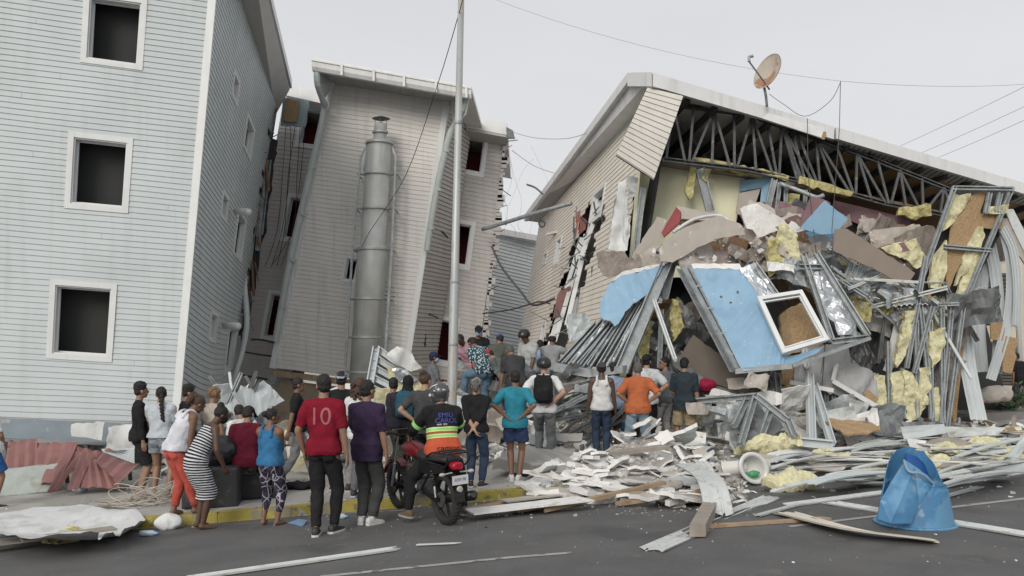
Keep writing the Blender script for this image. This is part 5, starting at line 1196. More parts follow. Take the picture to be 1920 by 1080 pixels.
g, H = at(1247, 838, 670); person(g, H, 30, 'man in grey tee and loose white trousers turning his face to the left', 'mid', cloth((.16,.17,.19), key='grey_tee'), .45, cloth((.48,.48,.48), key='white_trousers'), 1.93, SHOEW, ('short', HAIR), mask=None, armL='front', armR='hang', head=(0,70,0))
g, H = at(1283, 850, 671); person(g, H, -8, 'man in dark tee, black cap and tan shorts, right end of the row', 'mid', cloth((.028,.04,.05), key='slate_tee'), .46, cloth((.36,.29,.19), key='tan'), .90, SHOEB, ('crop', HAIR), cap=BLK, armL='front', armR='hang', stance=.12, hem=-.13, flare=.02, head=(0,-15,0))
g = pY(-20, 12.9); person(g, 1.68, -30, 'person in white tee and blue shorts cut off by the left edge of the photo', 'mid', WHT, .4, cloth((.03,.10,.26), key='blue_shorts'), .8, SHOEB, ('short', HAIR), armL='front', armR='front', flare=.02)
# --- rescuers on the rubble (mound top about 0.8 m) ---
def onmound(px, Y, z): return Vector(((px-CX)/F*Y, Y, z))
g = onmound(812, 18.5, .20); person(g, 1.72, -70, 'man in navy cap, mask and grey tee standing by the lower window behind the crowd', 'brown', cloth((.15,.16,.18), key='dull_grey'), .42, CHAR, 1.9, SHOEB, ('crop', HAIR), cap=cloth((.02,.03,.08), key='navy_cap'), mask=MASKB, vox=.011, armL='front', armR='fold')
g = onmound(897, 19.5, .78); person(g, 1.72, 185, 'man in black cap and blue mask facing the camera above the rescuers', 'brown', BLK, .42, CHAR, 1.9, SHOEB, ('crop', HAIR), cap=BLK, mask=MASKB, vox=.011, armL='front', armR='front', head=(15,0,0))
g = onmound(878, 18.8, .72); person(g, 1.70, 150, 'man bending with a pink scarf round his neck at the left of the rescuers', 'dark', cloth((.42,.25,.30), key='pink_scarf'), .42, CHAR, 1.9, SHOEB, ('crop', HAIR), vox=.011, lean=35, armL='down', armR='down', head=(10,0,0))
g = onmound(905, 17.6, .62); person(g, 1.76, 38, 'rescuer in blue floral shirt and jeans bending with one foot up on the rubble', 'brown', cloth((.03,.065,.085), 'floral'), .45, cloth((.10,.17,.24), key='mid_denim'), 1.95, SHOEB, ('crop', HAIR), vox=.010, lean=42, armL='down', armR='down', legL=((-.16,.42,.42),(-.2,1,.4)), legR=((.10,-.05,.085),(0,1,0)), build=1.08)
g = onmound(930, 18.6, .66); person(g, 1.72, -20, 'rescuer in blue cap and olive tee crouching over the rubble', 'mid', cloth((.09,.10,.085), key='olive_tee'), .42, CHAR, 1.9, SHOEB, ('crop', HAIR), cap=cloth((.03,.10,.25), key='blue_cap'), vox=.011, lean=28, armL='down', armR='down', head=(10,30,0))
g = onmound(948, 17.5, .45); person(g, 1.72, 60, 'rescuer in red cap bending low between the floral shirt and the charcoal shirt', 'mid', cloth((.11,.12,.12), key='slate_grey'), .45, GDEN, 1.9, SHOEB, ('crop', HAIR), cap=cloth((.35,.03,.04), key='red_cap'), vox=.010, lean=48, armL='down', armR='down', head=(0,20,0))
g = onmound(968, 17.0, .40); person(g, 1.76, 28, 'rescuer in charcoal polo with white edged sleeves bending to the left', 'mid', cloth((.055,.055,.058), key='charcoal_polo'), .45, CHAR, 1.9, SHOEB, ('crop', HAIRG), vox=.010, lean=30, armL='reach', armR='reach', head=(5,0,0), build=1.1)
g = onmound(992, 18.2, .62); person(g, 1.78, 140, 'bearded man in open black helmet and pale tee looking down at the digging', 'brown', cloth((.40,.42,.42), key='pale_tee'), .42, GDEN, 1.9, SHOEB, None, helmet=(_mc['black_helmet'], 'open'), vox=.010, lean=10, armL='down', armR='down', head=(25,0,0))
g = onmound(1012, 19.0, .52); person(g, 1.70, -5, 'rescuer in light blue tee partly hidden beside the man in the white cap', 'brown', cloth((.25,.36,.50), key='sky_tee'), .42, CHAR, 1.9, SHOEB, ('crop', HAIR), vox=.011, lean=20, armL='down', armR='down')
g = onmound(1034, 18.3, .60); person(g, 1.72, -12, 'man in white cap and grey tee stretching his right arm up to the wreck', 'brown', cloth((.27,.28,.29), key='ash_tee'), .42, GDEN, 1.9, SHOEB, ('crop', HAIR), cap=WHT, vox=.010, lean=12, armL='down', armR=((.62,.10,.06),(.4,.3,-1)), head=(5,0,0))
g = onmound(1062, 19.2, .0); person(g, 1.68, -80, 'person crouching low in the shade under the twisted metal wall in a navy top', 'dark', cloth((.03,.04,.09), key='deep_navy'), .42, CHAR, 1.9, SHOEB, ('crop', HAIR), vox=.011, pelvis=(0,-.05,.42), lean=40, legL=((-.14,.28,.1),(-.2,1,.6)), legR=((.14,.28,.1),(.2,1,.6)), armL='down', armR='down')
# --- things worn or held by people ---
def backpack(info, m, label, w=.15, nm='backpack'):
    g, H, Mx, p = info; mb = MB(); c = p.spine[3][0]+p.Rt @ V(0,-.20,-.06); ux, uy, uz = p.Rt @ V(1,0,0), p.Rt @ V(0,1,0), p.Rt @ V(0,0,1)
    rings(mb, [(c+uz*z, ux, uy, a, b_) for z, a, b_ in ((-.23,.10,.06),(-.20,w,.10),(0,w+.01,.115),(.16,w-.01,.09),(.22,w*.6,.05))], 20)
    rings(mb, [(c+uz*z-uy*.09, ux, uy, a, b_) for z, a, b_ in ((-.19,.08,.03),(-.16,w*.75,.05),(-.02,w*.75,.05),(.01,.08,.03))], 16)
    mb.tube([c+uz*.2, c+uz*.26-uy*.0, c+uz*.2+ux*.03], .012, 6)
    me = apply_remesh(mb, .009, 2); wrinkle(me, .003, 4.); loc = Mx @ c; me.transform(Mx); me.transform(Matrix.Translation(-loc)); me.materials.append(m)
    o = bpy.data.objects.new(nm, me); link(o); o.location = loc; tag(o, label, 'backpack')
    mb = MB()
    for s_ in (-1, 1): S_ = p.sh[s_]; mb.tube(smooth_path([c+ux*s_*.07+uz*.16+uy*.06, S_+p.Rt @ V(-s_*.06,-.02,.085), S_+p.Rt @ V(-s_*.05,.09,.0), S_+p.Rt @ V(-s_*.03,.10,-.16), c+ux*s_*.14+uy*.06-uz*.15]), .016, 8)
    me = bpy.data.meshes.new('strap'); me.from_pydata(mb.v, [], mb.f); me.transform(Mx); me.materials.append(m); s2 = bpy.data.objects.new('strap', me); link(s2); kid(s2, o)
    return o
backpack(bpk, BLK, 'black backpack on the man in the white tee and black helmet')
backpack(hoodY, cloth((.03,.09,.13), key='teal_pack'), 'teal backpack on the person in the black hood')
# ================= motorcycle and its rider =================
mg = G(838, 984); myaw = 33; MX = Matrix.Translation(mg) @ Matrix.Rotation(R(myaw), 4, 'Z') @ Matrix.Rotation(R(-3), 4, 'Y')
moto = empty('motorcycle', mg); tag(moto, 'small red and black motorcycle at the kerb with rear rack and number plate', 'motorcycle')
m_tyre = mat('tyre_rubber', (.025,.025,.026), .9, var=.25, scale=12, bump=.5, bscale=60); m_mred = mat('red_paint', (.28,.012,.02), .3, var=.05); m_mblk = mat('black_metal', (.02,.02,.022), .35, .4, var=.2)
m_chr = mat('chrome', (.55,.56,.57), .15, 1, var=.05); m_seat = mat('seat_vinyl', (.02,.02,.021), .55, bump=.2, bscale=50); m_alu = mat('engine_alloy', (.16,.16,.165), .4, .7, var=.25, scale=15)
m_tail = mat('tail_lens', (.36,.01,.03), .2, var=.05); m_plate = mat('plate', (.55,.57,.58), .5, var=.06); m_lens = mat('clear_lens', (.45,.43,.38), .15)
def mpart(mb, nm, m, par=None, smooth=False):
    mb.v = [tuple(MX @ Vector(v)) for v in mb.v]; return mb.build(nm, m, par or moto, smooth=smooth)
for nm_, yc in (('rear_wheel', 0.), ('front_wheel', 1.28)):
    mb = MB(); c = V(0, yc, .31); b0 = 0; n = 40; kk = 12
    for i in range(n):
        a = 2*math.pi*i/n; d = V(0, math.cos(a), math.sin(a))
        for j in range(kk): t = 2*math.pi*j/kk; mb.v.append(tuple(c+d*(.262+.048*math.cos(t))+V((.056 if yc == 0 else .046)*math.sin(t), 0, 0)))
    for i in range(n):
        for j in range(kk): mb.f.append([i*kk+j, i*kk+(j+1) % kk, ((i+1) % n)*kk+(j+1) % kk, ((i+1) % n)*kk+j]); mb.m.append(0)
    for i in range(n*1):
        a = 2*math.pi*i/n; d = V(0, math.cos(a), math.sin(a)); tt = V(0,-math.sin(a), math.cos(a)); mb.beam(c+d*.308+V(-.035,0,0)+tt*.012, c+d*.308+V(.035,0,0)-tt*.012, .012, .012, d)
    w = mpart(mb, 'wheel', m_mblk)
    w.name = 'wheel'; ty = w; ty.data.materials[0] = m_tyre
    mb = MB(); 
    for i in range(n):
        a = 2*math.pi*i/n; d = V(0, math.cos(a), math.sin(a))
        for r_0, x in ((.235,-.03),(.218,-.022),(.218,.022),(.235,.03)): mb.v.append(tuple(c+d*r_0+V(x,0,0)))
    for i in range(n):
        for j in range(3): mb.f.append([i*4+j, i*4+j+1, ((i+1) % n)*4+j+1, ((i+1) % n)*4+j]); mb.m.append(0)
    for i in range(5):
        a = 2*math.pi*i/5+.3; d = V(0, math.cos(a), math.sin(a)); d2 = V(0, math.cos(a+.25), math.sin(a+.25)); mb.beam(c+d*.04, c+d2*.225, .03, .028, (1,0,0))
    mb.tube([c-V(.06,0,0), c+V(.06,0,0)], .055, 14)
    mpart(mb, 'rim', m_mblk, w)
    mb = MB(); mb.tube([c+V(-.075,0,0), c+V(-.055,0,0)], .09, 18) if yc == 0 else mb.tube([c+V(.05,0,0), c+V(.056,0,0)], .11, 22); mpart(mb, 'brake', m_alu, w)
mb = MB()   # frame, swingarm
for s_ in (-1, 1): mb.beam((s_*.09,0,.31),(s_*.09,.48,.36),.03,.05); mb.tube([(s_*.08,-.12,.70),(s_*.11,.10,.70),(s_*.12,.42,.68),(s_*.05,.98,.86)], .014, 8); mb.tube([(s_*.10,.10,.70),(s_*.10,.45,.36),(s_*.08,.8,.30)], .014, 8)
mb.tube([(0,.98,.9),(0,.86,.5),(0,.80,.28)], .02, 8); mpart(mb, 'frame', m_mblk)
mb = MB(); mb.lathe((0,.62,.42), [(.05,-.16),(.12,-.15),(.13,0),(.12,.15),(.05,.16)], 20, axis=(1,0,0)); mb.box(-.08,.08,.62,.80,.40,.66); 
for k in range(7): mb.box(-.10,.10,.64,.82,.46+k*.028,.468+k*.028)
mb.box(-.11,.11,.42,.62,.32,.46); mb.sph((.13,.55,.40),(.05,.09,.09)); mb.sph((-.13,.58,.40),(.05,.10,.08)); mb.box(-.18,-.10,.34,.42,.30,.33); mb.box(.10,.24,.34,.42,.30,.33)
mb.build if 0 else None; mpart(mb, 'engine', m_alu)
mb = MB(); mb.tube([(.06,.80,.46),(.08,.90,.30),(.12,.6,.22),(.15,.2,.28)], .022, 10); mb.tube([(.16,.25,.26),(.17,.0,.30),(.19,-.32,.37)], [.04,.058,.06], 18); mb.tube([(.19,-.32,.37),(.191,-.335,.373)], [.045,.04], 16); mpart(mb, 'exhaust', m_mblk, smooth=True)
mb = MB(); mb.tube([(.19,-.326,.371),(.191,-.345,.375)], [.03,.03], 14); mpart(mb, 'exhaust_tip', M['dark'])
for s_ in (-1, 1):
    mb = MB(); a, b = V(s_*.125,.02,.34), V(s_*.115,.10,.68); mb.tube([a, a.lerp(b,.4)], .014, 8); so2 = mpart(mb, 'shock_absorber', m_chr)
    mb = MB(); pts = [a.lerp(b, .35+.6*i/60)+V(.028*math.cos(i*.75), .028*math.sin(i*.75), 0) for i in range(61)]; mb.tube(pts, .007, 5); mpart(mb, 'spring', m_mblk, so2)
mb = MB()   # tank
rings(mb, [(V(0,y,z), V(1,0,0), V(0,0,1), a, c_) for y, z, a, c_ in ((.52,.78,.05,.04),(.57,.79,.08,.07),(.68,.82,.115,.09),(.84,.83,.125,.10),(.96,.83,.09,.08),(1.0,.82,.05,.05))], 18); mpart(mb, 'tank', mat('deep_red_paint', (.13,.008,.012), .35, var=.05), smooth=True)
mb = MB(); rings(mb, [(V(0,y,z), V(1,0,0), V(0,0,1), a, .045) for y, z, a in ((-.22,.80,.08),(-.18,.80,.12),(.1,.79,.13),(.3,.775,.14),(.5,.79,.11),(.56,.80,.07))], 18); mpart(mb, 'seat', m_seat, smooth=True)
mb = MB()
for s_ in (-1, 1): mb.hexa([(s_*.10,-.2,.66),(s_*.13,.12,.60),(s_*.14,.40,.60),(s_*.13,.42,.62),(s_*.11,-.22,.74),(s_*.13,.12,.74),(s_*.13,.40,.76),(s_*.12,.42,.76)])
mpart(mb, 'side_panel', m_mblk)
mb = MB()   # rack
for s_ in (-1, 1): mb.tube(smooth_path([V(s_*.13,.20,.80), V(s_*.15,.0,.875), V(s_*.15,-.30,.885), V(s_*.15,-.36,.84), V(s_*.13,-.28,.74), V(s_*.10,-.10,.70)], 4), .011, 8)
mb.tube([V(-.15,-.33,.885), V(.15,-.33,.885)], .011, 8)
for y in (-.05,-.18): mb.tube([V(-.15,y,.885), V(.15,y,.885)], .009, 8)
for x in (-.05,.05): mb.tube([V(x,0,.885), V(x,-.33,.885)], .008, 8)
mpart(mb, 'luggage_rack', m_mblk)
mb = MB(); rings(mb, [(V(0,y,.735), V(1,0,0), V(0,0,1), a, b_) for y, a, b_ in ((-.24,.07,.045),(-.29,.075,.05),(-.33,.07,.045),(-.345,.05,.03))], 18); mpart(mb, 'tail_light', m_tail)
mb = MB()   # rear fender
for i in range(9):
    a0, a1 = R(70+i*12), R(70+(i+1)*12); r_0 = .35
    q = [V(-.065,math.cos(a0)*r_0,.31+math.sin(a0)*r_0), V(.065,math.cos(a0)*r_0,.31+math.sin(a0)*r_0), V(.065,math.cos(a1)*r_0,.31+math.sin(a1)*r_0), V(-.065,math.cos(a1)*r_0,.31+math.sin(a1)*r_0)]
    mb.hexa(q+[v+V(0,math.cos((a0+a1)/2)*.008, math.sin((a0+a1)/2)*.008) for v in q])
mpart(mb, 'mudguard', m_mblk)
mb = MB(); 
for i in range(10):
    a0, a1 = R(20+i*11), R(20+(i+1)*11); r_0 = .345
    q = [V(-.055,1.28+math.cos(a0)*r_0,.31+math.sin(a0)*r_0), V(.055,1.28+math.cos(a0)*r_0,.31+math.sin(a0)*r_0), V(.055,1.28+math.cos(a1)*r_0,.31+math.sin(a1)*r_0), V(-.055,1.28+math.cos(a1)*r_0,.31+math.sin(a1)*r_0)]
    mb.hexa(q+[v+V(0,math.cos((a0+a1)/2)*.008, math.sin((a0+a1)/2)*.008) for v in q])
mpart(mb, 'mudguard', _mc['deep_red_paint'])
mb = MB(); mb.box(-.105,.105,-.375,-.370,.53,.635); pl_ = mpart(mb, 'number_plate', m_plate)
mb = MB(); mb.box(-.03,.03,-.365,-.2,.56,.60); mb.tube([V(0,-.3,.50), V(0,-.35,.47)], .03, 12); mpart(mb, 'plate_bracket', m_mblk)
mb = MB(); mb.tube([V(0,-.345,.475), V(0,-.37,.47)], [.038,.03], 14); mpart(mb, 'reverse_reflector', m_lens)
for s_ in (-1, 1):
    mb = MB(); mb.tube([V(s_*.05,-.28,.66), V(s_*.16,-.29,.655)], .009, 6); mb.sph(V(s_*.19,-.295,.655), (.04,.028,.022), 10, 8); mpart(mb, 'indicator', m_lens)
for s_ in (-1, 1):
    mb = MB(); mb.tube([(s_*.085,1.28,.31),(s_*.085,1.16,.62)], .024, 10); mb.tube([(s_*.085,1.16,.62),(s_*.085,1.03,.98)], .018, 10); mpart(mb, 'fork', m_chr)
mb = MB(); mb.tube(smooth_path([V(-.36,.93,1.03), V(-.22,.98,1.04), V(-.08,1.04,.99), V(.08,1.04,.99), V(.22,.98,1.04), V(.36,.93,1.03)], 4), .012, 8)
for s_ in (-1, 1): mb.tube([V(s_*.24,.965,1.04), V(s_*.37,.93,1.03)], .019, 10); mb.tube([V(s_*.2,1.02,1.04), V(s_*.35,1.0,1.03)], .007, 6)
mb.box(-.08,.08,1.04,1.10,1.0,1.06); mpart(mb, 'handlebar', m_mblk)
mb = MB(); mb.sph((0,1.14,.93), (.09,.07,.09), 16, 10); mpart(mb, 'headlight', m_mblk, smooth=True)
for s_ in (-1, 1):
    mb = MB(); mb.tube([V(s_*.24,.98,1.05), V(s_*.30,1.0,1.16)], .006, 6); mb.sph(V(s_*.33,.99,1.19), (.06,.014,.035), 12, 8); mpart(mb, 'mirror', m_chr, smooth=True)
up_ = (MX.to_3x3() @ V(0,0,1)); rt_ = (MX.to_3x3() @ V(1,0,0))
text_on(pl_, moto, 'AF0F19R', .058, MX @ V(0,-.375,.585), rt_, up_, mat('plate_letters', (.04,.05,.12), .6), name='plate_lettering', off=.002, squash=.72)
# rider
m_helm = mat('silver_black_helmet', (.10,.105,.11), .18, .5, var=.3, scale=9, spots=((.45,.47,.48), 8, .56, .9))
rr_, rp_, RM_, rs_ = person(mg, 1.76, myaw-10, 'motorcycle rider in silver helmet and black jersey with orange back and neon bands', 'mid', BLK, .95, BLK, 1.95, SHOEBR, None, helmet=(m_helm, 'full'), pelvis=(.06,.32,.83), lean=12, legL=((-.32,.50,.10),(-.8,1,.3),(-.3,1,0)), legR=((.36,.42,.10),(.6,1,.3),(.2,1,0)), armL='bar', armR='bar', build=1.12, hem=-.08, belly=.02, head=(0,6,0))
m_or = mat('orange_red_cloth', (.50,.085,.035), .85, var=.1, bump=.3); m_br = mat('rust_cloth', (.30,.10,.035), .85, var=.1); m_ne = mat('neon_green_band', (.26,.62,.18), .6, var=.04); m_yl = mat('neon_yellow_edge', (.62,.68,.30), .6, var=.04)
band_on(rs_, rr_, -.2, .15, RM_, rp_, m_or, name='orange_back'); band_on(rs_, rr_, .20, .228, RM_, rp_, m_br)
for a, b, m_ in ((.15,.161,m_yl),(.161,.188,m_ne),(.188,.20,m_yl),(.228,.24,m_yl),(.24,.268,m_ne),(.268,.28,m_yl)): band_on(rs_, rr_, a, b, RM_, rp_, m_, name='reflective_band')
Rr3 = RM_.to_3x3().normalized(); rx_ = Rr3 @ (rp_.Rt @ V(1,0,0)); uz_ = Rr3 @ (rp_.Rt @ V(0,0,1))
def rt3(x, z): return RM_ @ (rp_.pel+rp_.Rt @ V(x,-.12,z))
for s_ in (-1, 1):
    a_, b_ = RM_ @ rp_.sh[s_].lerp(rp_.el[s_], .66), RM_ @ rp_.sh[s_].lerp(rp_.el[s_], .84); mb = MB(); mb.tube([a_, b_], .0735, 18, caps=False); mb.build('reflective_band', m_ne, rs_, smooth=True)
mtx = mat('blue_print', (.06,.08,.34), .7)
text_on(rs_, rr_, 'EMILI', .075, rt3(.015,.42), rx_, uz_, mtx, squash=1.15); text_on(rs_, rr_, 'CAROL', .085, rt3(.02,.352), rx_, uz_, mtx, squash=1.05)
text_on(rs_, rr_, 'camion', .085, rt3(.02,.02), rx_, uz_, BLK, squash=1.2, off=.011)
mb = MB(); q0, q1 = rt3(-.13,.30), rt3(.05,.285)
for k, (m_, z0) in enumerate(((mat('print_white', (.5,.5,.5), .8), .318), (mat('print_red', (.4,.03,.05), .8), .303))):
    text_on(rs_, rr_, '--', .10, rt3(-.04, z0), rx_, uz_, m_, name='stripe_print', squash=2.2)

# ================= foreground left =================
def piece(name, label, cat, Y, poly, m, th=.02, group=None, **k):
    o = slab(name, PP(Y, *poly), th, m, None, **k); return tag(o, label, cat, group)
def gp(px, py, dz=0): return G(px, py, dz)
# mattress
q = [gp(-40,936), gp(86,926)]; mt = MB(); 
up = V(.10,.28,.42); a, b = q[0]+V(0,.1,.0), q[1]+V(0,.1,.0); dd = V(-.05,.20,-.02)
m_mat = mat('mattress_cloth', (.36,.40,.38), .9, var=.12, scale=4, spots=((.24,.22,.17), 3, .6, .5), bump=.6, bscale=12)
tmp = MB(); tmp.hexa([a, b, b+dd, a+dd, a+up, b+up+V(.06,0,.03), b+up+dd+V(.06,0,.03), a+up+dd]); me = apply_remesh(tmp, .022, 6)
for v in me.vertices: v.co += n3(v.co, 5)*.02
me.materials.append(m_mat); o = bpy.data.objects.new('mattress', me); link(o); tag(o, 'dirty pale green mattress leaning on its long edge at the lower left', 'mattress')
# red corrugated sheets
RS = [([(8,912,14.4),(66,900,14.4),(70,826,15.2),(14,826,15.2)], 'tall', 6), ([(62,908,14.3),(112,904,14.1),(148,832,15.0),(70,828,15.1)], 'wide', 7), ([(86,925,13.9),(110,918,14.0),(160,846,14.7),(138,842,14.8)], 'narrow', 4),
      ([(124,920,13.8),(146,918,13.8),(178,850,14.6),(152,846,14.7)], 'folded', 3), ([(150,916,13.9),(226,914,13.9),(196,862,14.4),(156,862,14.5)], 'flat', 8), ([(176,866,14.2),(222,906,13.7),(262,872,14.4),(198,846,14.8)], 'torn', 7), ([(140,838,14.9),(196,842,14.9),(194,862,14.6),(150,866,14.6)], 'short', 6)]
lab = ['upright dusty red corrugated sheet next to the mattress', 'widest red corrugated sheet leaning under the skirting of the left building', 'narrow red corrugated sheet leaning over the dark gap', 'folded red corrugated sheet standing on edge in the middle of the red sheets', 'low red corrugated sheet bulging toward the pavement', 'torn red corrugated sheet sloping to the right with ragged holes', 'short red corrugated sheet behind the folded one']
for k, (q, nm, n) in enumerate(RS):
    o = corr('corrugated_sheet', [P(*x) for x in q], M['redsheet'], max(2, n//2), .018, None, crumple=.10, seed=k, ragged=.012); tag(o, lab[k], 'metal sheet', 'fallen red roofing sheets')
mb = MB()
for k in range(14): a = P(20+k*17, 826+k*1.5, 15.35); mb.beam(a, a+V(.05,.0,-.8), .05, .05)
tag(mb.build('floor_frame', M['dark'], None), 'dark broken floor frame under the skirting behind the red sheets', 'frame')
piece('torn_sheet', 'torn white sheet hanging over the blue grey skirting', 'sheet', 15.3, [(133,796),(196,792),(190,826),(162,820),(134,818)], M['tarp'], .004, crumple=.03, cut=3, jag=.035, smooth=True, cs=2)
piece('torn_sheet', 'crumpled white sheet hanging beside the boy in black', 'sheet', 15.2, [(204,802),(256,794),(252,845),(230,846),(198,842)], M['tarp'], .004, crumple=.10, cut=3, jag=.03, smooth=True)
w_ = Wall(P(192,846,14.6), P(252,868,14.3), P(252,840,14.8), P(190,842,15)); e_ = empty('siding_panel', P(220,868,14.4)); tag(e_, 'fallen white siding panel lying on the red sheets', 'panel'); w_.siding('siding', M['siding'], e_, usub=3, ch=.09); mb = MB(); w_.box(mb,0,0,1,1,-.05,-.02); mb.build('backing', M['zinc2'], e_)
# cable coil
r_ = random.Random(4); mb = MB(); c = gp(262,945)
for k in range(40):
    cx, cy = c.x+r_.uniform(-.32,.32), c.y+r_.uniform(-.25,.3); rx, ry, h = r_.uniform(.12,.36), r_.uniform(.1,.26), r_.choice([.02,.05,.08,.22,.30]); a0 = r_.uniform(0,6.28)
    mb.tube([V(cx+rx*math.cos(a0+t*.33), cy+ry*math.sin(a0+t*.33), zs(cx)+.02+h*.5*(1+math.sin(t*.33+k))) for t in range(18)], .007, 5)
tag(mb.build('cable_coil', mat('pale_cable', (.42,.39,.34), .7), None), 'tangled heap of pale cable on the pavement behind the coral trousers', 'cable')
# draped white sheet at the road edge, boards and insulation under it
o = slab('draped_sheet', [gp(-40,992,.22), gp(-20,962,.12), gp(60,955,.10), gp(150,950,.12), gp(255,955,.10), gp(272,966,.10), gp(262,978,.16), gp(232,992,.30), gp(222,1006,.02), gp(212,996,.2), gp(196,1003,.22), gp(180,1012,.02), gp(186,1000,.24), gp(150,1004,.28), gp(110,1000,.3), gp(40,1005,.28)], .004, M['tarp'], None, crumple=.05, cut=5, smooth=True, cs=2.2)
tag(o, 'large crumpled white sheet draped over debris at the lower left road edge', 'sheet')
for k, (a, b) in enumerate((((-30,1012),(170,985)), ((-30,1022),(120,1004)), ((40,1012),(215,990)))):
    mb = MB(); A_, B_ = gp(*a, .05+.05*k), gp(*b, .08+.03*k); mb.beam(A_, B_, .22, .02, (0,0,1)); tag(mb.build('board', [M['zinc'], M['gypd'], M['wood2']][k], None), ['bent grey metal strip under the draped white sheet', 'dusty board poking out under the draped white sheet', 'weathered board under the right half of the draped white sheet'][k], 'board')
def batt(name, pts, th, label, seed=0, m=None, cr=.09, group=None):
    o = slab(name, pts, th, m or M['batt'], None, minlen=.05, crumple=cr, cut=5, jag=.05, seed=seed, cs=4, smooth=True); return tag(o, label, 'insulation', group)
batt('insulation', [gp(75,1014,.03), gp(110,1018,.02), gp(178,1006,.03), gp(170,992,.12), gp(120,985,.15), gp(90,992,.12)], .06, 'clump of dirty yellow insulation spilling from under the draped white sheet')
def blob(name, c, r, m, label, cat, cr=.05, s=4, vox=.02):
    tmp = MB(); tmp.sph(c, r, 16, 10); me = apply_remesh(tmp, vox, 2)
    for v in me.vertices: v.co += n3(v.co, s)*cr+n3(v.co, s*3)*cr*.35
    me.polygons.foreach_set('use_smooth', [True]*len(me.polygons)); me.materials.append(m); o = bpy.data.objects.new(name, me); link(o); return tag(o, label, cat)
c = gp(316,992); blob('plastic_bag', c+V(0,0,.09), (.18,.12,.10), M['tarp'], 'crumpled whitish plastic bag lying at the foot of the coral trousers', 'bag')
c = gp(405,880); blob('bin_bag', pY(408,12.5)+V(0,0,.72), (.30,.25,.24), mat('black_bag', (.02,.022,.028), .3, var=.2, bump=.6, bscale=9), 'full black plastic bag resting on the larger black box', 'bag')
c = gp(565,918); blob('dropped_jacket', c+V(0,.1,.05), (.34,.18,.07), BLK, 'black jacket dropped on the pavement behind the red football shirt', 'jacket', .05)
def bottle(px, py, label, rot=0):
    c = gp(px, py, .035); mb = MB(); d = V(math.cos(rot), math.sin(rot), 0); mb.lathe(c-d*.12, [(.02,0),(.036,.01),(.038,.07),(.035,.08),(.038,.09),(.038,.16),(.015,.20),(.015,.215)], 14, axis=d)
    e = empty('plastic_bottle', c); tag(e, label, 'bottle'); b = mb.build('bottle_body', mat('clear_plastic', (.42,.52,.60), .15, var=.05), e, smooth=True); mb = MB(); mb.lathe(c+d*.095, [(.017,0),(.017,.02)], 12, axis=d); mb.build('bottle_cap', mat('blue_cap_plastic', (.05,.2,.5), .4), e)
bottle(280, 1000, 'empty clear plastic bottle on the road beside the crumpled bag', .05); bottle(637, 968, 'clear plastic bottle at the kerb between the red and the purple shirt', -.1)
bottle(150, 918, 'clear bottle on the pavement in front of the low red sheet', .1)
o = slab('plastic_scrap', [gp(540,980,.02), gp(560,972,.06), gp(576,976,.03), gp(568,984,.02)], .01, mat('blue_plastic_film', (.16,.26,.42), .4), None, crumple=.04, cut=2, smooth=True); tag(o, 'scrap of blue plastic on the road beside the woman in leggings', 'plastic')
o = slab('plastic_scrap', [gp(146,950,.02), gp(158,932,.22), gp(168,950,.03)], .01, M['tarp'], None, crumple=.04, cut=2, smooth=True); tag(o, 'small upright white scrap behind the draped white sheet', 'plastic')
# black boxes
def rbox(name, c, sx, sy, sz, yaw, m, label, cat='box', vox=.02, cr=.006):
    tmp = MB(); tmp.box(-sx/2,sx/2,-sy/2,sy/2,0,sz); Mz = Matrix.Rotation(R(yaw), 4, 'Z'); tmp.v = [tuple(Mz @ Vector(v)) for v in tmp.v]; me = apply_remesh(tmp, vox, 2)
    for v in me.vertices: v.co += n3(v.co, 4)*cr
    me.materials.append(m); o = bpy.data.objects.new(name, me); link(o); o.location = c; return tag(o, label, cat)
m_box = mat('black_vinyl', (.022,.024,.027), .6, var=.3, scale=5, spots=((.07,.072,.075), 6, .60, .5), bump=.4, bscale=9)
c = gp(385,955); rbox('black_box', V(c.x, c.y+.30, zs(c.x)+.0), .74, .5, .55, 10, m_box, 'larger black vinyl box on the kerb that two women lean on')
c = gp(470,938); rbox('black_box', V(c.x, c.y+.32, zs(c.x)), .62, .55, .36, 12, m_box, 'lower black box wrapped in shiny plastic, used as a seat')
# ================= rubble field =================
def moundz(x, y):
    h = 0
    for cx, cy, sx, sy, a in ((-.9,18.6,1.6,1.5,.72), (.2,17.6,1.3,1.2,.35), (-3.2,18.4,1.7,1.6,.35), (1.2,19.2,1.6,1.5,.4), (4.2,18.2,2.8,1.5,.45), (8,18.4,2.6,1.3,.3), (-5.2,17.0,1.2,1.2,.45), (1.95,14.0,.85,.5,.45), (2.75,13.8,.75,.5,.28), (1.2,13.5,.6,.35,.22), (-.3,15.8,1.2,.7,.16), (5.2,16.2,2.8,1.0,.06)):
        h += a*math.exp(-((x-cx)/sx)**2-((y-cy)/sy)**2)
    return h
mb = MB(); nx, ny = 150, 90; x0, x1, y0, y1 = -7.5, 11.5, 13.0, 22.5
vs = []
for j in range(ny+1):
    for i in range(nx+1):
        x = x0+(x1-x0)*i/nx; y = y0+(y1-y0)*j/ny; m_ = moundz(x, y); n_ = mnoise.noise(V(x*1.7, y*1.7, 0))*.10+mnoise.noise(V(x*5, y*5, 3))*.06
        vs.append((x, y, zs(x)+m_-.02+n_*min(1, m_*6)-(.0 if m_ > .035 else .12)))
mb.add(vs, [(j*(nx+1)+i, j*(nx+1)+i+1, (j+1)*(nx+1)+i+1, (j+1)*(nx+1)+i) for j in range(ny) for i in range(nx)])
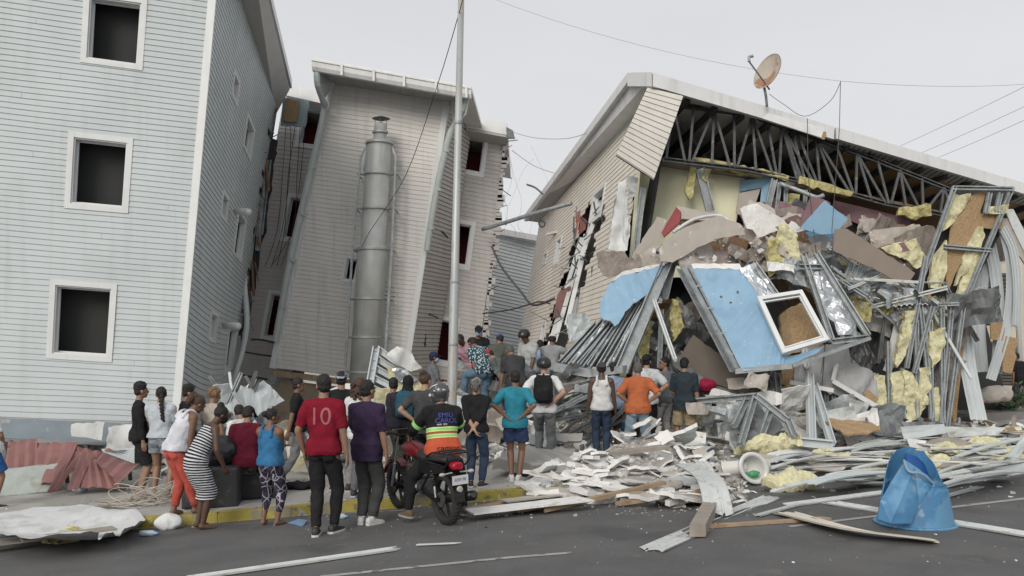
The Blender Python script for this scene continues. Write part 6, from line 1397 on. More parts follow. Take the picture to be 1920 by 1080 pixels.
rub = mb.build('rubble_mound', mat('rubble_dust', (.29,.28,.265), .95, var=.3, scale=8, spots=[[(.48,.47,.45), 16, .53, .8], [(.08,.075,.07), 9, .6, .8]], bump=1, bscale=30), None)
tag(rub, 'grey mound of crushed plaster and concrete rubble under the rescuers', 'rubble', kind='stuff')
CH_M = [M['gypw'], M['concrete'], M['gypd'], M['gyp'], M['zinc'], M['strip'], M['concd'], M['battp'], M['osb']]
def chips(name, N, samp, smin, smax, label, seed, flat=.3, ms=None, wts=None, z_on=True, tilt=.5):
    r_ = random.Random(seed); mb = MB(); ms = ms or CH_M
    for _ in range(N):
        x, y, z = samp(r_); s_ = smin*(smax/smin)**(r_.random()**1.5); n = r_.choice([4,4,5,6]); h = s_*flat*r_.uniform(.3,1.2); asp = r_.uniform(.3,1)
        Rm = Matrix.Rotation(r_.uniform(0,6.28), 3, 'Z') @ Matrix.Rotation(r_.gauss(0, tilt), 3, 'X') @ Matrix.Rotation(r_.gauss(0, tilt), 3, 'Y')
        pts = [V(math.cos(6.283*(k+r_.uniform(-.3,.3))/n)*s_*r_.uniform(.6,1), math.sin(6.283*(k+r_.uniform(-.3,.3))/n)*s_*asp, 0) for k in range(n)]
        c = V(x, y, z+h*.4); vv = [c+Rm @ (p+V(0,0,-h/2)) for p in pts]+[c+Rm @ (p*.93+V(0,0,h/2)) for p in pts]
        mi = r_.choices(range(len(ms)), wts)[0] if wts else r_.randrange(len(ms))
        mb.add(vv, [list(range(n))[::-1], list(range(n, 2*n))]+[[k, (k+1) % n, n+(k+1) % n, n+k] for k in range(n)], mi)
    o = mb.build(name, ms, None); return tag(o, label, 'rubble', kind='stuff')
def samp_area(xa, xb, ya, yb, mn=.0):
    def f(r_):
        for _ in range(60):
            x, y = r_.uniform(xa, xb), r_.uniform(ya, yb)
            if moundz(x, y) > mn and y > kerbY(x)+.1: break
        return x, y, gz(x, y)+moundz(x, y)
    return f
chips('rubble', 2600, samp_area(-3.4, 2.6, 14.6, 20, .05), .03, .22, 'countless chips of plaster and concrete strewn over the mound', 1, wts=[5,4,3,3,1,1,3,.4,.4])
chips('rubble', 1100, samp_area(2, 11, 14.2, 20, .03), .03, .26, 'small broken bits scattered below the collapsed front', 2, wts=[4,2,2,2,3,4,1,2,1])
chips('rubble', 500, samp_area(-7, -2.5, 14.8, 19, .06), .04, .3, 'broken bits piled behind the left half of the crowd', 3, wts=[3,2,3,2,3,2,2,1,1])
def samp_g(xa, xb, ya, yb, tri=False):
    def f(r_):
        p = G(r_.uniform(xa, xb), ya+(yb-ya)*r_.random()**1.6); return p.x, p.y, p.z
    return f
chips('road_crumbs', 190, samp_g(560, 1920, 948, 1060), .004, .022, 'tiny white crumbs scattered over the asphalt', 4, ms=[M['gypw'], M['concrete'], M['dark'], M['gyp']], wts=[5,3,1,2], flat=.5)
chips('road_crumbs', 260, samp_g(0, 1000, 925, 1010), .006, .03, 'tiny crumbs along the yellow kerb', 5, ms=[M['gypw'], M['concrete'], M['concd']], flat=.5)
chips('pavement_crumbs', 700, samp_g(380, 1900, 850, 935), .01, .07, 'small plaster crumbs over the pavement', 6, ms=[M['gypw'], M['concrete'], M['gypd'], M['strip']], flat=.3)
WD0 = dict(gypw='white', strip='white metal', concrete='grey', gyp='beige', wood2='weathered')
# heap of broken plaster on the kerb: individual slabs
r_ = random.Random(12)
def chunk(c, size, th, m, seed, tilt, yaw, label, group, name='plaster_slab', cat='slab'):
    r2 = random.Random(seed); n = r2.choice([4,5,5,6]); pts = []
    Rm = Matrix.Rotation(yaw, 3, 'Z') @ Matrix.Rotation(tilt[0], 3, 'X') @ Matrix.Rotation(tilt[1], 3, 'Y')
    for k in range(n): a = 6.283*(k+r2.uniform(-.25,.25))/n; pts.append(Vector(c)+Rm @ V(math.cos(a)*size[0]/2, math.sin(a)*size[1]/2, 0))
    o = slab(name, pts, th, m, None, jag=.025, crumple=.006, cut=1, seed=seed, back=M['gypw'] if name == 'plaster_slab' else M['gypd']); return tag(o, label, cat, group)
def heaph(x, y): return .80*math.exp(-((x-2.1)/.75)**2-((y-14.0)/.45)**2)+.32*math.exp(-((x-1.1)/.6)**2-((y-13.4)/.4)**2)+.30*math.exp(-((x-2.9)/.6)**2-((y-13.6)/.45)**2)
for k in range(150):
    for _ in range(50):
        px, py = r_.uniform(995,1345), r_.uniform(835,950)
        g = G(px, min(py+22, 952)); 
        if heaph(g.x, g.y) > .06: break
    h = heaph(g.x, g.y); z = g.z+h*r_.uniform(.45,1)+.03; sz = r_.uniform(.18,.5) if k % 4 else r_.uniform(.5,.95)
    chunk((g.x, g.y, z), (sz, sz*r_.uniform(.35,.9)), r_.uniform(.02,.08), r_.choice([M['gypw'],M['gypw'],M['concrete'],M['strip'],M['strip'],M['gyp'],M['gypw'],M['wood2']]), k, (r_.gauss(0,.45), r_.gauss(0,.35)), r_.uniform(0,6.28), ('large' if sz > .5 else 'small')+' jagged slab in the pale heap '+('nearest the toilet' if px > 1270 else 'behind the curved strip' if px > 1200 else 'in the middle' if px > 1100 else 'at its left end near the yellow kerb'), 'plaster slabs in the heap on the kerb')
for k in range(70):
    px, py = r_.uniform(1000,1340), r_.uniform(905,955)-max(0, 1060-r_.random()*60-1000)*0; g = G(px, py); sz = r_.uniform(.2,.7)
    mk = r_.choice(['gypw','gypw','strip','concrete','gyp','wood2','gypw'])
    chunk((g.x, g.y, g.z+.05+.16*r_.random()), (sz, sz*r_.uniform(.2,.6)), r_.uniform(.02,.07), M[mk], 400+k, (r_.gauss(0,.18), r_.gauss(0,.15)), r_.uniform(-.7,.9), ('long ' if sz > .45 else 'short ')+WD0[mk]+' slab on the heap edge '+('before the curved strip' if px > 1220 else 'above the flat planks' if px > 1110 else 'at the broken end of the yellow kerb'), 'slabs skirting the heap on the road', name='plaster_slab')
chips('rubble', 900, lambda r: (lambda g: (g.x, g.y, g.z+heaph(g.x, g.y)*r.uniform(.2,1)))(G(r.uniform(990,1400), r.uniform(880,945))), .02, .13, 'small plaster bits filling the heap on the pavement edge', 7, ms=[M['gypw'],M['concrete'],M['gyp'],M['gypd'],M['osb']], wts=[6,3,2,1,.5])
# planks
def plank(a, b, w, t, m, label, group=None, name='plank', cat='plank', dza=.02, dzb=.02, roll=0., bend=0., jag=True):
    A_, B_ = (gp(*a, dza) if len(a) == 2 else P(*a)), (gp(*b, dzb) if len(b) == 2 else P(*b)); d = (B_-A_).normalized(); s_ = d.cross(V(0,0,1)); s_ = s_.normalized() if s_.length > .05 else V(1,0,0); u = s_.cross(d)
    s2 = s_*math.cos(roll)+u*math.sin(roll); u2 = s2.cross(d); mb = MB(); n = 8; r2 = random.Random(int(a[0]*7+b[1])); vs = []
    for i in range(n+1):
        c = A_.lerp(B_, i/n)+V(0,0,bend*math.sin(math.pi*i/n)); ww = w/2*(1+r2.uniform(-.03,.03))
        e0, e1 = ((r2.uniform(-.05,.05), r2.uniform(-.05,.05)) if i in (0, n) and jag else (0, 0))
        vs += [c-s2*ww-u2*t/2+d*e0, c+s2*ww-u2*t/2+d*e1, c+s2*ww+u2*t/2+d*e1, c-s2*ww+u2*t/2+d*e0]
    fs = [(4*i+k, 4*i+(k+1) % 4, 4*(i+1)+(k+1) % 4, 4*(i+1)+k) for i in range(n) for k in range(4)]+[(3,2,1,0), (4*n,4*n+1,4*n+2,4*n+3)]
    mb.add(vs, fs); return tag(mb.build(name, m, None), label, cat, group)
def strip(a, b, w, label, group=None, m=None, dza=.01, dzb=.01, bend=0., mid=None, twist=0., dm=.03):
    """pressed white metal strip with two ribs"""
    A_, B_ = (gp(*a, dza) if len(a) == 2 else P(*a)), (gp(*b, dzb) if len(b) == 2 else P(*b)); pts = [A_]+([gp(*mid, dm) if len(mid) == 2 else P(*mid)] if mid else [])+[B_]; pts = smooth_path(pts, 8)
    mb = MB(); prof = [(-.5,.012),(-.47,.0),(-.22,0),(-.2,.012),(-.14,.012),(-.12,0),(.12,0),(.14,.012),(.2,.012),(.22,0),(.47,0),(.5,.018)]; c = len(prof); rows = []
    for i, p in enumerate(pts):
        d = (pts[min(i+1, len(pts)-1)]-pts[max(i-1, 0)]).normalized(); s_ = d.cross(V(0,0,1)); s_ = s_.normalized() if s_.length > .05 else V(1,0,0); u = s_.cross(d)
        tw = twist*i/len(pts); s2 = s_*math.cos(tw)+u*math.sin(tw); u2 = s2.cross(d)*1
        if u2.z < 0: u2 = -u2
        e = 0
        if i in (0, len(pts)-1): e = 1
        rows.append([p+s2*x*w+u2*(z+.004)+V(0,0,bend*math.sin(math.pi*i/(len(pts)-1)))+d*(e*.04*math.sin(k*2.3+i)) for k, (x, z) in enumerate(prof)])
    n = len(rows)
    for off in (0, .003):
        mb.add([q+V(0,0,-off) for r in rows for q in r], [(j*c+i, j*c+i+1, (j+1)*c+i+1, (j+1)*c+i) for j in range(n-1) for i in range(c-1)])
    return tag(mb.build('metal_strip', m or M['strip'], None), label, 'metal strip', group)
strip((350,1086),(742,1030), .14, 'long pale metal strip on the road at the bottom left of centre')
plank((786,1021),(858,1018), .03, .012, M['strip'], 'short thin white stick lying alone on the road', name='stick', cat='stick')
strip((1222,1032),(1450,932), .27, 'wide galvanised strip lying diagonally on the road under the timber block')
plank((1322,987),(1548,972), .09, .03, M['wood'], 'bare timber batten lying across the galvanised strip')
plank((1345,925),(1308,995), .16, .13, M['wood2'], 'thick weathered timber block standing out from the heap onto the road', name='timber_block', cat='timber', dza=.10, dzb=.08)
strip((1282,870),(1348,965), .34, 'curved pale metal sheet sliding off the plaster heap', mid=(1330,900), dza=.42, dzb=.03, dm=.33)
strip((1478,948),(1690,920), .20, 'pale strip on the road pointing at the left side of the blue bin')
strip((1556,943),(1940,1006), .26, 'long broad strip running behind the blue bin to the right edge')
strip((1468,962),(1756,1018), .30, 'bent cream metal strip with a twisted end in front of the blue bin', mid=(1590,998), bend=.03, m=mat('cream_strip', (.60,.57,.50), .5, var=.08, scale=4), twist=.3)
strip((1760,935),(1838,914), .10, 'short grey strip just right of the blue bin')
strip((1420,968),(1500,946), .09, 'short strip tip beside the diagonal galvanised strip')
for k, (a, b, w, t, m_, lb, da, db) in enumerate([
    ((866,958),(1010,930),.16,.03,M['wood'],'plank at the left end of the flat stack by the yellow kerb',.03,.06), ((880,960),(1098,935),.34,.02,M['gypw'],'white board lying on top of the flat plank stack',.10,.14),
    ((895,964),(985,955),.15,.04,M['wood2'],'lowest short plank under the white board',.02,.02), ((960,958),(1090,938),.18,.03,M['wood'],'second plank from the kerb in the flat stack',.04,.06), ((1000,950),(1060,944),.14,.05,M['wood2'],'stubby grey plank end at the front of the stack',.03,.03),
    ((1020,956),(1245,905),.09,.05,M['wood'],'long brown timber running up into the plaster heap',.05,.22), ((1160,944),(1338,918),.09,.05,M['wood'],'pale timber batten sticking out to the right of the heap',.05,.16), ((940,940),(1100,920),.2,.02,M['gyp'],'beige board tilted over the kerb',.08,.12),
    ((900,950),(1040,928),.12,.03,M['osbd'],'dark plank tucked under the beige board',.02,.05), ((1150,850),(1245,838),.2,.05,M['wood2'],'weathered plank lying on the crest of the plaster heap',.66,.70)]):
    plank(a, b, w, t, m_, lb, dza=da, dzb=db)
# ---- strip and board field at the right ----
WD = dict(gyp='beige', osb='strand', gypw='white', zinc='steel', wood2='weathered', gypd='dusty', zinc2='dark steel', foil='foil', concrete='concrete', strip='white metal', siding='pale clad', siding_side='grey clad', pink='pinkish', osbd='brown', battp='insulation covered', steel_dark='blackened steel')
r_ = random.Random(31); gs = 'white metal strips strewn in front of the wreck'
for k in range(56):
    px = r_.uniform(1440,1900) if k > 6 else r_.uniform(1300,1400); py = r_.uniform(835,912)-(px-1400)*.02; L = r_.uniform(70,300); sl = r_.gauss(-.06,.09)
    km, m_ = r_.choice([('white', M['strip']),('white', M['strip']),('white', M['strip']),('bluish grey', M['siding_side']),('off white', M['whiteroof'])]); strip((max(px-L/2, 1300 if px < 1420 else 1448), py-sl*L/2+0), (min(px+L/2, 1338) if px < 1420 else px+L/2, py+sl*L/2), r_.choice([.08,.12,.18,.25]), ('long ' if L > 180 else 'short ')+km+' metal strip in the debris field '+('left of the toilet' if px < 1420 else 'between toilet and blue bin' if px < 1640 else 'behind the blue bin' if px < 1780 else 'right of the blue bin'), gs, m=m_, dza=.04+r_.random()*.22, dzb=.03+r_.random()*.2, bend=r_.uniform(-.03,.12), twist=r_.gauss(0,.3))
gs = 'flat boards strewn in front of the wreck'
for k in range(30):
    px = r_.uniform(1350,1900); py = r_.uniform(815,900); g = G(px, py)
    chunk((g.x, g.y, g.z+.08+r_.random()*.18), (r_.uniform(.4,1.1), r_.uniform(.2,.5)), .02, (bq_ := r_.choice(['gyp','osb','gypw','zinc','wood2','gyp'])) and M[bq_], 200+k, (r_.gauss(0,.14), r_.gauss(0,.12)), r_.uniform(-.5,.5), WD[bq_]+' board lying flat among the metal strips '+('left of the blue bin' if px < 1680 else 'behind the blue bin'), gs, name='board', cat='board')
for k in range(9):
    px, py = [(1420,840),(1700,862),(1790,850),(1850,838),(1640,880),(1560,860),(1890,858),(1760,878),(1480,905)][k]; g = G(px, py, .12); s_ = r_.uniform(.22,.4)
    batt('insulation', [g+V(-s_*1.3,-.05,0), g+V(-.2*s_,-.18,.02), g+V(s_*1.4,-.06,.03), g+V(s_,.15,.12), g+V(0,.2,.14), g+V(-s_,.16,.08)], .10, ['big puffy yellow insulation roll behind the toilet', 'yellow insulation tuft above the blue bin', 'yellow insulation ridge to the right above the bin', 'yellow insulation at the far right behind the strips', 'small insulation scrap left of the blue bin', 'dull insulation patch between white strips', 'insulation scrap by the right edge', 'insulation scrap right behind the bin rim', 'insulation crumb below the toilet'][k], seed=k, m=M['battp'])
batt('insulation', [G(1375,850,.1), G(1430,856,.08), G(1500,846,.12), G(1506,832,.30), G(1440,828,.34), G(1390,838,.24)], .14, 'thick folded slab of yellow insulation in front of the leaning steel frame', seed=44, m=M['battp'], cr=.13)
o = slab('strand_board', [P(1545,790,15.6), P(1590,815,15.0), P(1652,806,15.2), P(1640,796,15.8), P(1576,768,16.6)], .03, M['osb'], None, jag=.03); tag(o, 'tilted strand board sheet in front of the lower storey', 'board')
for k, (poly, Y, m_, lb) in enumerate([([(1690,800),(1770,795),(1775,812),(1694,824)],15.6,M['siding'],'white clad panel lying above the blue bin'), ([(1770,800),(1886,802),(1870,816),(1780,820)],16,M['strip'],'white board lying far right'), ([(1700,822),(1738,826),(1728,842),(1706,838)],15.0,M['gypw'],'curled white scrap above the bin'), ([(1850,900),(1925,812),(1925,840),(1880,892)],14.2,M['siding'],'upturned clad panel at the right edge'), ([(1760,905),(1850,880),(1925,868),(1925,892),(1800,915)],13.6,M['siding_side'],'long curved cladding panel at the right edge')]):
    o = slab('cladding_panel', PP(Y, *poly), .03, m_, None, crumple=.05, cut=2, seed=k); tag(o, lb, 'panel')
# ---- toilet ----
tg = G(1396,902); tl = empty('toilet', tg); tag(tl, 'white toilet bowl lying on its side with green rubbish inside', 'toilet')
m_por = mat('porcelain', (.62,.62,.60), .15, var=.04, scale=3, spots=((.36,.34,.3), 5, .64, .5))
c = tg+V(.16,.1,.26); ax = V(.18,-.95,.12).normalized()
mb = MB(); mb.lathe(c, [(.215,.0),(.222,.025),(.205,.04),(.165,.03),(.155,-.02),(.13,-.12),(.06,-.16),(.0,-.165)], 32, axis=ax, sx=1., sy=1.18, cap=False); mb.lathe(c, [(.215,.0),(.20,-.06),(.16,-.18),(.11,-.26),(.09,-.30)], 32, axis=ax, sx=1., sy=1.18, cap=False); mb.build('bowl', m_por, tl, smooth=True)
mb = MB(); b0 = c-ax*.16; mb.tube([b0+V(-.05,0,0), b0+V(-.22,.02,.0), b0+V(-.36,.05,-.03), b0+V(-.40,.06,-.03)], [.13,.11,.13,.15], 18); mb.build('pedestal', m_por, tl, smooth=True)
mb = MB(); mb.hexa([c+V(.12,.12,-.16), c+V(.30,.2,-.14), c+V(.28,.34,-.14), c+V(.1,.3,-.16), c+V(.12,.12,.12), c+V(.32,.2,.1), c+V(.3,.34,.1), c+V(.1,.3,.12)]); mb.build('tank_base', m_por, tl)
blob('rubbish', c+V(.0,-.02,-.08), (.11,.035,.05), mat('green_wrapper', (.05,.28,.12), .4, spots=((.5,.55,.5), 14, .6, .7)), 'green wrapper stuffed inside the toilet bowl', 'rubbish', .03, 9, .012)
# ---- broken blue bin, standing upside down ----
bg_ = G(1716, 995); bin_ = empty('plastic_bin', bg_); tag(bin_, 'broken bright blue plastic bin standing upside down on the road at the right', 'bin')
m_bin = mat('blue_plastic', (.055,.185,.35), .55, var=.18, scale=5, spots=[[(.13,.29,.45), 2.6, .50, .65], [(.33,.40,.46), 7, .60, .5], [(.20,.22,.22), 15, .64, .5]], bump=.15, bscale=20)
BS = bg_.y/F; rb = 70*BS; bc = bg_+V(0, rb*.95, 0); bc.x *= bc.y/bg_.y
def binr(t): return rb*(1-.34*t)
mb = MB(); n = 56; rows = 24; Hh = 150*BS*.93
KA = [0,20,45,75,110,135,160,180,230,262,285,320,345,360]; KT = [.42,.75,.98,1.,1.,.9,.5,.25,.2,.45,.62,.60,.5,.42]
def topf(i): a = (i % n)/n*360; return float(np.interp(a, KA, KT))+.010*math.sin(i*1.9)+.02*math.sin(i*.6)
def bv(i, j, off):
    a = 2*math.pi*i/n; t = j/rows*topf(i); r_0 = binr(t)-off-(.010 if .50 < t < .56 else 0)
    return bc+V(math.cos(a)*r_0, math.sin(a)*r_0, t*Hh+.01)
for i in range(n):
    for j in range(rows):
        mb.add([bv(i,j,0), bv(i+1,j,0), bv(i+1,j+1,0), bv(i,j+1,0), bv(i,j,.008), bv(i+1,j,.008), bv(i+1,j+1,.008), bv(i,j+1,.008)], [(0,1,2,3),(7,6,5,4),(0,4,5,1),(1,5,6,2),(2,6,7,3),(3,7,4,0)])
mb.build('bin_wall', m_bin, bin_)
mb = MB(); mb.lathe(bc, [(rb*.98,.0),(rb*1.09,.0),(rb*1.10,.018),(rb*1.06,.028),(rb*.99,.026),(rb*.97,.012)], 56, cap=False); mb.build('rim', m_bin, bin_, smooth=True)
# detached flap leaning at the front-left: flat side with a grab handle
def bp(px, py, dy): p = P(px, py, bg_.y+dy); return p
fl_ = slab('broken_side', [bp(1646,974,-.02), bp(1651,938,.02), bp(1672,902,.10), bp(1697,862,.20), bp(1708,890,.06), bp(1690,936,-.04), bp(1670,982,-.14)], .01, m_bin, bin_, crumple=.012, cut=3, cs=2)
slab('broken_face', [bp(1708,890,.06), bp(1697,862,.20), bp(1716,874,.17), bp(1740,892,.15), bp(1753,911,.12), bp(1737,924,.06), bp(1722,946,.02), bp(1708,982,-.06), bp(1670,982,-.14), bp(1690,936,-.04)], .01, m_bin, fl_, crumple=.012, cut=3, cs=2)
mb = MB(); mb.tube(smooth_path([bp(1695,863,.19), bp(1704,884,.05), bp(1726,888,.04), bp(1752,908,.09)]), .014, 8); mb.build('handle', mat('scuffed_blue_plastic', (.22,.30,.38), .5), fl_, smooth=True)
slab('torn_tongue', [bp(1698,850,.6), bp(1732,862,.62), bp(1744,880,.62), bp(1748,905,.6), bp(1756,915,.55), bp(1768,950,.5), bp(1762,956,.46), bp(1740,930,.4), bp(1720,890,.45), bp(1700,868,.5)], .012, mat('dark_blue_plastic', (.012,.075,.26), .45, var=.1), bin_, crumple=.02, cut=2, smooth=True)  # darker copy of the bin's blue: shade of its inside put into the colour

chips('road_crumbs', 420, samp_g(870, 1420, 938, 968), .006, .04, 'plaster crumbs fringing the heap on the road', 61, ms=[M['gypw'], M['concrete'], M['gyp'], M['concd']], flat=.4)
# ================= pieces of the collapsed storeys =================
def thing_of(name, label, cat, px, py, Y, group=None): return tag(empty(name, P(px, py, Y)), label, cat, group)
# left blue panel with its studs
LPn = thing_of('wall_panel', 'torn wall panel with ragged light blue board and silver studs left of the wreck', 'wall panel', 1150, 690, 17)
slab('blue_board', [P(1124,592,17.2), P(1126,568,17.3), P(1137,542,17.45), P(1146,528,17.5), P(1168,516,17.6), P(1244,497,17.75), P(1236,514,17.6), P(1217,546,17.4), P(1194,566,17.25), P(1172,584,17.15), P(1160,606,17.05), P(1153,612,17.05), P(1145,602,17.1), P(1133,600,17.15)], .02, M['blue'], LPn, jag=.03, cut=2, crumple=.018, back=M['gypw'])
slab('board_edge', [P(1146,528,17.45), P(1166,510,17.6), P(1250,490,17.8), P(1246,498,17.75), P(1168,518,17.6)], .03, M['gypw'], LPn, jag=.02)
for k, (a, b, w) in enumerate([((1252,490,17.8),(1166,694,16.3),.24), ((1212,560,17.6),(1140,692,16.6),.10), ((1196,566,17.6),(1122,690,16.7),.10), ((1178,578,17.6),(1104,688,16.8),.10), ((1160,596,17.6),(1090,688,16.8),.10), ((1146,604,17.6),(1076,686,16.9),.10), ((1132,600,17.7),(1062,684,17.0),.10), ((1120,606,17.8),(1050,682,17.1),.10)]):
    mb = MB(); stud(mb, P(*a), P(*b), w, .11, (-.3,-1,.2), t=.005); mb.build('stud', M['zinc'], LPn)
for k, q in enumerate([[(1206,570,17.4),(1214,560,17.4),(1150,686,16.7),(1134,688,16.7)], [(1168,590,17.5),(1184,584,17.5),(1110,686,16.9),(1096,686,16.9)], [(1130,606,17.6),(1140,606,17.6),(1078,680,17),(1064,682,17)]]):
    slab('foil', [P(*x) for x in q], .02, M['foil'], LPn, crumple=.06, cut=3, seed=k, cs=5)
mb = MB(); mb.beam(P(1042,688,17.0), P(1110,700,16.7), .2, .16, (0,0,1)); mb.beam(P(1110,700,16.7), P(1172,692,16.3), .2, .14, (0,0,1)); mb.build('bottom_track', M['zinc'], LPn)
slab('backing_sheet', [P(1124,600,17.9), P(1215,560,17.9), P(1165,688,16.9), P(1050,684,17.3)], .02, M['zinc2'], LPn, crumple=.03, cut=2)
# right blue panel with window
RPn = thing_of('wall_panel', 'big light blue wall panel with a white window frame slumped over the ground floor', 'wall panel', 1450, 690, 16.5)
bq = [P(1298,503,17.4), P(1390,503,17.3), P(1412,530,17.1), P(1440,590,16.8), P(1466,640,16.5), P(1476,668,16.4), P(1500,664,16.3), P(1546,648,16.3), P(1532,662,16.2), P(1480,684,16.1), P(1394,696,16.1), P(1384,680,16.2)]
slab('blue_board', bq, .025, M['blue'], RPn, jag=.008, cut=2, crumple=.005, back=M['gypw'])
slab('board_edge', [P(1296,495,17.42), P(1386,494,17.35), P(1392,504,17.28), P(1300,504,17.38)], .03, M['gypw'], RPn, jag=.02)
for (x, y) in ((1383,547),(1352,556),(1370,567)): mb = MB(); mb.sph(P(x, y, 16.97 if y < 560 else 16.89), (.024,.02,.02), 8, 6); mb.build('hole', M['osbd'], RPn)
for a, b, w in (((1276,500,17.4),(1378,694,16.2),.15), ((1292,500,17.45),(1392,692,16.25),.09)):
    mb = MB(); stud(mb, P(*a), P(*b), w, .12, (-.8,-.6,0), t=.005); mb.build('stud', M['zinc'], RPn)
mb = MB(); mb.beam(P(1378,696,16.2), P(1484,686,16.1), .12, .10); mb.beam(P(1484,686,16.1), P(1630,634,16.3), .12, .06); mb.build('bottom_track', M['zinc'], RPn)
mb = MB()
for t in (.2,.42,.66,.85): a = P(1276,500,17.4).lerp(P(1378,694,16.2), t); mb.beam(a+V(0,-.03,0), a+V(.20,-.03,-.0), .05, .03)
mb.build('noggin', M['zinc'], RPn)
slab('foil', [P(1388,502,17.25), P(1416,494,17.3), P(1456,552,17.0), P(1424,562,16.95)], .02, M['foil'], RPn, crumple=.09, cut=3, cs=4)
for a, b in (((1414,494,17.3),(1458,556,16.95)), ((1506,478,17.3),(1560,640,16.4)), ((1530,474,17.3),(1628,630,16.35)), ((1498,500,17.2),(1540,500,17.2)), ((1560,640,16.4),(1630,632,16.35))):
    mb = MB(); stud(mb, P(*a), P(*b), .11, .08, (0,-1,0), t=.005); mb.build('stud', M['zinc'], RPn)
slab('foil', [P(1510,486,17.35), P(1536,480,17.4), P(1604,590,16.7), P(1606,630,16.5), P(1572,628,16.5), P(1534,552,16.9)], .02, M['foil'], RPn, crumple=.12, cut=3, cs=4, seed=4)
wfq = [(1418,560),(1502,547),(1553,640),(1466,666)]; YF = (16.75,16.75,16.25,16.2)
wc = [P(x, y, Y_) for (x, y), Y_ in zip(wfq, YF)]
win = None; cen = sum(wc, V(0,0,0))/4; mb = MB()
def ring_frame(mb, cs, w, d):
    nrm = poly_normal(cs); cc = sum(cs, V(0,0,0))/4; n = len(cs)
    for i in range(n):
        a, b = cs[i], cs[(i+1) % n]; ia = a+((cs[i-1]-a).normalized()+(b-a).normalized())*w; ib = b+((cs[(i+2) % n]-b).normalized()+(a-b).normalized())*w
        mb.hexa([a, b, ib, ia, a+nrm*d, b+nrm*d, ib+nrm*d, ia+nrm*d])
ring_frame(mb, wc, .075, .09); win = mb.build('window', M['white'], RPn)
mb = MB(); inner = [cen+(c_-cen)*.83 for c_ in wc]; ring_frame(mb, inner, .025, .05); mb.build('sash', M['white'], win)
m_gl = bpy.data.materials.new('dusty_glass'); m_gl.use_nodes = True; _b = m_gl.node_tree.nodes['Principled BSDF']; _b.inputs['Base Color'].default_value = (.75,.78,.8,1); _b.inputs['Roughness'].default_value = .08; _b.inputs['Transmission Weight'].default_value = 1; _b.inputs['IOR'].default_value = 1.1; _b.inputs['Alpha'].default_value = .45
slab('glass', [inner[0], inner[1].lerp(inner[0],.4), inner[2].lerp(inner[3],.75), inner[3]], .006, m_gl, win, jag=.03)
# frame with sash behind leaning at 1480-1560,740-830
def wood_pieces(): pass
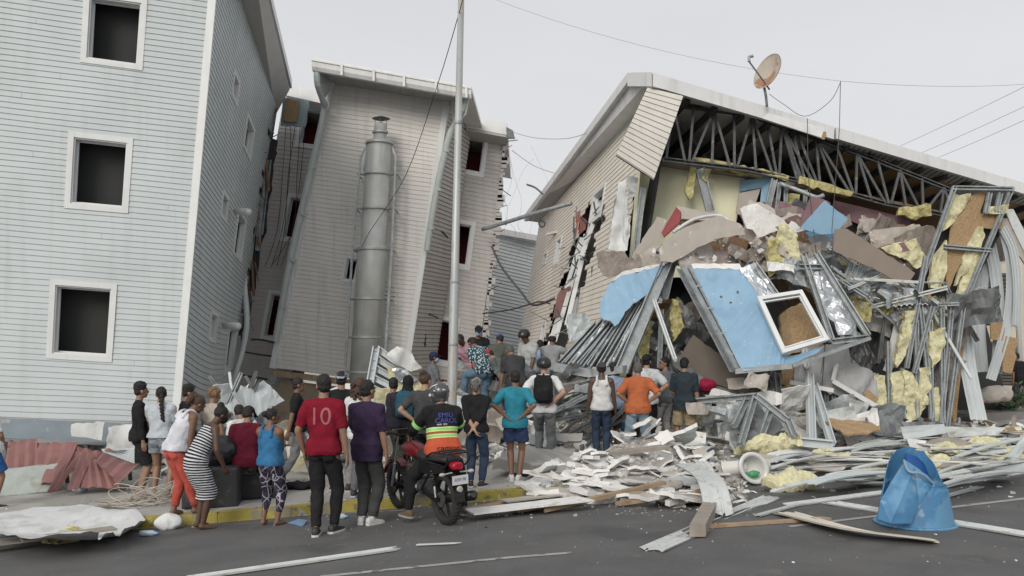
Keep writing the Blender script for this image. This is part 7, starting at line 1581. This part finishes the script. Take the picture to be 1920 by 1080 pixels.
# hero debris: (name,label,cat,Y,poly,mat,th,kw)
HP = [
 ('gypsum_board','long beige plasterboard slab draped over the top of the wreck','board',17.4,[(1236,468),(1262,440),(1290,424),(1348,404),(1392,424),(1398,440),(1340,448),(1300,470),(1262,492),(1238,490)],M['gyp'],.03,dict(jag=.02,crumple=.015,cut=2)),
 ('gypsum_board','beige plasterboard leaning against the corner post left of the red box','board',18.4,[(1184,482),(1232,406),(1250,412),(1240,440),(1226,476),(1200,500)],M['gyp'],.03,dict(jag=.03)),
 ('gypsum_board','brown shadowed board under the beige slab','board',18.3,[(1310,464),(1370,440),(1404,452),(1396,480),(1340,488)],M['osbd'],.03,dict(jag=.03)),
 ('gypsum_board','flat beige board at the left foot of the beige slab','board',17.9,[(1200,500),(1238,470),(1262,494),(1250,500)],M['gyp'],.03,dict(jag=.03)),
 ('plaster_board','white plaster board with dusty edge near the middle of the wreck','board',17.8,[(1386,392),(1420,382),(1440,402),(1470,412),(1484,426),(1458,432),(1420,446),(1400,428)],M['gypw'],.04,dict(jag=.04,crumple=.04,cut=2)),
 ('plaster_board','small broken white plaster board next to the flag shaped insulation','board',18.1,[(1484,414),(1504,430),(1490,446),(1470,436)],M['gypw'],.03,dict(jag=.04)),
 ('blue_board','large bright blue triangle of wall board tilted in the centre of the wreck','board',17.7,[(1500,428),(1546,376),(1590,410),(1566,438),(1540,440)],M['blue'],.03,dict(jag=.01)),
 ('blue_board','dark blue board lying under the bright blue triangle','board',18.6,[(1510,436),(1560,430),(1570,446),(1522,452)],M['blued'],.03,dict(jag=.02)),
 ('grey_board','pinkish board standing behind the bright blue triangle','board',18.5,[(1496,428),(1520,368),(1546,374),(1536,390),(1504,430)],M['pink'],.03,dict()),
 ('plank','long thin white edged plank across the front of the blue triangle','plank',18.0,[(1484,432),(1560,412),(1562,417),(1490,437)],M['gypw'],.04,dict()),
 ('grey_board','pale grey board below the blue triangle','board',18.2,[(1514,446),(1550,440),(1566,462),(1548,470),(1528,468)],mat('pale_grey_board',(.42,.45,.48),.8,var=.08),.03,dict(jag=.03)),
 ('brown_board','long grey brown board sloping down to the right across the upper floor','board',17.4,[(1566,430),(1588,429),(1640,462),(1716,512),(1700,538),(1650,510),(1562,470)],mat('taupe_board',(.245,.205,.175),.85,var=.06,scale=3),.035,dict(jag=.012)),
 ('strand_board','strand board strip under the sloping grey brown board','board',18.2,[(1608,490),(1650,508),(1702,538),(1690,546),(1640,522)],M['osb'],.03,dict(jag=.03)),
 ('brown_board','dark brown board behind the lower stair of debris','board',19,[(1450,520),(1500,500),(1560,560),(1500,600)],M['osbd'],.03,dict(jag=.04)),
 ('strand_board','strand board seen through the broken white window','board',17.2,[(1462,590),(1500,568),(1520,580),(1545,650),(1470,668)],M['osb'],.03,dict(jag=.03)),
 ('strand_board','strand board hanging under the blue panel','board',17.3,[(1466,692),(1516,668),(1500,730),(1460,720)],M['osb'],.03,dict(jag=.03)),
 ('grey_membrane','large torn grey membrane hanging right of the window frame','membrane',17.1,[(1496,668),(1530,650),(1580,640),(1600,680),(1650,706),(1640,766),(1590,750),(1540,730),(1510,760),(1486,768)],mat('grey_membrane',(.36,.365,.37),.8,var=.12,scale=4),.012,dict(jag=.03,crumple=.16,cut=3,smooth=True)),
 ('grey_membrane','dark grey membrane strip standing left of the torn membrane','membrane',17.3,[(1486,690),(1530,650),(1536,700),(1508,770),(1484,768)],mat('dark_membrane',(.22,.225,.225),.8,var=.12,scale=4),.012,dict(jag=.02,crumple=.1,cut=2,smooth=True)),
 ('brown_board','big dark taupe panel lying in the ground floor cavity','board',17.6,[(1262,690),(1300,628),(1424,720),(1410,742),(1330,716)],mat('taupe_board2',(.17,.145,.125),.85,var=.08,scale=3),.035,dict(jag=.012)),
 ('steel_sheet','grey steel sheet sloping under the dark taupe panel','sheet',17.3,[(1270,664),(1330,718),(1410,744),(1398,762),(1300,716),(1262,684)],M['zinc2'],.02,dict(crumple=.03,cut=2)),
 ('plaster_board','pale upright board in the ground floor right of the membrane','board',17.6,[(1682,588),(1708,584),(1694,660),(1668,700),(1656,694)],M['gypw'],.03,dict(jag=.02)),
 ('strand_board','small bright strand board scrap on the torn grey membrane','board',16.9,[(1620,736),(1628,730),(1648,748),(1640,758),(1624,750)],M['osb'],.02,dict()),
 ('corrugated_piece','small twisted light cladding scrap hanging beside the blue panel','panel',18.2,[(1064,590),(1100,586),(1112,608),(1090,632),(1068,640),(1062,610)],M['siding'],.02,dict(crumple=.12,cut=2)),
 ('plaster_board','dusty plaster lump above the joint of the two blue panels','board',17.8,[(1236,488),(1300,470),(1400,470),(1470,462),(1460,480),(1390,496),(1300,500),(1256,500)],M['gypd'],.08,dict(jag=.06,crumple=.12,cut=3)),
]
for nm, lb, cat, Y, poly, m_, th, kw in HP: piece(nm, lb, cat, Y, poly, m_, th, **kw)
# tumbled cupboard: open dark red box
cb = thing_of('cupboard', 'overturned cupboard with dark red side and tan top on the heap below the yellow wall', 'cupboard', 1270, 440, 18.6)
slab('side', [P(1244,444,18.2), P(1240,436,18.3), P(1268,388,18.5), P(1276,396,18.3), P(1274,418,18.2)], .03, M['red'], cb)
slab('top', [P(1268,386,18.5), P(1340,400,18.9), P(1356,416,18.8), P(1278,410,18.3)], .03, M['gyp'], cb)
slab('inside', [P(1276,412,18.35), P(1352,416,18.8), P(1330,424,18.7), P(1276,432,18.3)], .03, M['osbd'], cb)
mb = MB(); pts = [P(1262,436,17.7), P(1300,412,17.8), P(1342,404,17.9), P(1362,410,17.8), P(1366,420,17.8)]; mb.tube(smooth_path(pts), .035, 8)
tag(mb.build('bent_rail', M['strip'], None), 'bent white rail lying over the beige slab beside the cupboard', 'rail')
# insulation batts
for k, (Y, poly, lb, m_) in enumerate([
 (17.5,[(1456,424),(1476,420),(1496,440),(1498,470),(1514,508),(1506,514),(1470,504),(1458,490)],'flag shaped slab of yellow insulation hanging in the middle of the wreck',M['battp']),
 (18.9,[(1630,450),(1712,420),(1720,440),(1690,456),(1650,462)],'fat yellow insulation roll on the upper floor right of the taupe board',M['battp']),
 (18.7,[(1650,466),(1716,446),(1722,462),(1680,480)],'second layer of yellow insulation below the fat roll',M['battp']),
 (18.6,[(1680,478),(1726,462),(1740,490),(1720,504)],'lowest layer of yellow insulation beside the leaning wall frame',M['battp']),
 (18.2,[(1560,484),(1600,480),(1616,492),(1580,498)],'small yellow insulation tuft under the pale grey board',M['batt']),
 (17.7,[(1262,560),(1274,566),(1282,612),(1264,640),(1256,600)],'yellow insulation hanging inside the dark gap between the blue panels',M['batt']),
 (17.4,[(1206,580),(1222,570),(1220,640),(1208,690),(1196,660)],'tall yellow insulation strip beside the left studs',M['batt']),
 (16.9,[(1158,690),(1178,662),(1176,716),(1160,720)],'mustard coloured insulation bag above the men in white vest and orange polo',M['batt']),
 (17.2,[(1468,730),(1506,700),(1500,790),(1474,792)],'yellow insulation strip behind the leaning steel frame',M['batt']),
 (17.15,[(1640,706),(1660,704),(1662,778),(1640,770)],'yellow insulation right of the torn grey membrane',M['battp']),
 (17.15,[(1672,700),(1690,696),(1694,782),(1672,780)],'yellow insulation strip between the first two upright studs',M['battp']),
 (17.15,[(1696,692),(1712,700),(1736,764),(1720,786),(1696,784)],'bulging yellow insulation between the middle upright studs',M['battp']),
 (17.15,[(1724,690),(1744,688),(1742,760),(1728,760)],'yellow insulation strip right of the bulging one',M['battp']),
 (17.15,[(1748,730),(1760,726),(1764,790),(1750,790)],'narrow yellow insulation strip nearest the right corner post',M['battp']),
 (17.15,[(1744,622),(1772,614),(1768,660),(1750,690),(1742,660)],'ragged yellow insulation patch in the upper part of the right ground floor wall',M['battp']),
 (17.15,[(1698,584),(1716,582),(1706,650),(1684,690),(1682,660)],'yellow insulation lining the pale upright board',M['battp']),
 (16.4,[(1478,780),(1530,772),(1544,800),(1500,812)],'yellow insulation lump at the foot of the leaning steel frame',M['batt']),
 (17.4,[(1440,450),(1460,446),(1462,500),(1444,520)],'olive insulation shred behind the flag shaped slab',M['batt']),
]):
    o = slab('insulation', PP(Y, *poly), .11, m_, None, minlen=.05, crumple=.07, cut=5, jag=.05, seed=k, cs=5, smooth=True); tag(o, lb, 'insulation')
# upright studs of the ground floor wall
gs = 'upright steel studs of the broken ground floor wall'
for k, (a, b) in enumerate([((1666,640),(1668,782)),((1692,690),(1694,784)),((1718,600),(1720,784)),((1744,600),(1746,786)),((1766,560),(1768,794)),((1736,480),(1700,690)),((1724,560),(1750,790)),((1786,560),(1764,800)),((1642,700),(1636,770)),((1808,560),(1776,800)),((1752,560),(1714,700)),((1550,730),(1546,790)),((1562,736),(1566,795)),((1606,740),(1604,780))]):
    mb = MB(); stud(mb, P(*a, 17.3), P(*b, 17.15), .085, .06, (0,-1,0), t=.005); tag(mb.build('stud', M['zinc'], None), 'grey steel stud standing in the right part of the ground floor wall', 'stud', gs)
for k, (a, b, w, m_, lb) in enumerate([((1226,562,17.0),(1266,676,15.9),.075,M['strip'],'clean white bar leaning through the dark gap between the blue panels'), ((1196,560,17.9),(1194,690,17.4),.1,M['zinc'],'upright stud behind the left blue panel'), ((1240,580,17.9),(1236,690,17.6),.1,M['zinc'],'upright stud at the left of the dark gap'), ((1262,492,17.9),(1246,560,17.7),.14,M['zinc'],'short punched channel under the ridge of the panels'),
    ((1456,700,16.9),(1466,790,16.4),.12,M['zinc2'],'punched dark upright under the big blue panel'), ((1426,700,17.3),(1420,760,17),.1,mat('plum_frame',(.10,.06,.075),.6),'plum coloured upright under the big blue panel'), ((1436,700,17.2),(1432,762,17),.06,M['strip'],'thin pale upright beside the plum one')]):
    mb = MB(); stud(mb, P(*a), P(*b), w, .06, (0,-1,0), t=.006); tag(mb.build('stud', m_, None), lb, 'stud')
# leaning steel frame (1385-1480, 740-830)
fr = thing_of('leaning_frame', 'leaning grey steel frame with three uprights standing in the debris before the ground floor', 'frame', 1430, 830, 15.2)
for a, b in (((1300,752,16.2),(1418,742,15.6)), ((1418,742,15.6),(1478,790,15.0)), ((1415,745,15.6),(1388,835,14.9)), ((1446,764,15.4),(1424,826,15.0)), ((1478,788,15.0),(1490,818,14.8)), ((1400,748,15.7),(1376,800,15.3))):
    mb = MB(); stud(mb, P(*a), P(*b), .11, .07, (0,-1,0), t=.006); mb.build('bar', M['zinc'], fr)
slab('sheet', [P(1380,790,15.6), P(1420,752,16), P(1470,800,15.5), P(1440,826,15.3), P(1392,826,15.4)], .02, M['zinc2'], fr, crumple=.12, cut=3)
for k, (a, b, w, lb) in enumerate([((1518,700,16.6),(1522,832,15.0),.14,'tall bent light stud in front of the grey membrane'), ((1526,720,16.6),(1560,832,15.0),.13,'second bent stud crossing behind the tall one'), ((1500,828,14.9),(1562,834,14.7),.16,'short track lying at the feet of the two bent studs'), ((1512,690,17),(1506,640,17.2),.1,'stud stub hanging under the window frame')]):
    mb = MB(); stud(mb, P(*a), P(*b), w, .08, (0,-1,0), t=.006); tag(mb.build('stud', M['siding_side'], None), lb, 'stud')
# second window frame low in the wreck
mb = MB(); cs_ = [P(1470,640,17.4), P(1490,636,17.4), P(1576,632,17.3), P(1562,716,17.0), P(1486,712,17)]; 
mb.beam(P(1580,630,17.3), P(1562,714,17.0), .06, .06); mb.beam(P(1562,714,17.0), P(1658,770,16.6), .12, .08); mb.beam(P(1480,716,16.9), P(1562,732,16.8), .09, .08); tag(mb.build('window_frame_piece', M['white'], None), 'broken white window frame bars under the big slumped window', 'window frame')
# crumpled metal and foil filler: many separate sheets
r_ = random.Random(77)
def inpoly(x, y, poly):
    c = False; n = len(poly)
    for i in range(n):
        (x1, y1), (x2, y2) = poly[i], poly[i-1]
        if (y1 > y) != (y2 > y) and x < (x2-x1)*(y-y1)/(y2-y1)+x1: c = not c
    return c
def scatter(n, poly, Ya, Yb, size, ms, name, label, cat, group, th=.012, cr=.12, cut=2, asp=(.25,.8), ang=(-.6,.6), jag=.03, cs=4, tiltY=.35):
    xs_ = [p[0] for p in poly]; ys_ = [p[1] for p in poly]; k = 0
    while k < n:
        x, y = r_.uniform(min(xs_), max(xs_)), r_.uniform(min(ys_), max(ys_))
        if not inpoly(x, y, poly): continue
        Y = r_.uniform(Ya, Yb); c = P(x, y, Y); s_ = r_.uniform(*size); a = s_*r_.uniform(*asp); t = r_.uniform(*ang); u = V(math.cos(t), r_.gauss(0,tiltY), math.sin(t)); v = V(-math.sin(t), r_.gauss(0,tiltY), math.cos(t))
        pts = [c+u*s_*.5*r_.uniform(.7,1)*sx+v*a*.5*r_.uniform(.6,1)*sy for sx, sy in ((-1,-1),(0,-1.1),(1,-1),(1,1),(.1,1.1),(-1,1))]
        m_ = r_.choice(ms); wd = next((WD[q] for q in M if M[q] is m_ and q in WD), 'grey'); o = slab(name, pts, th, m_, None, crumple=cr, cut=cut, jag=jag, seed=r_.randrange(999), cs=cs); tag(o, ('big ' if s_ > (size[0]+size[1])/2 else 'small ')+wd+' '+label, cat, group); k += 1
scatter(54, [(1450,500),(1520,470),(1600,480),(1700,545),(1780,560),(1840,560),(1840,590),(1700,600),(1640,600),(1560,560)], 17.2, 18.8, (.3,1.2), [M['zinc'],M['foil'],M['zinc2'],M['zinc'],M['gyp'],M['gypw'],M['batt'],M['zinc2']], 'crumpled_sheet', 'crumpled sheet jammed along the broken upper floor edge', 'metal sheet', 'crumpled sheets along the broken floor edge')
scatter(30, [(1220,470),(1400,440),(1520,460),(1500,500),(1300,500),(1230,498)], 17.5, 18.6, (.25,.9), [M['gyp'],M['gyp'],M['gypw'],M['zinc'],M['gypw'],M['gypd']], 'broken_board', 'broken piece on the ridge above the two blue panels', 'board', 'broken pieces on the ridge of the wreck', cr=.06, th=.03)
scatter(34, [(1190,560),(1290,560),(1380,700),(1440,700),(1440,780),(1200,700)], 17.8, 19.8, (.3,1.2), [M['zinc2'],M['foil'],M['gypd'],M['osbd'],M['steel_dark'],M['zinc2']], 'broken_sheet', 'twisted sheet in the cavity behind the blue panels', 'metal sheet', 'twisted sheets inside the dark cavity', ang=(-1.4,1.4))
scatter(24, [(1600,600),(1780,600),(1790,700),(1640,700)], 17.9, 19.4, (.3,1.1), [M['zinc2'],M['foil'],M['gypd'],M['zinc'],M['steel_dark']], 'broken_sheet', 'bent sheet hanging in the right ground floor bay', 'metal sheet', 'bent sheets in the right ground floor bay', ang=(.6,1.7))
scatter(40, [(1420,700),(1540,760),(1660,770),(1800,790),(1800,815),(1560,815),(1300,800),(1290,760)], 15.8, 17.0, (.3,.95), [M['zinc'],M['strip'],M['gyp'],M['zinc2'],M['gypw'],M['siding']], 'fallen_sheet', 'fallen sheet at the foot of the ground floor wall', 'sheet', 'fallen sheets along the foot of the wreck', ang=(-.35,.35), cr=.07)
scatter(26, [(1440,380),(1600,400),(1740,460),(1740,520),(1560,470),(1400,440)], 18.8, 20.2, (.4,1.3), [M['gypd'],M['osbd'],M['zinc2'],M['pink'],M['gyp']], 'broken_board', 'loose board in the shade under the hanging roof', 'board', 'loose boards on the shaded upper floor', cr=.05, th=.03)
scatter(34, [(1050,700),(1110,700),(1160,720),(1180,790),(1060,800),(1040,740)], 16.6, 18.2, (.3,1.1), [M['zinc2'],M['zinc'],M['gypd'],M['steel_dark']], 'twisted_strip', 'twisted strip in the tangle left of the white vest', 'metal strip', 'twisted strips behind the bystanders', asp=(.06,.25), ang=(-.2,1.0), cr=.05, cut=1)
scatter(26, [(1290,760),(1370,770),(1400,840),(1300,830)], 15.6, 17, (.2,.55), [M['zinc'],M['strip'],M['gypw'],M['gyp'],M['battp']], 'fallen_board', 'fallen piece between the tan shorts and the leaning frame', 'board', 'fallen boards right of the bystanders', ang=(-.5,.5), cr=.05)
scatter(30, [(410,740),(470,720),(500,790),(500,870),(440,870),(400,800)], 15.5, 17.5, (.25,.8), [M['zinc2'],M['zinc'],M['siding_side'],M['zinc'],M['concrete']], 'broken_board', 'broken board heaped behind the kneeling group', 'board', 'broken boards heaped behind the kneeling group', ang=(.3,1.9), cr=.04, th=.03)
scatter(22, [(540,800),(620,790),(640,880),(560,890)], 14.8, 16.5, (.3,.8), [M['gyp'],M['gypw'],M['wood2'],M['battp'],M['concrete']], 'broken_board', 'broken board behind the man walking in grey jeans', 'board', 'pale boards behind the walking man', ang=(-.6,.6), cr=.04, th=.03)
scatter(46, [(640,740),(860,740),(1080,790),(1100,860),(900,850),(660,840)], 15.2, 17.4, (.25,.8), [M['gypw'],M['concrete'],M['zinc'],M['gypd'],M['gyp'],M['battp']], 'rubble_slab', 'broken slab on the rubble mound', 'slab', 'broken slabs on the rubble mound', ang=(-.4,.4), cr=.04, th=.05)
scatter(26, [(850,700),(900,690),(1010,690),(1060,720),(1060,780),(880,770)], 17.2, 18.6, (.3,.9), [M['zinc2'],M['gypd'],M['concrete'],M['zinc'],M['gyp']], 'rubble_slab', 'slab among the legs of the rescuers', 'slab', 'dusty slabs among the rescuers', ang=(-.8,.8), cr=.06, th=.04)
# splinters and thin rods everywhere (individual rods share a label)
def rods(n, poly, Ya, Yb, L, w, ms, label, group, ang=(-1.5,1.5)):
    xs_ = [p[0] for p in poly]; ys_ = [p[1] for p in poly]; k = 0
    while k < n:
        x, y = r_.uniform(min(xs_), max(xs_)), r_.uniform(min(ys_), max(ys_))
        if not inpoly(x, y, poly): continue
        c = P(x, y, r_.uniform(Ya, Yb)); t = r_.uniform(*ang); l = r_.uniform(*L); d = V(math.cos(t), r_.gauss(0,.4), math.sin(t))*l/2; mid = c+V(r_.gauss(0,.04),0,r_.gauss(0,.04)); ww = r_.uniform(*w)
        mb = MB(); stud(mb, c-d, c+d, ww, ww*.6, (0,-1,0), t=.004); m_ = r_.choice(ms); tag(mb.build('steel_strip', m_, None), ('long ' if l > (L[0]+L[1])/2 else 'short ')+next((WD[q] for q in M if M[q] is m_ and q in WD), 'grey')+' '+label, 'metal strip', group); k += 1
rods(30, [(1450,490),(1560,470),(1780,560),(1830,590),(1640,620),(1480,560)], 17.0, 18.2, (.5,1.8), (.03,.09), [M['zinc'],M['strip'],M['zinc2']], 'thin profile in the tangle along the broken floor', 'thin profiles along the broken floor', ang=(-1.2,.4))
rods(7, [(1640,560),(1800,560),(1800,780),(1650,700)], 17.1, 18, (.6,2.0), (.03,.09), [M['zinc'],M['zinc2'],M['siding_side']], 'profile hanging in the ground floor wall at the right', 'hanging profiles at the right', ang=(1.1,1.9))
rods(24, [(1040,720),(1110,720),(1160,760),(1150,830),(1050,830)], 16, 17.6, (.6,1.9), (.03,.08), [M['zinc'],M['zinc2']], 'bent rod in the dark tangle behind the white vest', 'bent rods behind the bystanders', ang=(.1,.9))
rods(22, [(400,740),(490,720),(500,860),(420,860)], 15.4, 17, (.5,1.4), (.03,.07), [M['zinc'],M['zinc2'],M['strip']], 'bent rod in the heap behind the kneeling group', 'bent rods behind the kneeling group', ang=(.4,2.4))
# crinkled vertical profile sheets in the cavity sides, corrugated bits
for k, (q, m_, lb) in enumerate([([(1580,520,17.7),(1640,545,17.5),(1650,510,17.9),(1590,490,18.1)],M['zinc'],'ribbed steel deck edge under the sloping taupe board'), ([(1670,580,17.3),(1740,574,17.2),(1742,548,17.5),(1676,556,17.6)],M['strip'],'bright bent steel deck panel at the right floor edge'), ([(1430,480,18),(1476,470,18.1),(1470,446,18.3),(1410,462,18.2)],M['siding_side'],'pale ribbed decking above the big blue panel'), ([(1540,560,18.2),(1600,560,18.0),(1600,500,18.4),(1530,500,18.4)],M['zinc2'],'dark ribbed sheet behind the foil in the centre')]):
    tag(corr('ribbed_sheet', [P(*x) for x in q], m_, 7, .03, None, crumple=.1, seed=k, square=True), lb, 'metal sheet')
# framed louvre panel and membrane behind the crowd, centre-left
lp = thing_of('slatted_panel', 'grey steel slatted panel leaning at the foot of the flue pipe', 'panel', 706, 730, 18)
mb = MB(); stud(mb, P(706,652,19), P(684,776,17.6), .16, .1, (0,-1,0)); mb.build('post', M['siding_side'], lp)
for k in range(7):
    a = P(706,652,19).lerp(P(684,776,17.6), k/6.6); mb = MB(); stud(mb, a, a+V(.62+.1*k, -.1, -.45), .13, .05, (0,-1,.3)); mb.build('slat', M['zinc'], lp)
slab('back_sheet', [P(706,656,19.3), P(752,690,19.2), P(770,780,18), P(686,774,18)], .02, M['zinc2'], lp)
piece('torn_membrane','white crumpled membrane lying beside the slatted panel','membrane',18.6,[(724,664),(744,650),(768,660),(792,690),(770,696),(750,684)],M['tarp'],.015,crumple=.15,cut=3,jag=.03,smooth=True)
piece('foil_sheet','crinkled foil on top of the pale insulation at the foot of the tower','foil',18.2,[(734,690),(760,694),(784,712),(770,722),(744,716)],M['foil'],.015,crumple=.12,cut=3,jag=.03)
o = slab('insulation', PP(18.3, (724,686),(742,694),(776,720),(800,716),(796,736),(752,732),(728,706)), .14, M['battp'], None, crumple=.1, cut=3, jag=.05, smooth=True); tag(o, 'pale insulation slab below the crinkled foil at the foot of the tower', 'insulation')
piece('membrane','grey speckled membrane bundle right of the pole','membrane',16.5,[(852,738),(868,748),(876,772),(862,786),(850,770)],M['tarp'],.03,crumple=.1,cut=2,smooth=True)
o = slab('concrete_slab', [G(925,862,.28), G(1000,872,.20), G(1072,868,.15), G(1078,846,.25), G(1040,838,.32), G(950,842,.36)], .16, M['concrete'], None, jag=.05, crumple=.03, cut=2); tag(o, 'large broken concrete slab lying in front of the rescuers', 'slab')
# far right background: low wall, shrub, sacks, small figures
o = slab('low_wall', [P(1820,800,21), P(1990,792,22), P(1990,770,22), P(1820,776,21)], 1.2, M['concd'], None); tag(o, 'low dirty concrete wall at the right edge below the shuttered building', 'wall')
g = onmound(1845, 23, CH-(758-650)/F*23); person(g, 1.15, 170, 'small figure in red top standing in the gap at the far right', 'brown', cloth((.45,.02,.03), key='bright_red'), .45, WHT, 1.8, SHOEB, ('short', HAIR), vox=.013)
g = onmound(1912, 24, CH-(770-650)/F*24); person(g, 1.6, 10, 'person in black top beside the shrub at the extreme right', 'brown', BLK, .45, CHAR, 1.9, SHOEB, ('short', HAIR), vox=.013, lean=15)
for k, (x, y, s_, m_, lb) in enumerate([(1862,742,.45,M['gyp'],'pale sack slumped on the low concrete wall'), (1836,748,.25,mat('pink_cloth',(.5,.25,.32),.9),'pink cloth bundle beside the pale sack')]):
    blob('sack', P(x, y, 21.4), (s_, s_*.6, s_*.55), m_, lb, 'sack', .1, 2, .04)
sh = thing_of('shrub', 'dark green shrub at the right edge on the low wall', 'shrub', 1900, 765, 22)
r2 = random.Random(2); mb = MB(); mt_ = MB()
for i in range(26):
    a = P(1900,768,22); t = r2.uniform(0,6.28); L = r2.uniform(.3,.8); d = V(math.cos(t)*.7, math.sin(t)*.5, r2.uniform(.3,1.1)).normalized(); mt_.tube([a, a+d*L], .012, 5)
    for k in range(10):
        c = a+d*L*(.3+.07*k)+V(r2.gauss(0,.06), r2.gauss(0,.06), r2.gauss(0,.06)); u = V(r2.gauss(0,1), r2.gauss(0,1), r2.gauss(0,1)).normalized(); v = u.orthogonal().normalized(); mb.add([c-u*.09, c+v*.035, c+u*.09, c-v*.035], [(0,1,2,3)])
mt_.build('stem', M['wood2'], sh); mb.build('leaves', mat('dark_leaf', (.03,.075,.028), .6, var=.3), sh)

def chips_px(name, N, poly, Ya, Yb, smin, smax, label, seed, ms, wts=None):
    r0 = random.Random(seed); xs_ = [p[0] for p in poly]; ys_ = [p[1] for p in poly]
    def f(r_):
        while True:
            x, y = r_.uniform(min(xs_), max(xs_)), r_.uniform(min(ys_), max(ys_))
            if inpoly(x, y, poly): break
        return P(x, y, r_.uniform(Ya, Yb))
    return chips(name, N, f, smin, smax, label, seed, ms=ms, wts=wts, tilt=1.0, flat=.2)
CM2 = [M['gypw'], M['gyp'], M['gypd'], M['batt'], M['wood'], M['zinc'], M['osb']]
chips_px('rubble', 130, [(1200,470),(1390,440),(1480,450),(1490,490),(1300,500),(1240,500)], 17.5, 18.0, .02, .12, 'plaster bits and splinters on the ridge above the blue panels', 31, CM2, [5,4,2,1,1,1,1])
chips_px('rubble', 220, [(1560,500),(1700,545),(1800,560),(1830,585),(1660,600),(1570,560)], 17.1, 17.6, .02, .10, 'splinters and bits along the broken floor edge', 32, CM2, [3,3,3,3,1,3,1])
chips_px('rubble', 120, [(1380,395),(1480,410),(1560,440),(1700,540),(1560,500),(1400,470)], 17.8, 18.4, .02, .12, 'bits of plaster and insulation on the upper floor heap', 33, CM2, [4,4,3,3,1,1,1])

blob('cloth_bundle', P(1326,722,17.0), (.16,.1,.13), cloth((.30,.02,.06), key='crimson'), 'crimson cloth caught in the debris just right of the tan shorts', 'cloth', .05, 5, .02)
blob('cloth_bundle', P(1172,800,16.9), (.10,.08,.09), cloth((.08,.22,.45), key='bright_blue_cloth'), 'small blue cloth on the rubble beside the white vest', 'cloth', .04, 6, .02)
